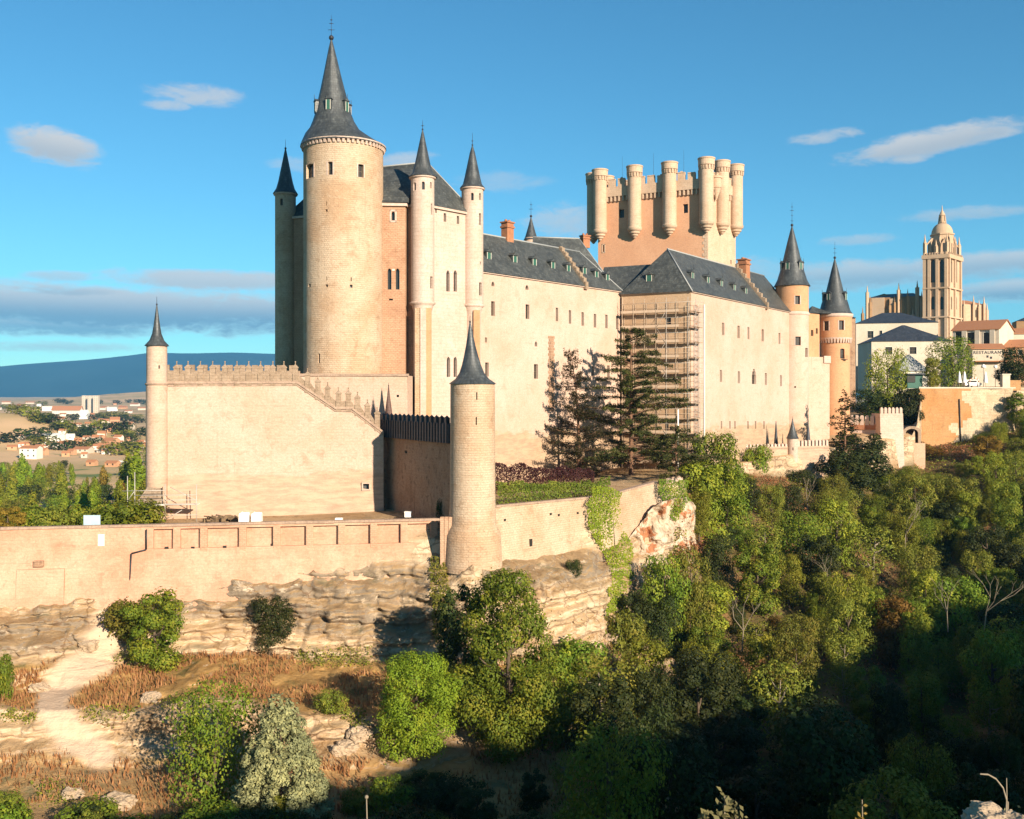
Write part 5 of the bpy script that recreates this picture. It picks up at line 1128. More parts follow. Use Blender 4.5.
# ------------------------------------------------------------------ low outer wall below the right wing
root = thing('outer_wall', 'low battlemented outer wall with tiny turret below the right wing', 'wall', (PX(780, 230), 230, -19))
segs = [((738, 224.0), (788, 229.5), 447.5, 444.5), ((797, 229.5), (829, 234.0), 446.5, 445.5)]
for (x0, y0), (x1, y1), t0, t1 in segs:
    pl = Plane((PX(x0, y0), y0), (PX(x1, y1), y1)); za, zc = PZ(t0, y0), PZ(t1, y1); mb, gs, fn = flat_wall(pl, -24, min(za, zc), [], .3, rough=.2); a = pl.pt(0, min(za, zc), 0); mb.obox(pl.pt(0, -24, .05), Vector((pl.d.x, pl.d.y, 0)) * pl.L, Vector((-pl.n.x, -pl.n.y, 0)) * .8, (0, 0, min(za, zc) + 24)); mb.build('wall', M['curtain'], root)
    n = int(pl.L / (.95 if x0 < 790 else 1.05)); zz = min(za, zc)
    for k in range(n):
        u = (k + .5) * pl.L / n; mb = MB(); hh = .5 if x0 < 790 else 1.25; w = .28 if x0 < 790 else .33
        mb.obox(pl.pt(u - w, zz - .05, -.03), Vector((pl.d.x, pl.d.y, 0)) * 2 * w, Vector((-pl.n.x, -pl.n.y, 0)) * .6, (0, 0, hh)); c0 = pl.pt(u, zz - .05 + hh, .27); X = Vector((pl.d.x, pl.d.y, 0)) * w; N = Vector((-pl.n.x, -pl.n.y, 0)) * .3; mb.add([c0 - X - N, c0 + X - N, c0 + X + N, c0 - X + N, c0 + Vector((0, 0, .3))], [(0, 1, 4), (1, 2, 4), (2, 3, 4), (3, 0, 4)]); mb.build('merlon', M['ashlar'], root, c0)
    mb = MB(); band(mb, pl, 0, pl.L, zz - .55, zz - .3, .12); mb.build('string_course', M['coping'], root)
S, root, gs, fn = round_tower('watch_turret', 'tiny round turret with black cone on the low outer wall', 792.5, 229.8, 1.2, -24, PZ(438, 229.8), 'ashlar', [(793, 449, 1, 3)], roofpx(0, 229.8, [(6.4, 438.4), (5.4, 437), (3.2, 431), (1.5, 425), (.4, 419.5)]), n=24, depth=.3, fin=(.12, .7, []))
S, root, gs, fn = round_tower('pinnacle', 'needle thin dark spire behind the low outer wall', 776, 233, .4, -14, PZ(441, 233), 'slate_dark', [], roofpx(0, 233, [(2.2, 444), (1.9, 442), (1.1, 432), (.3, 421)]), 'slate_dark', n=12, cat='spire')
S, root, gs, fn = round_tower('pinnacle', 'short thin dark spire between tiny turret and dark conifer', 808, 238, .5, -14, PZ(438, 238), 'slate_dark', [], roofpx(0, 238, [(2.4, 440), (2.0, 438), (1.4, 430), (.3, 422.5)]), 'slate_dark', n=12, cat='spire')
# ------------------------------------------------------------------ battlemented bridge approach
root = thing('bridge_parapet', 'battlemented bridge parapet and square stone pier right of the castle', 'wall', (PX(878, 262), 262, -20))
zt = PZ(424, 262); pl = Plane((PX(849, 268), 268), (PX(880, 264), 264)); mb = MB(); mb.obox(pl.pt(0, zt - 1.6, 0), Vector((pl.d.x, pl.d.y, 0)) * pl.L, Vector((-pl.n.x, -pl.n.y, 0)) * .8, (0, 0, 1.6)); mb.build('parapet', M['redbrick'], root)
mb = MB(); mb.obox(pl.pt(0, zt - 6, .3), Vector((pl.d.x, pl.d.y, 0)) * pl.L, Vector((-pl.n.x, -pl.n.y, 0)) * .6, (0, 0, 4.4)); mb.build('spandrel', M['ashlar'], root)
p3 = Plane((PX(880, 262), 262), (PX(903, 262.5), 262.5)); zq = PZ(413.5, 262)
mb = MB(); wall(mb, lambda u, v, d: p3.pt(u, v, d - (zq - v) * .06), span(0, p3.L, 1.5), span(-24, zq, 1.5), [], .3); a = p3.pt(0, 0, 0); K = Vector((-p3.n.x, -p3.n.y, 0)) * 5; X = Vector((p3.d.x, p3.d.y, 0))
for u in (0, p3.L): q0, q1 = p3.pt(u, -24, -(zq + 24) * .06), p3.pt(u, zq, 0); mb.face([q0 + K * 1.1, q0, q1, q1 + K] if u == 0 else [q0, q0 + K * 1.1, q1 + K, q1])
mb.face([p3.pt(0, zq - .5, 0), p3.pt(p3.L, zq - .5, 0), p3.pt(p3.L, zq - .5, 5), p3.pt(0, zq - .5, 5)]); mb.build('pier', M['ashlar'], root)
for pl_, n, z, h, w in ((pl, 6, zt, 2.6, .5), (p3, 6, zq, .0001 + 2.0, .36)):
    for k in range(n):
        u = (k + .5) * pl_.L / n; mb = MB(); X = Vector((pl_.d.x, pl_.d.y, 0)); N = Vector((-pl_.n.x, -pl_.n.y, 0)); mb.obox(pl_.pt(u - w, z - .4, -.02), X * 2 * w, N * .6, (0, 0, h * .8)); c0 = pl_.pt(u, z - .4 + h * .8, .28)
        mb.add([c0 - X * w - N * .3, c0 + X * w - N * .3, c0 + X * w + N * .3, c0 - X * w + N * .3, c0 - X * w * .5 - N * .15 + Vector((0, 0, h * .2)), c0 + X * w * .5 - N * .15 + Vector((0, 0, h * .2)), c0 + X * w * .5 + N * .15 + Vector((0, 0, h * .2)), c0 - X * w * .5 + N * .15 + Vector((0, 0, h * .2))], [(0, 1, 5, 4), (1, 2, 6, 5), (2, 3, 7, 6), (3, 0, 4, 7), (4, 5, 6, 7)]); mb.build('merlon', M['ashlar'], root, c0)
root = thing('gatehouse_arch', 'small stone arch with dark opening beside the bridge pier', 'arch', (PX(911, 268), 268, -15))
mb = MB(); c0 = Vector((PX(912, 268), 268, PZ(437, 268)));
outer = [(-2.4, -8), (-2.4, 1.4)] + [(2.4 * -math.cos(a), 1.4 + 1.5 * math.sin(a)) for a in np.linspace(.25, math.pi - .25, 9)] + [(2.4, 1.4), (2.4, -8)]
inner = [(-1.7, -8), (-1.7, 1.0)] + [(1.7 * -math.cos(a), 1.0 + 1.2 * math.sin(a)) for a in np.linspace(.25, math.pi - .25, 9)] + [(1.7, 1.0), (1.7, -8)]
for k in range(len(outer) - 1):
    (a, b), (c, d), (e, f), (g_, h_) = outer[k], outer[k + 1], inner[k + 1], inner[k]
    fr = [c0 + Vector((x, 0, z)) for x, z in ((a, b), (c, d), (e, f), (g_, h_))]; bk_ = [p + Vector((.6, 3, 0)) for p in fr]; mb.face(fr[::-1]); mb.face([fr[0], fr[1], bk_[1], bk_[0]]); mb.face([fr[2], fr[3], bk_[3], bk_[2]])
mb.build('arch', M['parapet'], root)
mb = MB(); mb.box((c0.x + .5, c0.y + 3.2, c0.z - 3), (4.0, .3, 10)); mb.build('rear_wall', M['oldwall'], root)
mb = MB(); mb.box((c0.x, c0.y + .2, c0.z - 5.6), (6.2, 2.6, 8)); mb.build('base_wall', M['lower'], root)
# ------------------------------------------------------------------ the town on the right: cathedral, houses, terrace
def gable_roof(mb, a, b, c, d, ze, zr, ov=.4, m=0):
    """corners a b c d (a-b is the front eave), ridge parallel to a-b"""
    a, b, c, d = map(Vector, (a, b, c, d)); n = (a - d).normalized() * ov; t = (b - a).normalized() * ov
    e = [Vector((*(a + n - t), ze - ov * .5)), Vector((*(b + n + t), ze - ov * .5)), Vector((*(c - n + t), ze - ov * .5)), Vector((*(d - n - t), ze - ov * .5))]
    r0, r1 = Vector((*((a + d) / 2 - t), zr)), Vector((*((b + c) / 2 + t), zr)); up = Vector((0, 0, .22))
    for f in ([e[0], e[1], r1, r0], [e[2], e[3], r0, r1]): mb.face([p + up for p in f], m); mb.face(f[::-1], m)
    for s, t_ in ((e[0], e[1]), (e[1], r1), (r1, e[2]), (e[2], e[3]), (e[3], r0), (r0, e[0])): mb.face([s, t_, t_ + up, s + up], m)
def hip(mb, a, b, c, d, ze, zr, k=.5, ov=.5, m=0):
    cs = [Vector(q) for q in (a, b, c, d)]; cen = sum(cs, Vector((0, 0))) / 4
    e = [Vector((*(q + (q - cen).normalized() * ov), ze)) for q in cs]
    m1, m2 = (cs[0] + cs[3]) / 2, (cs[1] + cs[2]) / 2; r0, r1 = m1 + (m2 - m1) * k, m2 + (m1 - m2) * k
    R0, R1 = Vector((*r0, zr)), Vector((*r1, zr))
    mb.face([e[0], e[1], R1, R0] if k < .499 else [e[0], e[1], R0], m); mb.face([e[1], e[2], R1], m); mb.face([e[2], e[3], R0, R1] if k < .499 else [e[2], e[3], R0], m); mb.face([e[3], e[0], R0], m); mb.face(e[::-1], m)
def rect4(px0, px1, Y0, dep, skew=0.0):
    a, b = Vector((PX(px0, Y0), Y0)), Vector((PX(px1, Y0 + skew), Y0 + skew)); d = (b - a).normalized(); n = Vector((-d.y, d.x)) * dep
    return a, b, b + n, a + n
# cathedral -------------------------------------------------------------
root = thing('cathedral', 'golden gothic cathedral with pinnacles and tall domed bell tower on the skyline', 'church', (245, 575, 5))
A, B, C_ = Vector((PX(947.5, 556), 556)), Vector((PX(923.5, 563), 563)), Vector((PX(960.5, 572), 572)); D = B + C_ - A
fl, fr_ = Plane(B, A), Plane(A, C_); zt = PZ(257, 560)
for pl, ua in ((fl, (932.8, 941.8)), (fr_, (951.5, 956.3))):
    sp = []
    for px in ua:
        w = 4.2 if pl is fl else 1.8
        sp += [(px, 271, w, 23, 1), (px, 303, w * .8, 13, 1)]
    mb, gs, fn = flat_wall(pl, 5, zt, sp, 1.4, 4); mb.build('tower_wall', M['cathedral'], root)
    for g in gs: window_part(fn, g, 1.4, root, 0, 0, name='belfry_opening', bars=False)
    for u in ([pl.u(x) for x in (924.5, 929.3, 937.3, 946.2)] if pl is fl else [pl.u(x) for x in (948.6, 954, 959.8)]):
        mb = MB(); band(mb, pl, u - .75, u + .75, 5, zt - 1, 1.0); mb.build('buttress', M['cathedral'], root, pl.pt(u, 5, 0))
    mb = MB(); band(mb, pl, -.8, pl.L + .8, zt - 1.0, zt + 1.2, 1.35)
    for u in np.linspace(.6, pl.L - .6, 9): band(mb, pl, u - .3, u + .3, zt + 1.2, zt + 2.4, 1.3)
    for y in (289, 318): z = PZ(y, 560); band(mb, pl, -.5, pl.L + .5, z, z + .8, 1.2)
    mb.build('balustrade', M['cathedral'], root)
mb = MB()
for a, b in ((C_, D), (D, B)): mb.face([(a.x, a.y, 5), (b.x, b.y, 5), (b.x, b.y, zt), (a.x, a.y, zt)])
mb.face([(q.x, q.y, zt) for q in (A, C_, D, B)]); mb.build('tower_wall', M['cathedral'], root)
cx, cy = (A.x + D.x) / 2, (A.y + D.y) / 2; zd = PZ(234.5, 568)
mb = MB(); mb.lathe(cx, cy, [(6.5, zt), (6.5, zt + 1), (6.1, zt + 1.2), (6.0, zd - 1), (6.6, zd - .7), (6.6, zd), (5.8, zd + .1)], 8, 0, False, None, .2, captop=True); mb.build('drum', M['cathedral'], root)
for k in range(8):
    a = .2 + 2 * math.pi * (k + .5) / 8; mb = MB(); c = (cx + 5.62 * math.cos(a), cy + 5.62 * math.sin(a), zt + 5.2); mb.box(c, (.25, 1.5, 6.0), a, 0); mb.build('window', M['glass'], root, c)
    a = .2 + 2 * math.pi * k / 8; mb = MB(); x, y = cx + 7.0 * math.cos(a), cy + 7.0 * math.sin(a); mb.box((x, y, zt + 4.0), (1.3, 1.1, 8.0), a); mb.lathe(x, y, [(.8, zt + 8), (.45, zt + 9.5), (.05, zt + 12)], 6); 
    p = Vector((cx + 5.9 * math.cos(a), cy + 5.9 * math.sin(a), zd - 1.5)); mb.tube((x, y, zt + 7.4), p, .45, .35, 5); mb.build('pinnacle', M['cathedral'], root, (x, y, zt))
for (qx, qy, hh) in [(q.x, q.y, 11.5) for q in (A, B, C_, D)] + [((p.x + q.x) / 2, (p.y + q.y) / 2, 8.5) for p, q in ((A, B), (A, C_), (B, D), (C_, D))]:
    v = Vector((cx - qx, cy - qy)).normalized() * 1.0; x, y = qx + v.x, qy + v.y; mb = MB(); mb.box((x, y, zt + hh * .35), (1.5, 1.5, hh * .7), .4); mb.lathe(x, y, [(1.1, zt + hh * .7), (.6, zt + hh * .82), (.07, zt + hh * 1.15)], 6); mb.tube((x, y, zt + hh * .55), (cx + (x - cx) * .6, cy + (y - cy) * .6, zt + hh * .95), .5, .4, 5); mb.build('pinnacle', M['cathedral'], root, (x, y, zt))
rD = 5.75; hD = PZ(223, 568) - zd; mb = MB(); mb.lathe(cx, cy, [(rD * math.cos(t), zd + hD * math.sin(t)) for t in np.linspace(0, 1.35, 9)], 24); mb.build('dome', M['cathedral'], root)
zl = PZ(223.5, 568); mb = MB(); mb.lathe(cx, cy, [(2.3, zl), (2.2, zl + .8), (1.5, zl + 1), (1.4, zl + 4.2), (1.8, zl + 4.4), (1.5, zl + 5), (.9, zl + 6.3), (.4, zl + 7.2), (.12, zl + 10.2)], 12, 0, False); mb.build('lantern', M['cathedral'], root)
for k in range(6):
    a = k * math.pi / 3; mb = MB(); mb.tube((cx + 2.2 * math.cos(a), cy + 2.2 * math.sin(a), zl), (cx + 1.7 * math.cos(a), cy + 1.7 * math.sin(a), zl + 4.2), .25, .2, 5); mb.build('lantern_pinnacle', M['cathedral'], root, (cx, cy, zl))
# nave, left of the tower, with buttresses, gables and pinnacles
a, b, c, d = rect4(867, 921, 585, 30, -14); zn = PZ(297.5, 580)
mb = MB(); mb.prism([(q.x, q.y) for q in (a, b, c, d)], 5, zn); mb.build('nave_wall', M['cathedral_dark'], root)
mb = MB(); hip(mb, a, b, c, d, zn, PZ(293.5, 590), .2, 0); mb.build('nave_roof', M['slate_dark'], root)
pl = Plane(a, b)
for px, py, w in ((867.6, 290, .9), (870.5, 300, .7), (899, 287.5, 1.0), (902, 297, .8), (895, 300, .8), (908, 293.5, .8), (917.5, 285, 1.0), (913, 312, .9), (922, 296, 1.0), (863, 311, .8), (890, 303, .7)):
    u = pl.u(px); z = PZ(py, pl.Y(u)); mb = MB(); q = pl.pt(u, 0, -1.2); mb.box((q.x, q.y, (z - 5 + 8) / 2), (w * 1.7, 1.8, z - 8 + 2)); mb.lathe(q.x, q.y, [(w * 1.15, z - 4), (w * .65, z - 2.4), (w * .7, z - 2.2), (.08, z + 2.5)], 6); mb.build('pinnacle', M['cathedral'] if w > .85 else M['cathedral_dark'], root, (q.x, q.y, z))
for px, py, w, h in ((878, 297.5, 13, 14), (894, 299, 9, 12), (907, 301, 9, 12)):   # gabled walls between the buttresses, sunlit ones painted in paler stone
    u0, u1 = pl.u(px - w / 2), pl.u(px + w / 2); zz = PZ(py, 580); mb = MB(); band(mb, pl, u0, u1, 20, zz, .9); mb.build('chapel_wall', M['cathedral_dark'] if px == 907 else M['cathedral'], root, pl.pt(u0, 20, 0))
p = Plane(*[Vector(q) for q in ((PX(872, 582), 582), (PX(896, 578), 578))])
mb = MB(); mb.lathe(PX(884, 590), 590, [(4.0, PZ(300, 590)), (3.6, PZ(297.5, 590)), (2.2, PZ(294.8, 590)), (.3, PZ(293.8, 590))], 16); mb.build('crossing_dome', M['cathedral_dark'], root)
a, b, c, d = rect4(959, 986, 582, 16, 6); zn = PZ(304, 582); mb = MB(); mb.prism([(q.x, q.y) for q in (a, b, c, d)], 5, zn); mb.build('apse_wall', M['cathedral'], root); pl = Plane(a, b)
mb = MB(); hip(mb, a, b, c, d, zn, PZ(300, 590), .3, 0); mb.build('apse_roof', M['tile'], root)
for px, py in ((963, 303), (972.5, 299), (978, 303), (983, 299.5), (986, 306)):
    u = pl.u(px); z = PZ(py, 583); mb = MB(); q = pl.pt(u, 0, -.8); mb.box((q.x, q.y, (z + 2) / 2), (1.3, 1.6, z - 6)); mb.lathe(q.x, q.y, [(.9, z - 3), (.55, z - 1.8), (.06, z + 2.2)], 6); mb.build('pinnacle', M['cathedral'], root, (q.x, q.y, z))
mb = MB(); u, z = pl.uz(975.5, 314); mb.obox(pl.pt(u - .5, z - 2, -.05), Vector((pl.d.x, pl.d.y, 0)) * 1.0, Vector((-pl.n.x, -pl.n.y, 0)) * .2, (0, 0, 4.5)); mb.build('window', M['glass'], root)

def house(name, label, cat, px0, px1, Y, dep, y_eave, y_top, zb, wallm, roofm, wins=(), skew=0.0, kind='hip', k=.45, group=None, ov=.5):
    a, b, c, d = rect4(px0, px1, Y, dep, skew); cen = (a + c) / 2; root = thing(name, label, cat, (cen.x, cen.y, zb), group)
    ze = PZ(y_eave, Y); zr = PZ(y_top, Y + dep / 2); pl = Plane(a, b)
    mb, gs, fn = flat_wall(pl, zb, ze, list(wins), .35, 4)
    for p, q in ((b, c), (c, d), (d, a)): mb.face([(p.x, p.y, zb), (q.x, q.y, zb), (q.x, q.y, ze), (p.x, p.y, ze)])
    if kind == 'gable':
        for p, q in ((b, c), (d, a)): m_ = (p + q) / 2; mb.face([(p.x, p.y, ze), (q.x, q.y, ze), (m_.x, m_.y, zr - .1)])
    mb.build('wall', M[wallm], root)
    for g in gs: window_part(fn, g, .35, root, 0, 0, scale_u=1.6)
    sills(pl, gs, root, M['offwhite'], [(0, 0, 0, 0, 0, 1)] * len(gs), .15)
    mb = MB()
    (hip(mb, a, b, c, d, ze, zr, k, ov) if kind == 'hip' else gable_roof(mb, a, b, c, d, ze, zr, ov)); mb.build('roof', M[roofm], root)
    return root, pl, ze
house('house', 'cream house with dark hipped roof and two windows behind the trees', 'house', 871.5, 952, 330, 20, 341.5, 325.5, 1, 'whitewall', 'slate_dark', [(888.8, 350.5, 7, 7), (913, 350.5, 7, 7)], -3, k=.48)
house('house', 'larger white house with dark hipped roof just below the cathedral nave', 'house', 856, 938, 366, 24, 323.5, 313.5, 2, 'whitewall', 'slate_dark', [(870.5, 334.5, 6, 7), (880.8, 334, 3, 7)], -6, k=.38)
r_, pl, ze = house('barn', 'long barn with terracotta roof and dark bays between white piers', 'barn', 952.5, 999, 352, 18, 330.5, 322.5, 4, 'whitewall', 'tile', [(959, 339, 7.5, 15), (971, 340, 8, 15), (987, 341, 7, 17)], -10, 'gable')
for px in (964.5, 977.5, 992.5):
    u = pl.u(px); mb = MB(); band(mb, pl, u - .8, u + .8, 4, ze - .3, .5); mb.build('pier', M['whitewall'], r_, pl.pt(u, 4, 0))
r_, pl, ze = house('restaurant', 'white restaurant with dark lettering under a low tiled roof', 'restaurant', 972.5, 1004, 318, 9, 348.5, 344.5, 3, 'whitewall', 'tile', [], -2, 'gable')
cu = bpy.data.curves.new('lettering', 'FONT'); cu.body = 'RESTAURANTE'; cu.size = 1.35; cu.extrude = .03; cu.align_x = 'CENTER'; cu.space_character = 1.12
lt = bpy.data.objects.new('lettering', cu); col.objects.link(lt); lt.parent = r_; cu.materials.append(M['iron']); u, z = pl.uz(990, 353.8); q = pl.pt(u, z, -.06); lt.location = q - r_.location; lt.rotation_euler = (R(90), 0, math.atan2(pl.d.y, pl.d.x))
lm2 = bpy.data.meshes.new_from_object(lt); lo = bpy.data.objects.new('lettering', lm2); col.objects.link(lo); lo.parent = r_; lo.location = lt.location; lo.rotation_euler = lt.rotation_euler; bpy.data.objects.remove(lt); lo.name = 'lettering'
for px, py in ((987.5, 356.5), (991, 357.7)):
    u, z = pl.uz(px, py); mb = MB(); mb.obox(pl.pt(u - .3, z - .35, -.05), Vector((pl.d.x, pl.d.y, 0)) * .6, Vector((-pl.n.x, -pl.n.y, 0)) * .1, (0, 0, .7)); mb.build('emblem', M['iron'], r_, pl.pt(u, z, 0))
mb = MB(); u0, z0 = pl.uz(974, 361); u1, _ = pl.uz(1003, 361); band(mb, pl, u0, u1, z0 - .3, z0, 1.8); mb.build('awning', M['tile'], r_)
house('house', 'orange house with a wide low terracotta roof at the right edge', 'house', 1000, 1060, 345, 16, 347, 340.5, 4, 'orange', 'tile', [(1010, 352.5, 3, 5), (1020, 352.5, 3, 5)], -6, 'gable')
house('house', 'pale house with orange roof stepped behind the right edge', 'house', 1008, 1075, 400, 16, 333.5, 329, 4, 'whitewall', 'tile', [], -4, 'gable')
house('church_tower', 'squat brown stone tower at the far right edge', 'tower', 1016.5, 1050, 430, 12, 321, 316, 4, 'cathedral_dark', 'slate_dark', [], -4, k=.45, ov=.3)
house('outbuilding', 'low dark roofed outbuilding tucked behind the last round tower', 'building', 849, 855.5, 300, 14, 318, 313.5, -4, 'oldwall', 'slate_dark', [], 0, 'hip')  # dark wall stone paints this side as if in shade
house('pavilion', 'grey thatched pavilion in front of the cream house', 'pavilion', 899, 928, 306, 8, 371, 354.5, 2.5, 'offwhite', 'lead', [], 0, k=.47, ov=.8)
root = thing('kiosk', 'small green kiosk with open dark hatch on the terrace', 'kiosk', (PX(914, 298), 298, 2.6))
a, b, c, d = rect4(907.5, 922.5, 297, 3.5); mb = MB(); mb.prism([(q.x, q.y) for q in (a, b, c, d)], 2.6, PZ(374.5, 297)); mb.build('body', M['greenwood'], root); mb = MB(); mb.box((PX(911, 297), 296.9, PZ(379, 297)), (2.4, .3, 2.0)); mb.build('hatch', M['glass'], root); mb = MB(); mb.box((PX(915, 297), 298.3, PZ(374, 297)), (5.2, 4.8, .3)); mb.build('roof', M['slate_dark'], root)

# retaining wall of the terrace ---------------------------------------------
pl = Plane((PX(919, 288.5), 288.5), (PX(1013, 290.5), 290.5)); root = thing('retaining_wall', 'high orange stone retaining wall turning pale and rough to the right', 'wall', (PX(965, 289), 289, -14))
zt = PZ(388.5, 289.5)
def rfn(u, v, d):
    k = float(fbm(np.array([[u * .3, v * .3, 8.0]]), 4, 43)[0]); rr = np.clip((u - 12) / 10, 0, 1); return pl.pt(u - (zt - v) * .08 * max(0, 1 - u / 6), v, d + k * (.12 + .9 * rr) - (zt - v) * .07)
mb = MB(); wall(mb, rfn, span(0, pl.L, .7), span(-16, zt, .7), [], .3, 0, True)
for i_, f_ in enumerate(mb.f):
    c_ = sum((Vector(mb.v[q]) for q in f_), Vector()) / 4; u_ = (c_.x - pl.A.x) * pl.d.x + (c_.y - pl.A.y) * pl.d.y
    if u_ + 7 * float(fbm(np.array([[c_.x * .22, c_.z * .22, 1.0]]), 4, 47)[0]) + (zt - c_.z) * .25 > 15: mb.m[i_] = 1
a, b = pl.pt(0, zt, 0), pl.pt(pl.L, zt, 0); k = Vector((-pl.n.x, -pl.n.y, 0)); mb.face([a, b, b + k, a + k]); mb.face([rfn(0, -16, 0) + k * 6, rfn(0, -16, 0), a, a + k * 6]); mb.face([rfn(pl.L, -16, 0), rfn(pl.L, -16, 0) + k * 6, b + k * 6, b]); mb.build('wall', [M['retain'], M['retain_pale']], root)
mb = MB(); u = 0
while u < pl.L - .5: mb.obox(pl.pt(u, zt, -.1), Vector((pl.d.x, pl.d.y, 0)) * 2.2, k * .5, (0, 0, .35 + .12 * random.random())); u += 2.23
mb.build('coping', M['whitewall'], root)
u, z = pl.uz(958.5, 399); mb = MB(); mb.tube(rfn(u, z, -.2), rfn(u, -15, -.2), .16, None, 6); mb.build('drainpipe', M['iron'], root)
# stone pier and low parapet at the terrace corner
root = thing('terrace_pier', 'low pale stone pier at the right end of the restaurant terrace', 'pier', (PX(1008, 291.5), 291.5, 2.6)); mb = MB(); mb.box((PX(1006, 292), 292.5, 4.3), (2.2, 1.5, 4.4)); mb.box((PX(1006, 292), 292.5, 6.6), (2.6, 1.9, .35)); mb.build('pier', M['whitewall'], root); mb = MB(); mb.box((PX(1014, 293), 293, 3.4), (3.6, .8, 3.0)); mb.build('parapet', M['retain'], root)
for i, (px, nm) in enumerate(((959.5, 'left of a close pair'), (964.6, 'right of a close pair'), (985.6, 'alone under the restaurant sign'))):
    root = thing('parasol', 'closed white parasol on the terrace, ' + nm, 'parasol', (PX(px, 293.5), 293.5, 2.8), 'closed parasols on the restaurant terrace'); x, y = root.location[:2]
    mb = MB(); mb.lathe(x, y, [(.62, 4.2), (.5, 5.0), (.38, 6.2), (.18, 7.2), (.03, 7.6)], 10); mb.build('canopy', M['white'], root); mb = MB(); mb.tube((x, y, 2.6), (x, y, 7.7), .05, None, 6); mb.build('pole', M['steel'], root)
for px, py in ((983.5, 366.5), (995.3, 366.8)):
    root = thing('street_lamp', 'white globe lamp ' + ('left' if px < 990 else 'right') + ' of two in front of the restaurant', 'lamp', (PX(px, 296), 296, 2.8), 'globe lamps on the terrace'); x, y = root.location[:2]
    z = PZ(py, 296); mb = MB(); mb.tube((x, y, 2.6), (x, y, z - .4), .07, .05, 6); mb.build('post', M['iron'], root); mb = MB(); mb.lathe(x, y, [(.25, z - .5), (.75, z - .3), (.6, z + .3), (.05, z + .7)] if px < 990 else [(.05, z - .55), (.45, z - .3), (.55, z), (.4, z + .38), (.05, z + .52)], 12); mb.build('lamp_shade', M['white'], root)
root = thing('parked_van', 'white van parked behind the terrace parapet', 'van', (PX(972, 296), 296, 2.8)); x, y = root.location[:2]
mb = MB(); v = [(-2.4, .5), (-2.4, 1.6), (-1.9, 2.2), (1.2, 2.2), (1.9, 1.35), (2.5, 1.2), (2.5, .5)]; mb.add([(x + p, y - .9, 2.9 + q) for p, q in v] + [(x + p, y + .9, 2.9 + q) for p, q in v], [tuple(range(7)), tuple(range(13, 6, -1))] + [(i, (i + 1) % 7, 7 + (i + 1) % 7, 7 + i) for i in range(7)]); mb.build('body', M['white'], root)
for dx in (-1.5, 1.6): mb = MB(); mb.tube((x + dx, y - .95, 3.3), (x + dx, y - .7, 3.3), .38, None, 14); mb.build('wheel', M['iron'], root, (x + dx, y - .9, 3.3))
mb = MB(); mb.box((x - .3, y - .91, 4.6), (2.6, .04, .55)); mb.build('window', M['glass'], root)
root = thing('garden_arch', 'little red and white striped arch on the terrace', 'arch', (PX(976.5, 293), 293, 2.8)); mb = MB(); c0 = Vector((PX(973.5, 293), 292.6, 4.4))
for k in range(9):
    t0, t1 = math.pi * k / 9, math.pi * (k + 1) / 9; mb.tube(c0 + Vector((-math.cos(t0) * 1.3, 0, math.sin(t0) * 1.2)), c0 + Vector((-math.cos(t1) * 1.3, 0, math.sin(t1) * 1.2)), .2, None, 6, k % 2)
for s in (-1.3, 1.3): mb.tube(c0 + Vector((s, 0, 0)), c0 + Vector((s, 0, -1.7)), .18, None, 6, 1)
mb.build('arch', [M['tile'], M['white']], root)

# ------------------------------------------------------------------ small things inside the lower wall, left
root = thing('scaffolding', 'low tube scaffolding platform at the foot of the curtain wall', 'scaffold', (PX(165, 142), 142, -19))
Yc = 142.5; n0 = 0
for px, y0, y1 in ((127.5, 476, 522), (134.8, 472, 522), (165, 484, 522), (196.5, 484, 524)):
    for dy in (0, 1.5) if px > 140 else (0,): mb = MB(); mb.tube(P(px, y1, Yc + dy), P(px, y0, Yc + dy), .06, None, 6); mb.build('standard', M['steel'], root, P(px, y1, Yc + dy))
for y, xa, xb in ((491, 122, 166), (495.5, 134, 197), (500.5, 127, 197), (505, 165, 197), (515.5, 150, 197)):
    mb = MB(); mb.tube(P(xa, y, Yc - .08), P(xb, y - .6, Yc - .08), .05, None, 6); mb.build('ledger', M['steel'], root, P(xa, y, Yc))
mb = MB(); mb.obox(P(134, 506, Yc + .0), (P(197, 505, Yc) - P(134, 506, Yc)), (0, 1.4, 0), (0, 0, .14)); mb.build('deck', M['offwhite'], root, P(165, 506, Yc))
for a, b in (((165, 520), (182, 510)), ((170, 487), (196, 500)), ((128, 500), (134.5, 491))): mb = MB(); mb.tube(P(*a, Yc + .1), P(*b, Yc + .1), .05, None, 6); mb.build('brace', M['steel'], root, P(*a, Yc))
root = thing('stone_shed', 'low grey tarpaulined stone pile on the scaffold by the curtain wall', 'stone pile', (PX(150, 144.3), 144.3, -19))
mb = MB(); a = P(136, 506, 144); mb.add([P(134, 506, 143.6), P(164, 506, 143.6), P(164, 506, 145.6), P(134, 506, 145.6), P(147.5, 487, 144.2), P(162, 488, 144.2), P(162, 488, 145.4), P(147.5, 487, 145.4)], [(0, 1, 5, 4), (1, 2, 6, 5), (2, 3, 7, 6), (3, 0, 4, 7), (4, 5, 6, 7)]); mb.build('tarpaulin', M['parapet'], root)
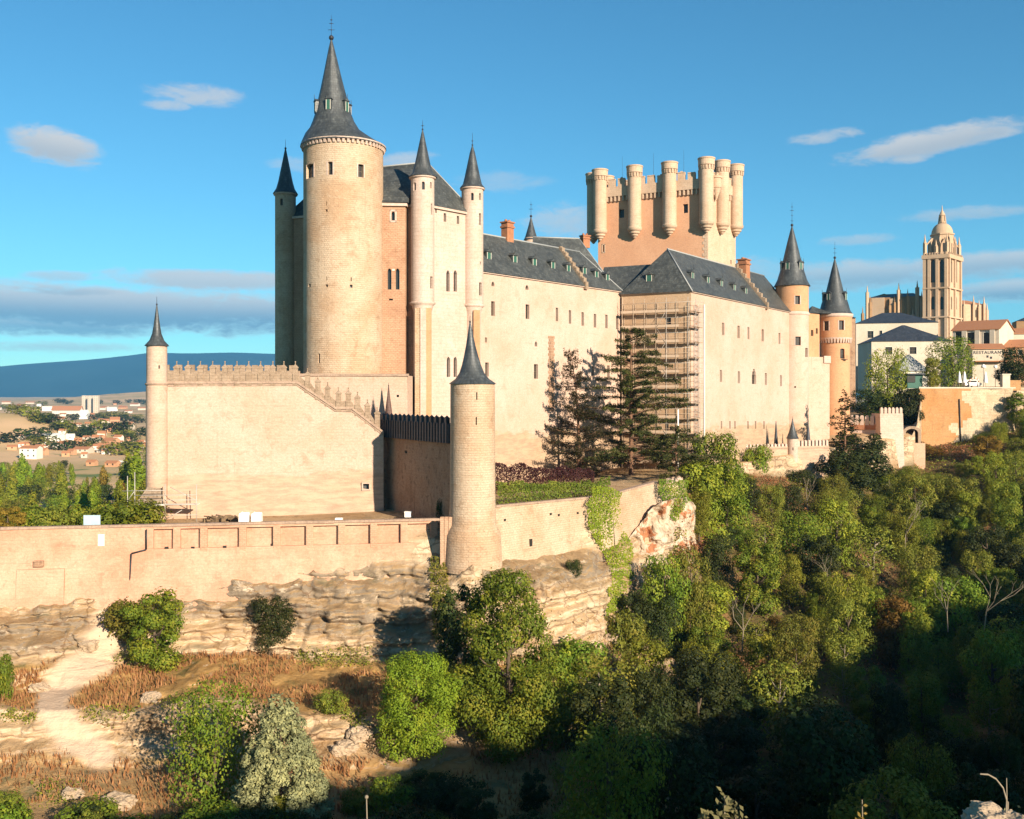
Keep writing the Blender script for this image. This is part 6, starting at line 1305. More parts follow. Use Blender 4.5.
for px, lab in ((244.5, 'white sack of building material, left of two behind the panelled wall'), (257, 'white sack of building material, right of two behind the panelled wall')):
    root = thing('builder_sack', lab, 'sack', P(px, 520.5, 137), 'builder sacks behind the panelled wall'); w = 1.45; x, y, z = root.location
    mb = MB(); mb.lathe(x, y, [(w * .62, z - .6), (w * .66, z - .1), (w * .62, z + .9), (w * .56, z + 1.05), (w * .50, z + .95)], 4, 0, False, None, math.pi / 4 + .08, captop=True); mb.build('bag', M['white'], root); mb = MB()
    for s in (-1, 1): mb.tube((x + s * .4, y - .4, z + 1.0), (x + s * .25, y - .1, z + 1.25), .05, None, 5)
    mb.build('handle', M['offwhite'], root)
root = thing('information_panel', 'pale blue white notice panel standing on the enclosing wall', 'sign', P(92, 528, 130)); mb = MB(); mb.box(P(92, 520.8, 128.6), (2.1, .12, 1.45), .05); mb.build('panel', plain('pale_blue_panel', (.36, .46, .52), .6), root); mb = MB()
for s in (-.8, .8): c = P(92, 528, 128.7); mb.tube((c.x + s, c.y, c.z - 1), (c.x + s, c.y, c.z + 1.2), .05, None, 6)
mb.build('post', M['steel'], root)
root = thing('rubble_heap', 'brown heap of timber and rubble behind the panelled wall', 'rubble', P(222, 522, 140)); random.seed(8); mb = MB()
for k in range(46):
    px = random.uniform(206, 238); q = P(px, random.uniform(516.5, 523), random.uniform(139.5, 141)); 
    if random.random() < .45: mb.tube(q, q + Vector((random.uniform(-1.8, 1.8), random.uniform(-.4, .4), random.uniform(-.1, .3))), .09, None, 5)
    else: mb.box(q, (random.uniform(.3, .9), .5, random.uniform(.2, .6)), random.uniform(0, 3))
o = mb.build('rubble', plain('rubble_brown', (.15, .10, .055), .95, var=.4, sc=2), root)
root = thing('white_box', 'small white box at the foot of the dark battlemented wall', 'box', P(408, 517, 142)); mb = MB(); mb.box(P(408, 514.5, 142), (.9, .7, .7)); mb.box(P(408, 511.8, 142), (1.0, .8, .1)); mb.build('box', M['white'], root)
root = thing('white_crate', 'tiny white crate on the platform wall by the curtain wall foot', 'box', P(339, 520, 140)); mb = MB(); mb.box(P(339, 519.5, 138), (1.0, .6, .35)); mb.box(P(339, 518.2, 138), (.9, .5, .12)); mb.build('crate', M['white'], root)

# ------------------------------------------------------------------ the distant town on the plain
def far_hit(px, py):
    i = int(np.argmin(np.abs(PXS - px))); m = GT[i] > 15.9; YY, ZZ = GY2[i][m], GZ2[i][m]; yy = HZ - ZZ / YY * F
    for k in range(len(yy) - 1):
        if yy[k + 1] <= py: 
            t = (yy[k] - py) / max(1e-6, yy[k] - yy[k + 1]); t = min(1, max(0, t)); Y = YY[k] + (YY[k + 1] - YY[k]) * t; return float(Y), float(ZZ[k] + (ZZ[k + 1] - ZZ[k]) * t)
    return float(YY[-1]), float(ZZ[-1])
def far_house(name, label, cat, px, py, wpx, hpx, wallm, roofm, rp=.35, rot=0, group=None, floors=0):
    Y, z = far_hit(px, py); k = Y / F; w, h = wpx * k, hpx * k; d = min(w * .8, 14) if w < 40 else 16; x = PX(px, Y)
    root = thing(name, label, cat, (x, Y, z), group); ca, sa = math.cos(rot), math.sin(rot)
    cs = [Vector((x + ca * a - sa * b, Y + sa * a + ca * b)) for a, b in ((-w / 2, 0), (w / 2, 0), (w / 2, d), (-w / 2, d))]; ze = z + h * (1 - rp)
    mb = MB(); mb.prism([(q.x, q.y) for q in cs], z - 3, ze)
    if roofm and rp > 0:
        for p, q in ((cs[1], cs[2]), (cs[3], cs[0])): m_ = (p + q) / 2; mb.face([(p.x, p.y, ze), (q.x, q.y, ze), (m_.x, m_.y, z + h)])
    mb.build('wall', M[wallm], root)
    if roofm: mb = MB(); gable_roof(mb, *cs, ze, z + h, .03 * w); mb.build('roof', M[roofm], root)
    n = max(1, int(w / 4.5)) if h > 3 else 0; nf = floors or 1; pl = Plane(cs[0], cs[1])
    wm = MB()
    for f in range(nf):
        for i in range(n):
            u = (i + .5) * pl.L / n; zz = z + (ze - z) * (f + .45) / nf; wm.obox(pl.pt(u - .6, zz, -.06), Vector((pl.d.x, pl.d.y, 0)) * 1.2, Vector((-pl.n.x, -pl.n.y, 0)) * .1, (0, 0, min(1.5, (ze - z) / nf * .45)))
    if n: wm.build('windows', M['glass'], root)
    return root
for i, px in enumerate((84.3, 90, 95.6)):
    far_house('apartment_block', ['tall cream apartment block on the plain, left tower of three', 'tall cream apartment block on the plain, middle tower of three', 'tall cream apartment block on the plain, right tower of three'][i], 'apartment block', px, 413, 5.0, 17.5, 'whitewall', None, 0, 0, 'three apartment towers', 9)
far_house('school', 'long red roofed building left of the apartment blocks', 'building', 66, 414, 28, 8, 'offwhite', 'tile', .5)
far_house('warehouse', 'white flat warehouse left of the red roofed building', 'warehouse', 49, 411, 14, 4.5, 'white', None, 0)
far_house('church', 'white church below the apartment blocks', 'church', 83, 419, 8, 9, 'white', 'offwhite', .4)
far_house('factory', 'broad white building at the foot of the bare brown hill', 'building', 50, 441.5, 18, 8, 'white', 'white', .2)
far_house('villa', 'beige two storey building among the poplars', 'building', 28, 459, 17, 13, 'offwhite', 'tile', .18, 0, None, 2)
HS = [(70, 440, 8, 6), (78, 444, 7, 6), (64, 446, 8, 5), (95, 442, 7, 7), (101, 437, 8, 6), (108, 445, 13, 7), (117, 441, 8, 6), (97, 450, 8, 6), (80, 453, 16, 6), (103, 452, 9, 6), (90, 466, 9, 6), (110, 467, 12, 6), (120, 466, 9, 5), (105, 425, 7, 6), (127, 429, 9, 7), (115, 424, 9, 7), (75, 427, 12, 4), (60, 422, 8, 5), (92, 417, 5, 4), (112, 411, 9, 4), (122, 409, 8, 3), (134, 406, 9, 3), (20, 409, 10, 5), (35, 412, 9, 4), (6, 404, 8, 3), (140, 446, 7, 6), (146, 448, 6, 6), (62, 434, 7, 5), (70, 455, 7, 6), (42, 455, 7, 7), (12, 450, 9, 5), (88, 427, 6, 5), (128, 413, 7, 3), (104, 409, 6, 3), (142, 410, 8, 3), (30, 404, 8, 2.5)]
random.seed(6)
for _ in range(60):
    q = random.choice(((110, 440, 32, 16), (90, 448, 40, 14), (115, 418, 34, 10), (60, 408, 70, 6), (105, 407, 40, 4), (40, 444, 20, 8))); x_, y_ = random.gauss(q[0], q[2] * .5), random.gauss(q[1], q[3] * .5)
    if x_ < 147 and 402 < y_ < 472 and not (x_ < 45 and 414 < y_ < 436): k_ = (y_ - 397) / 55; HS.append((x_, y_, random.uniform(4, 8) * (.55 + .6 * k_), random.uniform(3.2, 5.5) * (.5 + .6 * k_)))
random.seed(5); vk = [('whitewall', 'tile', 'small white house with terracotta roof in the distant valley town'), ('offwhite', 'tile', 'small beige house with terracotta roof in the distant valley town'), ('white', 'offwhite', 'small all white house in the distant valley town'), ('orange', 'tile', 'small orange house with terracotta roof in the distant valley town')]
for px, py, w, h in HS:
    wm_, rm, lab = random.choices(vk, (3, 4, 1, 3.5))[0]; far_house('house', lab, 'house', px, py, w, h, wm_, rm, .35, random.uniform(-.3, .5), 'houses of the distant valley town')
# ------------------------------------------------------------------ vegetation
rng = np.random.default_rng(11)
def unit(n):
    v = rng.normal(size=(n, 3)); return v / np.linalg.norm(v, axis=1)[:, None]
def leaf_mesh(name, cen, nor, size, mat, aspect=.62):
    """rhombic leaf sprays, each an island of its own"""
    n = len(cen); nor = nor / (np.linalg.norm(nor, axis=1)[:, None] + 1e-9); r = unit(n); t = np.cross(nor, r); t /= np.linalg.norm(t, axis=1)[:, None] + 1e-9; b = np.cross(nor, t)
    s = (size * (rng.uniform(.42, 1.0, n) + .75 * rng.random(n) ** 4))[:, None]; f = nor * s * .18
    v = np.stack([cen - t * s, cen - b * s * aspect + f, cen + t * s, cen + b * s * aspect + f], 1).reshape(-1, 3)
    me = bpy.data.meshes.new(name); me.vertices.add(4 * n); me.vertices.foreach_set('co', v.astype('f').ravel())
    me.loops.add(4 * n); me.loops.foreach_set('vertex_index', np.arange(4 * n, dtype='i')); me.polygons.add(n); me.polygons.foreach_set('loop_start', np.arange(0, 4 * n, 4, dtype='i')); me.polygons.foreach_set('loop_total', np.full(n, 4, 'i'))
    me.update(calc_edges=True); me.materials.append(mat); return me
def lobes_leaves(lobes, n, up=.35, shell=(.72, 1.08), rnd=.55):
    """leaves through the outer shell of a set of ellipsoid clumps (c, r)"""
    C = np.array([l[0] for l in lobes], float); Rr = np.array([l[1] for l in lobes], float).reshape(len(lobes), -1); Rr = np.repeat(Rr, 3, 1) if Rr.shape[1] == 1 else Rr
    w = (Rr.prod(1)) ** (2 / 3); k = rng.choice(len(lobes), n, p=w / w.sum()); d = unit(n); rad = rng.uniform(*shell, n)[:, None]; stray = rng.random(n) < .2; rad[stray] *= rng.uniform(1.0, 1.55, stray.sum())[:, None]
    p = C[k] + d * Rr[k] * rad
    keep = np.ones(n, bool)
    for i in range(len(lobes)):
        q = ((p - C[i]) / Rr[i]); keep &= (np.linalg.norm(q, axis=1) > .62) | (k == i)
    nn = d + np.array([0, 0, up]) + unit(n) * rnd
    return p[keep], nn[keep]
def trunk_mesh(name, H, r, mat, limbs=5, reach=2.0, lean=(0, 0), seed=0, start=.35):
    rs = random.Random(seed); mb = MB(); N = 7; pts = []
    for k in range(N + 1): t = k / N; pts.append(Vector((lean[0] * t * t + rs.uniform(-.08, .08) * H * .1, lean[1] * t * t + rs.uniform(-.08, .08) * H * .1, -.6 + (H + .6) * t)))
    for k in range(N): mb.tube(pts[k], pts[k + 1], r * (1 - .8 * k / N), r * (1 - .8 * (k + 1) / N), 7, 0, False)
    for i in range(limbs):
        t = rs.uniform(start, .9); p = pts[int(t * N)]; a = rs.uniform(0, 6.28); L_ = reach * rs.uniform(.6, 1.0); q = p + Vector((math.cos(a) * L_, math.sin(a) * L_, L_ * rs.uniform(.35, .9))); m_ = p.lerp(q, .5) + Vector((0, 0, -.12 * L_))
        mb.tube(p, m_, r * .45, r * .3, 5, 0, False); mb.tube(m_, q, r * .3, r * .1, 5, 0, False)
    o = mb.build(name, mat); me = o.data; bpy.data.objects.remove(o); return me
TREES = {}
def kind_round(key, mat, H, W, nl, nleaf, ls, seed, trunkmat='bark', low=.2, lobe=(.22, .36), flat=.85, up=.35, dome=False):
    rs = random.Random(seed); lob = []
    for i in range(nl):
        t = (i + .5) / nl; ph = i * 2.39996 + rs.uniform(-.5, .5); zz = low + (1 - low) * (t ** .85); prof = math.sin(math.pi * min(1, .16 + .80 * (1 - (zz - low) / (1 - low) * .92))) if zz > low + .12 else .72
        if dome: prof = math.sqrt(max(.02, 1 - (2 * min(1, (zz - low) / (1 - low) * .96) - .92) ** 2))
        rr = W / 2 * prof * rs.uniform(.45, .85); l = W * rs.uniform(*lobe) * (.75 + .4 * (1 - zz))
        lob.append(((rr * math.cos(ph), rr * math.sin(ph), min(zz * H, H - l * .7)), (l * rs.uniform(.85, 1.2), l * rs.uniform(.85, 1.2), l * flat)))
    p, nn = lobes_leaves(lob, nleaf, up); cm = leaf_mesh('crown_' + key, p, nn, ls, L[mat]); tm = trunk_mesh('trunk_' + key, H * .8, W * .035 + .06, M[trunkmat], 6, W * .35, (rs.uniform(-.6, .6), rs.uniform(-.4, .4)), seed)
    TREES[key] = (tm, cm, H, W)
def kind_poplar(key, mat, H, W, nleaf, ls, seed):
    rs = random.Random(seed); lob = []
    for i in range(16): t = i / 15; z = H * (.08 + .86 * t); w = W / 2 * (math.sin(math.pi * (.18 + .78 * t)) ** .7); a = rs.uniform(0, 6.28); lob.append(((w * .35 * math.cos(a), w * .35 * math.sin(a), z), (w * .75 + .1, w * .75 + .1, H * .085)))
    p, nn = lobes_leaves(lob, nleaf, .3); TREES[key] = (trunk_mesh('trunk_' + key, H * .8, .22, M['bark'], 3, W * .2, (0, 0), seed), leaf_mesh('crown_' + key, p, nn, ls, L[mat]), H, W)
def plant(key, loc, h, w=None, label='', cat='tree', name='deciduous_tree', group=None, rot=None):
    tm, cm, H, W = TREES[key]; root = thing(name, label, cat, loc, group); sz = h / H; sw = (w / W) if w else sz
    root.scale = (sw, sw, sz); root.rotation_euler = (0, 0, rng.uniform(0, 6.28) if rot is None else rot)
    for nm, me in (('trunk', tm), ('crown', cm)):
        if me is None: continue
        o = bpy.data.objects.new(nm, me); col.objects.link(o); o.parent = root
    return root
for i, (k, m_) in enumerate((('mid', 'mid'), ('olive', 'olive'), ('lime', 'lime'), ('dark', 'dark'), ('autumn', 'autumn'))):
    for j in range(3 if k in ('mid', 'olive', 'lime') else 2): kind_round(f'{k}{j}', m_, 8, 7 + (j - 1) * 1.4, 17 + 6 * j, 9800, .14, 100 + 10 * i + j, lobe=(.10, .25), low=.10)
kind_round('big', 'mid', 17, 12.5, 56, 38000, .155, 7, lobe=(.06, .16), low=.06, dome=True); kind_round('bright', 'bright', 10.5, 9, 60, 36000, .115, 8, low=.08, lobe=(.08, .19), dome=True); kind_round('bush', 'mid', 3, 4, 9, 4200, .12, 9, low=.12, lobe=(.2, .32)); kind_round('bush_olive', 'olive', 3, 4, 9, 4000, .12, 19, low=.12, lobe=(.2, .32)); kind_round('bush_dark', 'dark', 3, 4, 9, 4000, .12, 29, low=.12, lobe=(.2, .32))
rs = random.Random(4); lob = []
for i in range(190):
    t = ((i + .5) / 190) ** .62; ph = i * 2.39996 + rs.uniform(-.4, .4); r = 4.4 * (.05 + .95 * t ** .8) * rs.uniform(.72, 1.0); l = rs.uniform(.36, .62); lob.append(((r * math.cos(ph), r * math.sin(ph), 11 * (1 - .93 * t) - .3 + rs.uniform(-.3, .3)), (l, l, l * 1.15)))
p, nn = lobes_leaves(lob, 40000, .6); TREES['sage'] = (trunk_mesh('trunk_sage', 9, .25, M['bark'], 5, 2), leaf_mesh('crown_sage', p, nn, .13, L['sage']), 11, 9.4)
kind_round('sparse', 'olive', 8, 6.5, 20, 3000, .14, 31, 'palebark', .25, (.13, .24))
kind_poplar('poplar', 'lime', 20, 5, 3400, .42, 3); kind_poplar('poplar_mid', 'bright', 18, 5, 3000, .42, 4); kind_poplar('poplar_autumn', 'autumn', 16, 5, 2600, .42, 6)
kind_round('valley', 'mid', 12, 11, 14, 3000, .42, 41); kind_round('valley_dark', 'dark', 11, 10, 13, 2800, .42, 42); kind_round('valley_olive', 'olive', 12, 12, 14, 3000, .42, 43)
kind_round('far', 'dark', 9, 12, 7, 420, .85, 51); kind_round('far_olive', 'olive', 9, 12, 7, 420, .85, 52)

def conifer(key, mat, H, nb, lens, droop, leaves, width, ls, seed, bark='cedarbark', thick=.22, z0=.12, side=0.0, topbend=0.0):
    """trunk with tiers of long branches that carry flat sprays of needles"""
    rs = random.Random(seed); wood = MB(); P_, N_ = [], []
    def tx(z): t = z / H; return Vector((topbend * t ** 3, 0, z))
    for k in range(10): wood.tube(tx(H * k / 10), tx(H * (k + 1) / 10), .42 * (1 - .9 * k / 10) * H / 26, .42 * (1 - .9 * (k + 1) / 10) * H / 26, 8, 0, False)
    for i in range(nb):
        t = (i + rs.uniform(0, .8)) / nb; z = H * (z0 + (.985 - z0) * t); a = i * 2.4 + rs.uniform(-1.1, 1.1); z += rs.uniform(-.5, .5); Lb = lens(t) * rs.uniform(.65, 1.12) * (1 + side * math.cos(a)); d = Vector((math.cos(a), math.sin(a), 0)); s = Vector((-d.y, d.x, 0)); pr = tx(z); pts = [pr]; rise = rs.uniform(-.02, .42); Lb *= rs.choice((.55, .8, 1, 1, 1.1))
        for k in range(1, 6): q = k / 5; pts.append(tx(z) + d * Lb * q + Vector((0, 0, Lb * (rise * q - droop * q * q))))
        for k in range(5): wood.tube(pts[k], pts[k + 1], .11 * (1 - k / 6) * (.5 + Lb / 12), .11 * (1 - (k + 1) / 6) * (.5 + Lb / 12), 5, 0, False)
        n = int(leaves * Lb / 8)
        for _ in range(n):
            q = rs.uniform(.12, 1.0) ** .75; k = min(4, int(q * 5)); p = pts[k].lerp(pts[k + 1], q * 5 - k); wd = width * Lb * (math.sin(math.pi * min(1, q * .86 + .10)) * .9 + .08); off = rs.gauss(0, .5) * wd; p = p + s * off + Vector((0, 0, rs.gauss(0, thick) - abs(off) * .16)); P_.append(tuple(p)); N_.append((rs.gauss(0, .55), rs.gauss(0, .55), 1.0))
    o = wood.build('t', M[bark]); tm = o.data; bpy.data.objects.remove(o); TREES[key] = (tm, leaf_mesh('needles_' + key, np.array(P_), np.array(N_), ls, L[mat], .5), H, 1.0)
conifer('cedar', 'cedar', 26.5, 118, lambda t: 13.2 * (1 - t) ** .85 + 1.8, .15, 620, .13, .18, 5, z0=.05, side=.16, thick=.2)
conifer('brown_conifer', 'brownneedle', 21.5, 105, lambda t: 6.2 * (1 - t) ** .8 + .8, .05, 460, .2, .16, 6, z0=.05, topbend=-1.6, thick=.25)
conifer('low_cedar', 'cedar', 10, 30, lambda t: 7.5 * (1 - t) ** .6 + 1.0, .16, 560, .16, .20, 9, z0=.15, side=.1)
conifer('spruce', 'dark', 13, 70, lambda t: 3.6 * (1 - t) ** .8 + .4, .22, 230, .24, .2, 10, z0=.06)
def cf(key, px, Y, zb, h, label, name, rot=0, w=1.0):
    tm, cm, H, W = TREES[key]; root = thing(name, label, 'tree', (PX(px, Y), Y, zb)); root.scale = (h / H * w, h / H * w, h / H); root.rotation_euler = (0, 0, rot)
    for nm, me in (('trunk', tm), ('crown', cm)): o = bpy.data.objects.new(nm, me); col.objects.link(o); o.parent = root
cf('cedar', 631, 190, -14.9, 28.6, 'tall cedar with flat spreading branches in front of the scaffolding', 'cedar_tree', .3)
cf('brown_conifer', 579, 186, -15.4, 24.4, 'brownish sparse conifer with leaning top left of the tall cedar', 'conifer_tree', .2)
cf('low_cedar', 676, 174, -15.0, 9.8, 'low wide cedar with layered branches at the right foot of the tall cedar', 'cedar_tree', 1.0, 1.05)
cf('spruce', 845, 240, -18, 19.5, 'dark conifer in front of the orange round tower', 'conifer_tree', .5, 1.15)

# hedges, ivy -------------------------------------------------------------
def leaf_thing(name, label, cat, cen, nor, ls, mat, loc, part=None, kind=None):
    me = leaf_mesh(name, cen - np.array(loc), nor, ls, mat); o = bpy.data.objects.new(name, me); col.objects.link(o); o.location = loc; return tag(o, label, cat, None, kind)
def hedge(label, pa, pb, h, w, n, ls, mat, name='hedge'):
    pa, pb = np.array(pa), np.array(pb); t = rng.uniform(0, 1, n); base = pa + (pb - pa) * t[:, None]; L_ = np.linalg.norm(pb - pa); d = (pb - pa) / L_; s = np.array([-d[1], d[0], 0])
    top = h * (1 + .28 * fbm(np.stack([t * L_ * .45, t * 0, t * 0], 1), 3, 5)); z = top * np.sqrt(rng.uniform(0, 1, n)); o = w / 2 * np.where(rng.random(n) < .6, -1, rng.uniform(-1, 1, n)) * (.8 + .3 * rng.random(n))
    c = base + s * o[:, None] + np.stack([z * 0, z * 0, z], 1); nn = s * np.sign(o)[:, None] * .6 + np.array([0, 0, .6]) + unit(n) * .7
    return leaf_thing(name, label, 'hedge', c, nn, ls, mat, tuple((pa + pb) / 2))
hedge('dark plum coloured hedge behind the green hedge', (PX(494, 163), 163, -16), (PX(592, 166), 166, -16), 4.6, 2.6, 6500, .17, L['plum'])
hedge('green hedge along the garden wall below the plum hedge', (PX(494, 142), 142, -16.2), (PX(606, 158), 158, -16.2), 3.6, 1.8, 7500, .16, L['hedge'])
def in_poly(x, y, poly):
    r = np.zeros(len(x), bool); j = len(poly) - 1
    for i in range(len(poly)):
        (xi, yi), (xj, yj) = poly[i], poly[j]; r ^= ((yi > y) != (yj > y)) & (x < (xj - xi) * (y - yi) / (yj - yi + 1e-12) + xi); j = i
    return r
def ivy(label, poly, n, Yf, ls=.15, mat='ivy', thick=.7):
    xs, ysx = [q[0] for q in poly], [q[1] for q in poly]; x = rng.uniform(min(xs) - 3, max(xs) + 3, n); y = rng.uniform(min(ysx) - 3, max(ysx) + 3, n); jx = fbm(np.stack([x * .12, y * .12, x * 0], 1), 3, 61) * 5; k = in_poly(x + jx, y + jx, poly); x, y = x[k], y[k]
    Y = np.array([Yf(a, b) for a, b in zip(x, y)]) - rng.uniform(.1, thick, len(x)); c = np.stack([(x - CX) / F * Y, Y, (HZ - y) / F * Y], 1); nn = np.array([.1, -1, .4]) + unit(len(x)) * .7
    return leaf_thing('ivy', label, 'ivy', c, nn, ls, L[mat], tuple(c.mean(0)))
def Ycliff(px, py):
    wy = float(np.interp(px, [495, 588, 612, 657], [134.4, 150, 152.4, 165])); zz = (HZ - py) / F * wy
    return min(wy, ground_hit(px, py)[0]) if zz > -22.5 else ground_hit(px, py)[0]
ivy('bright green ivy cascading over the garden wall and down the cliff', [(590, 486), (607, 485), (620, 490), (619, 520), (634, 548), (632, 575), (628, 612), (606, 616), (612, 575), (600, 548), (588, 525)], 15000, lambda a, b: Ycliff(a, min(b, 612)), .14, thick=.9)
ivy('ivy clump hanging over the rock at the end of the garden wall', [(655, 478), (688, 480), (690, 500), (676, 522), (664, 512)], 5000, lambda a, b: 163.5 + (a - 655) * .06, .14, 'mid', 1.2)
ivy('dry brown green creeper on the rock below the cone turret', [(432, 556), (446, 560), (452, 590), (444, 632), (434, 640), (430, 600)], 2600, lambda a, b: ground_hit(a, max(b, 562))[0], .15, 'olive', .8)

# trees placed one by one --------------------------------------------------
def at(px, base, top, halfw, key, label, name='deciduous_tree', cat='tree', group=None, Y=None, z=None):
    if Y is None: Y, z = ground_hit(px, base)
    h = max(1.2, (base - top) * Y / F); h = (HZ - top) / F * Y - z
    return plant(key, (PX(px, Y), Y, z - .2), h + .2, 2 * halfw * Y / F, label, cat, name, group)
at(416, 760, 654, 44, 'bright', 'rounded bright green tree standing left of the tall dark tree below the cone turret')
at(508, 757, 572, 58, 'big', 'tall broad many clumped tree below the cone turret, largest on the rock')
at(462, 720, 588, 34, 'dark0', 'dark green tree crowding the left side of the tall broad tree')
at(543, 750, 655, 36, 'mid1', 'leafy tree at the right foot of the tall broad tree')
at(156, 668, 592, 30, 'mid0', 'green tree on the dry grass ledge under the left end of the panelled wall')
at(128, 640, 602, 26, 'bush_olive', 'olive bush left of the ledge tree under the panelled wall', 'bush', 'bush')
at(270, 652, 598, 23, 'dark1', 'dark small tree against the grey rock face below the panelled wall')
at(214, 806, 686, 44, 'mid2', 'green tree left of the silver green tree at the bottom')
at(281, 832, 695, 60, 'sage', 'silver green clumpy tree at the bottom left', 'sage_tree')
at(332, 714, 692, 15, 'bush_olive', 'small olive shrub on the dry slope between the two ledges', 'bush', 'bush')
at(1, 700, 656, 13, 'bush', 'green bush cut by the left edge of the picture', 'bush', 'bush')
at(584, 690, 640, 26, 'bush', 'round green bush below the pale cliff', 'bush', 'bush')
at(622, 662, 614, 20, 'bush_olive', 'olive bush below the ivy on the cliff', 'bush', 'bush')
at(606, 735, 676, 28, 'olive1', 'olive tree at the edge of the wood below the pale cliff')
at(566, 748, 700, 22, 'bush', 'low green bush at the lower edge of the sunlit slope', 'bush', 'bush')
at(574, 574, 560, 8, 'bush_dark', 'tiny dark shrub on the grey ledge right of the cone turret', 'bush', 'bush')
at(645, 712, 640, 30, 'lime1', 'yellow green tree at the left margin of the wood')
at(664, 650, 556, 24, 'mid1', 'round green tree covering the foot of the rock outcrop')
at(690, 655, 549, 22, 'olive1', 'olive tree covering the right foot of the rock outcrop')
at(634, 655, 592, 20, 'dark0', 'dark small tree left below the rock outcrop')
at(699, 560, 492, 14, 'lime1', 'slim yellow green tree at the right side of the rock outcrop', Y=171, z=-24)
at(716, 575, 434, 30, 'mid1', 'tall leafy tree reaching up to the right wing windows', Y=196, z=-26)
at(702, 610, 462, 30, 'lime0', 'tall yellow green tree below the right end of the tall cedar', Y=180, z=-30)
at(757, 470, 446, 13, 'bush', 'thin shrub in front of the low outer wall', 'bush', 'bush', None, 222, -16.5)
at(800, 484, 470, 14, 'bush_dark', 'dark shrub at the foot of the tiny turret', 'bush', 'bush', None, 226, -19)
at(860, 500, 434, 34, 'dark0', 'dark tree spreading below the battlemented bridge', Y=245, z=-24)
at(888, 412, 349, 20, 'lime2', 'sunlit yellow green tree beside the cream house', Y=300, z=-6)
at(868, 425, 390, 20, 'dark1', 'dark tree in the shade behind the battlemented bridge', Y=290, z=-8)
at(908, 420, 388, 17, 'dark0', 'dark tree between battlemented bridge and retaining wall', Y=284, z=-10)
at(953, 386, 338, 22, 'mid2', 'big green tree in front of the cathedral tower', Y=302, z=2.5)
at(933, 388, 358, 9, 'lime0', 'small yellow green tree left of the big tree by the cathedral', Y=296, z=2.6)
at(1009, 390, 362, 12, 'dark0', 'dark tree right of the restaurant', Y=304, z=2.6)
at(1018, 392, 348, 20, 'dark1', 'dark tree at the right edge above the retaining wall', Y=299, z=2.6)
at(1026, 440, 392, 18, 'mid0', 'green tree hanging over the right end of the retaining wall', Y=286, z=-8)
at(910, 468, 440, 18, 'autumn0', 'golden autumn tree at the left foot of the retaining wall', Y=276, z=-16)
at(935, 475, 448, 17, 'autumn1', 'golden autumn bush below the middle of the retaining wall', Y=280, z=-18)
at(130, 528, 502, 34, 'bush', 'wide green bush behind the enclosing wall by the scaffolding', 'bush', 'bush', None, 139, -20)
at(92, 530, 505, 26, 'bush', 'green bush behind the notice panel', 'bush', 'bush', None, 140, -20.5)
at(60, 530, 508, 24, 'bush_olive', 'olive bush behind the enclosing wall left of the notice panel', 'bush', 'bush', None, 140, -20.5)
at(25, 530, 508, 24, 'valley', 'green tree behind the left end of the enclosing wall', Y=150, z=-24)
at(8, 530, 507, 18, 'autumn0', 'russet bush at the far left behind the enclosing wall', 'bush', 'bush', None, 138, -20)
at(442, 517, 500, 6, 'bush_dark', 'dark ivy like shrub in the shade beside the cone turret', 'bush', 'bush', None, 137, -17.5)

# the wooded slope ---------------------------------------------------------
lim = [(560, 648), (600, 655), (630, 640), (645, 590), (700, 556), (706, 445), (735, 448), (748, 472), (785, 486), (812, 478), (835, 430), (862, 438), (878, 476), (900, 470), (915, 452), (940, 478), (965, 440), (990, 424), (1010, 416), (1030, 402), (1080, 400)]
lx, ly = [q[0] for q in lim], [q[1] for q in lim]
kl = {'mid': 'mid green tree among the others on the wooded slope right of the rock', 'olive': 'dull olive tree among the others on the wooded slope right of the rock', 'lime': 'yellow green tree among the others on the wooded slope right of the rock', 'dark': 'dark green tree among the others on the wooded slope right of the rock', 'sparse': 'thin crowned olive tree with pale branches on the wooded slope', 'autumn': 'golden leaved tree among the others on the wooded slope right of the rock'}
placed = []; tries = 0
while len(placed) < 262 and tries < 14000:
    tries += 1; px = rng.uniform(560, 1085); Y = math.sqrt(rng.uniform(78 ** 2, 288 ** 2)); i = int(np.argmin(np.abs(PXS - px))); c = int(np.argmin(np.abs(GY2[i][:200] - Y))); gt = float(np.interp(Y, GY2[i], GT[i]))
    if gt < 4.1 or gt > 12.8: continue
    if px < 655 and gt > 8.0: continue
    if px < 600 and Y > 104: continue
    if px < 700 and gt > 10.6: continue
    x, z = PX(px, Y), ground_at(px, Y); h = rng.uniform(3.5, 8) if rng.random() < .45 else rng.uniform(7, 13); h *= (1.0 if Y < 230 else .85); w = h * rng.uniform(.55, 1.0)
    top = HZ - (z + h) / Y * F; hwp = w * .5 / Y * F; l = max(np.interp(px, lx, ly), np.interp(px - hwp * .6, lx, ly), np.interp(px + hwp * .6, lx, ly))
    if top < l: h = z * -1 + (HZ - l) / F * Y; w = min(w, max(h, 2.0) * 1.15)
    if h < 2.2 or w < 2: continue
    if any((x - a) ** 2 + (Y - b) ** 2 < (.31 * (w + e)) ** 2 for a, b, e in placed): continue
    placed.append((x, Y, w)); kd = rng.choice(['mid', 'olive', 'lime', 'dark', 'sparse', 'autumn'], p=[.28, .23, .20, .16, .10, .03] if Y > 124 else [.08, .06, .0, .82, .04, .0]); key = kd if kd == 'sparse' else kd + str(int(rng.integers(0, 3 if kd in ('mid', 'olive', 'lime') else 2)))  # near the valley floor mostly the dark kind: shade put into leaf colour
    plant(key, (x, Y, z - .2), h + .2, w, kl[kd], 'tree', 'dark_tree' if kd == 'dark' else 'deciduous_tree', 'trees on the wooded slope')  # dark ones are the same broadleaf build, only with darker leaves
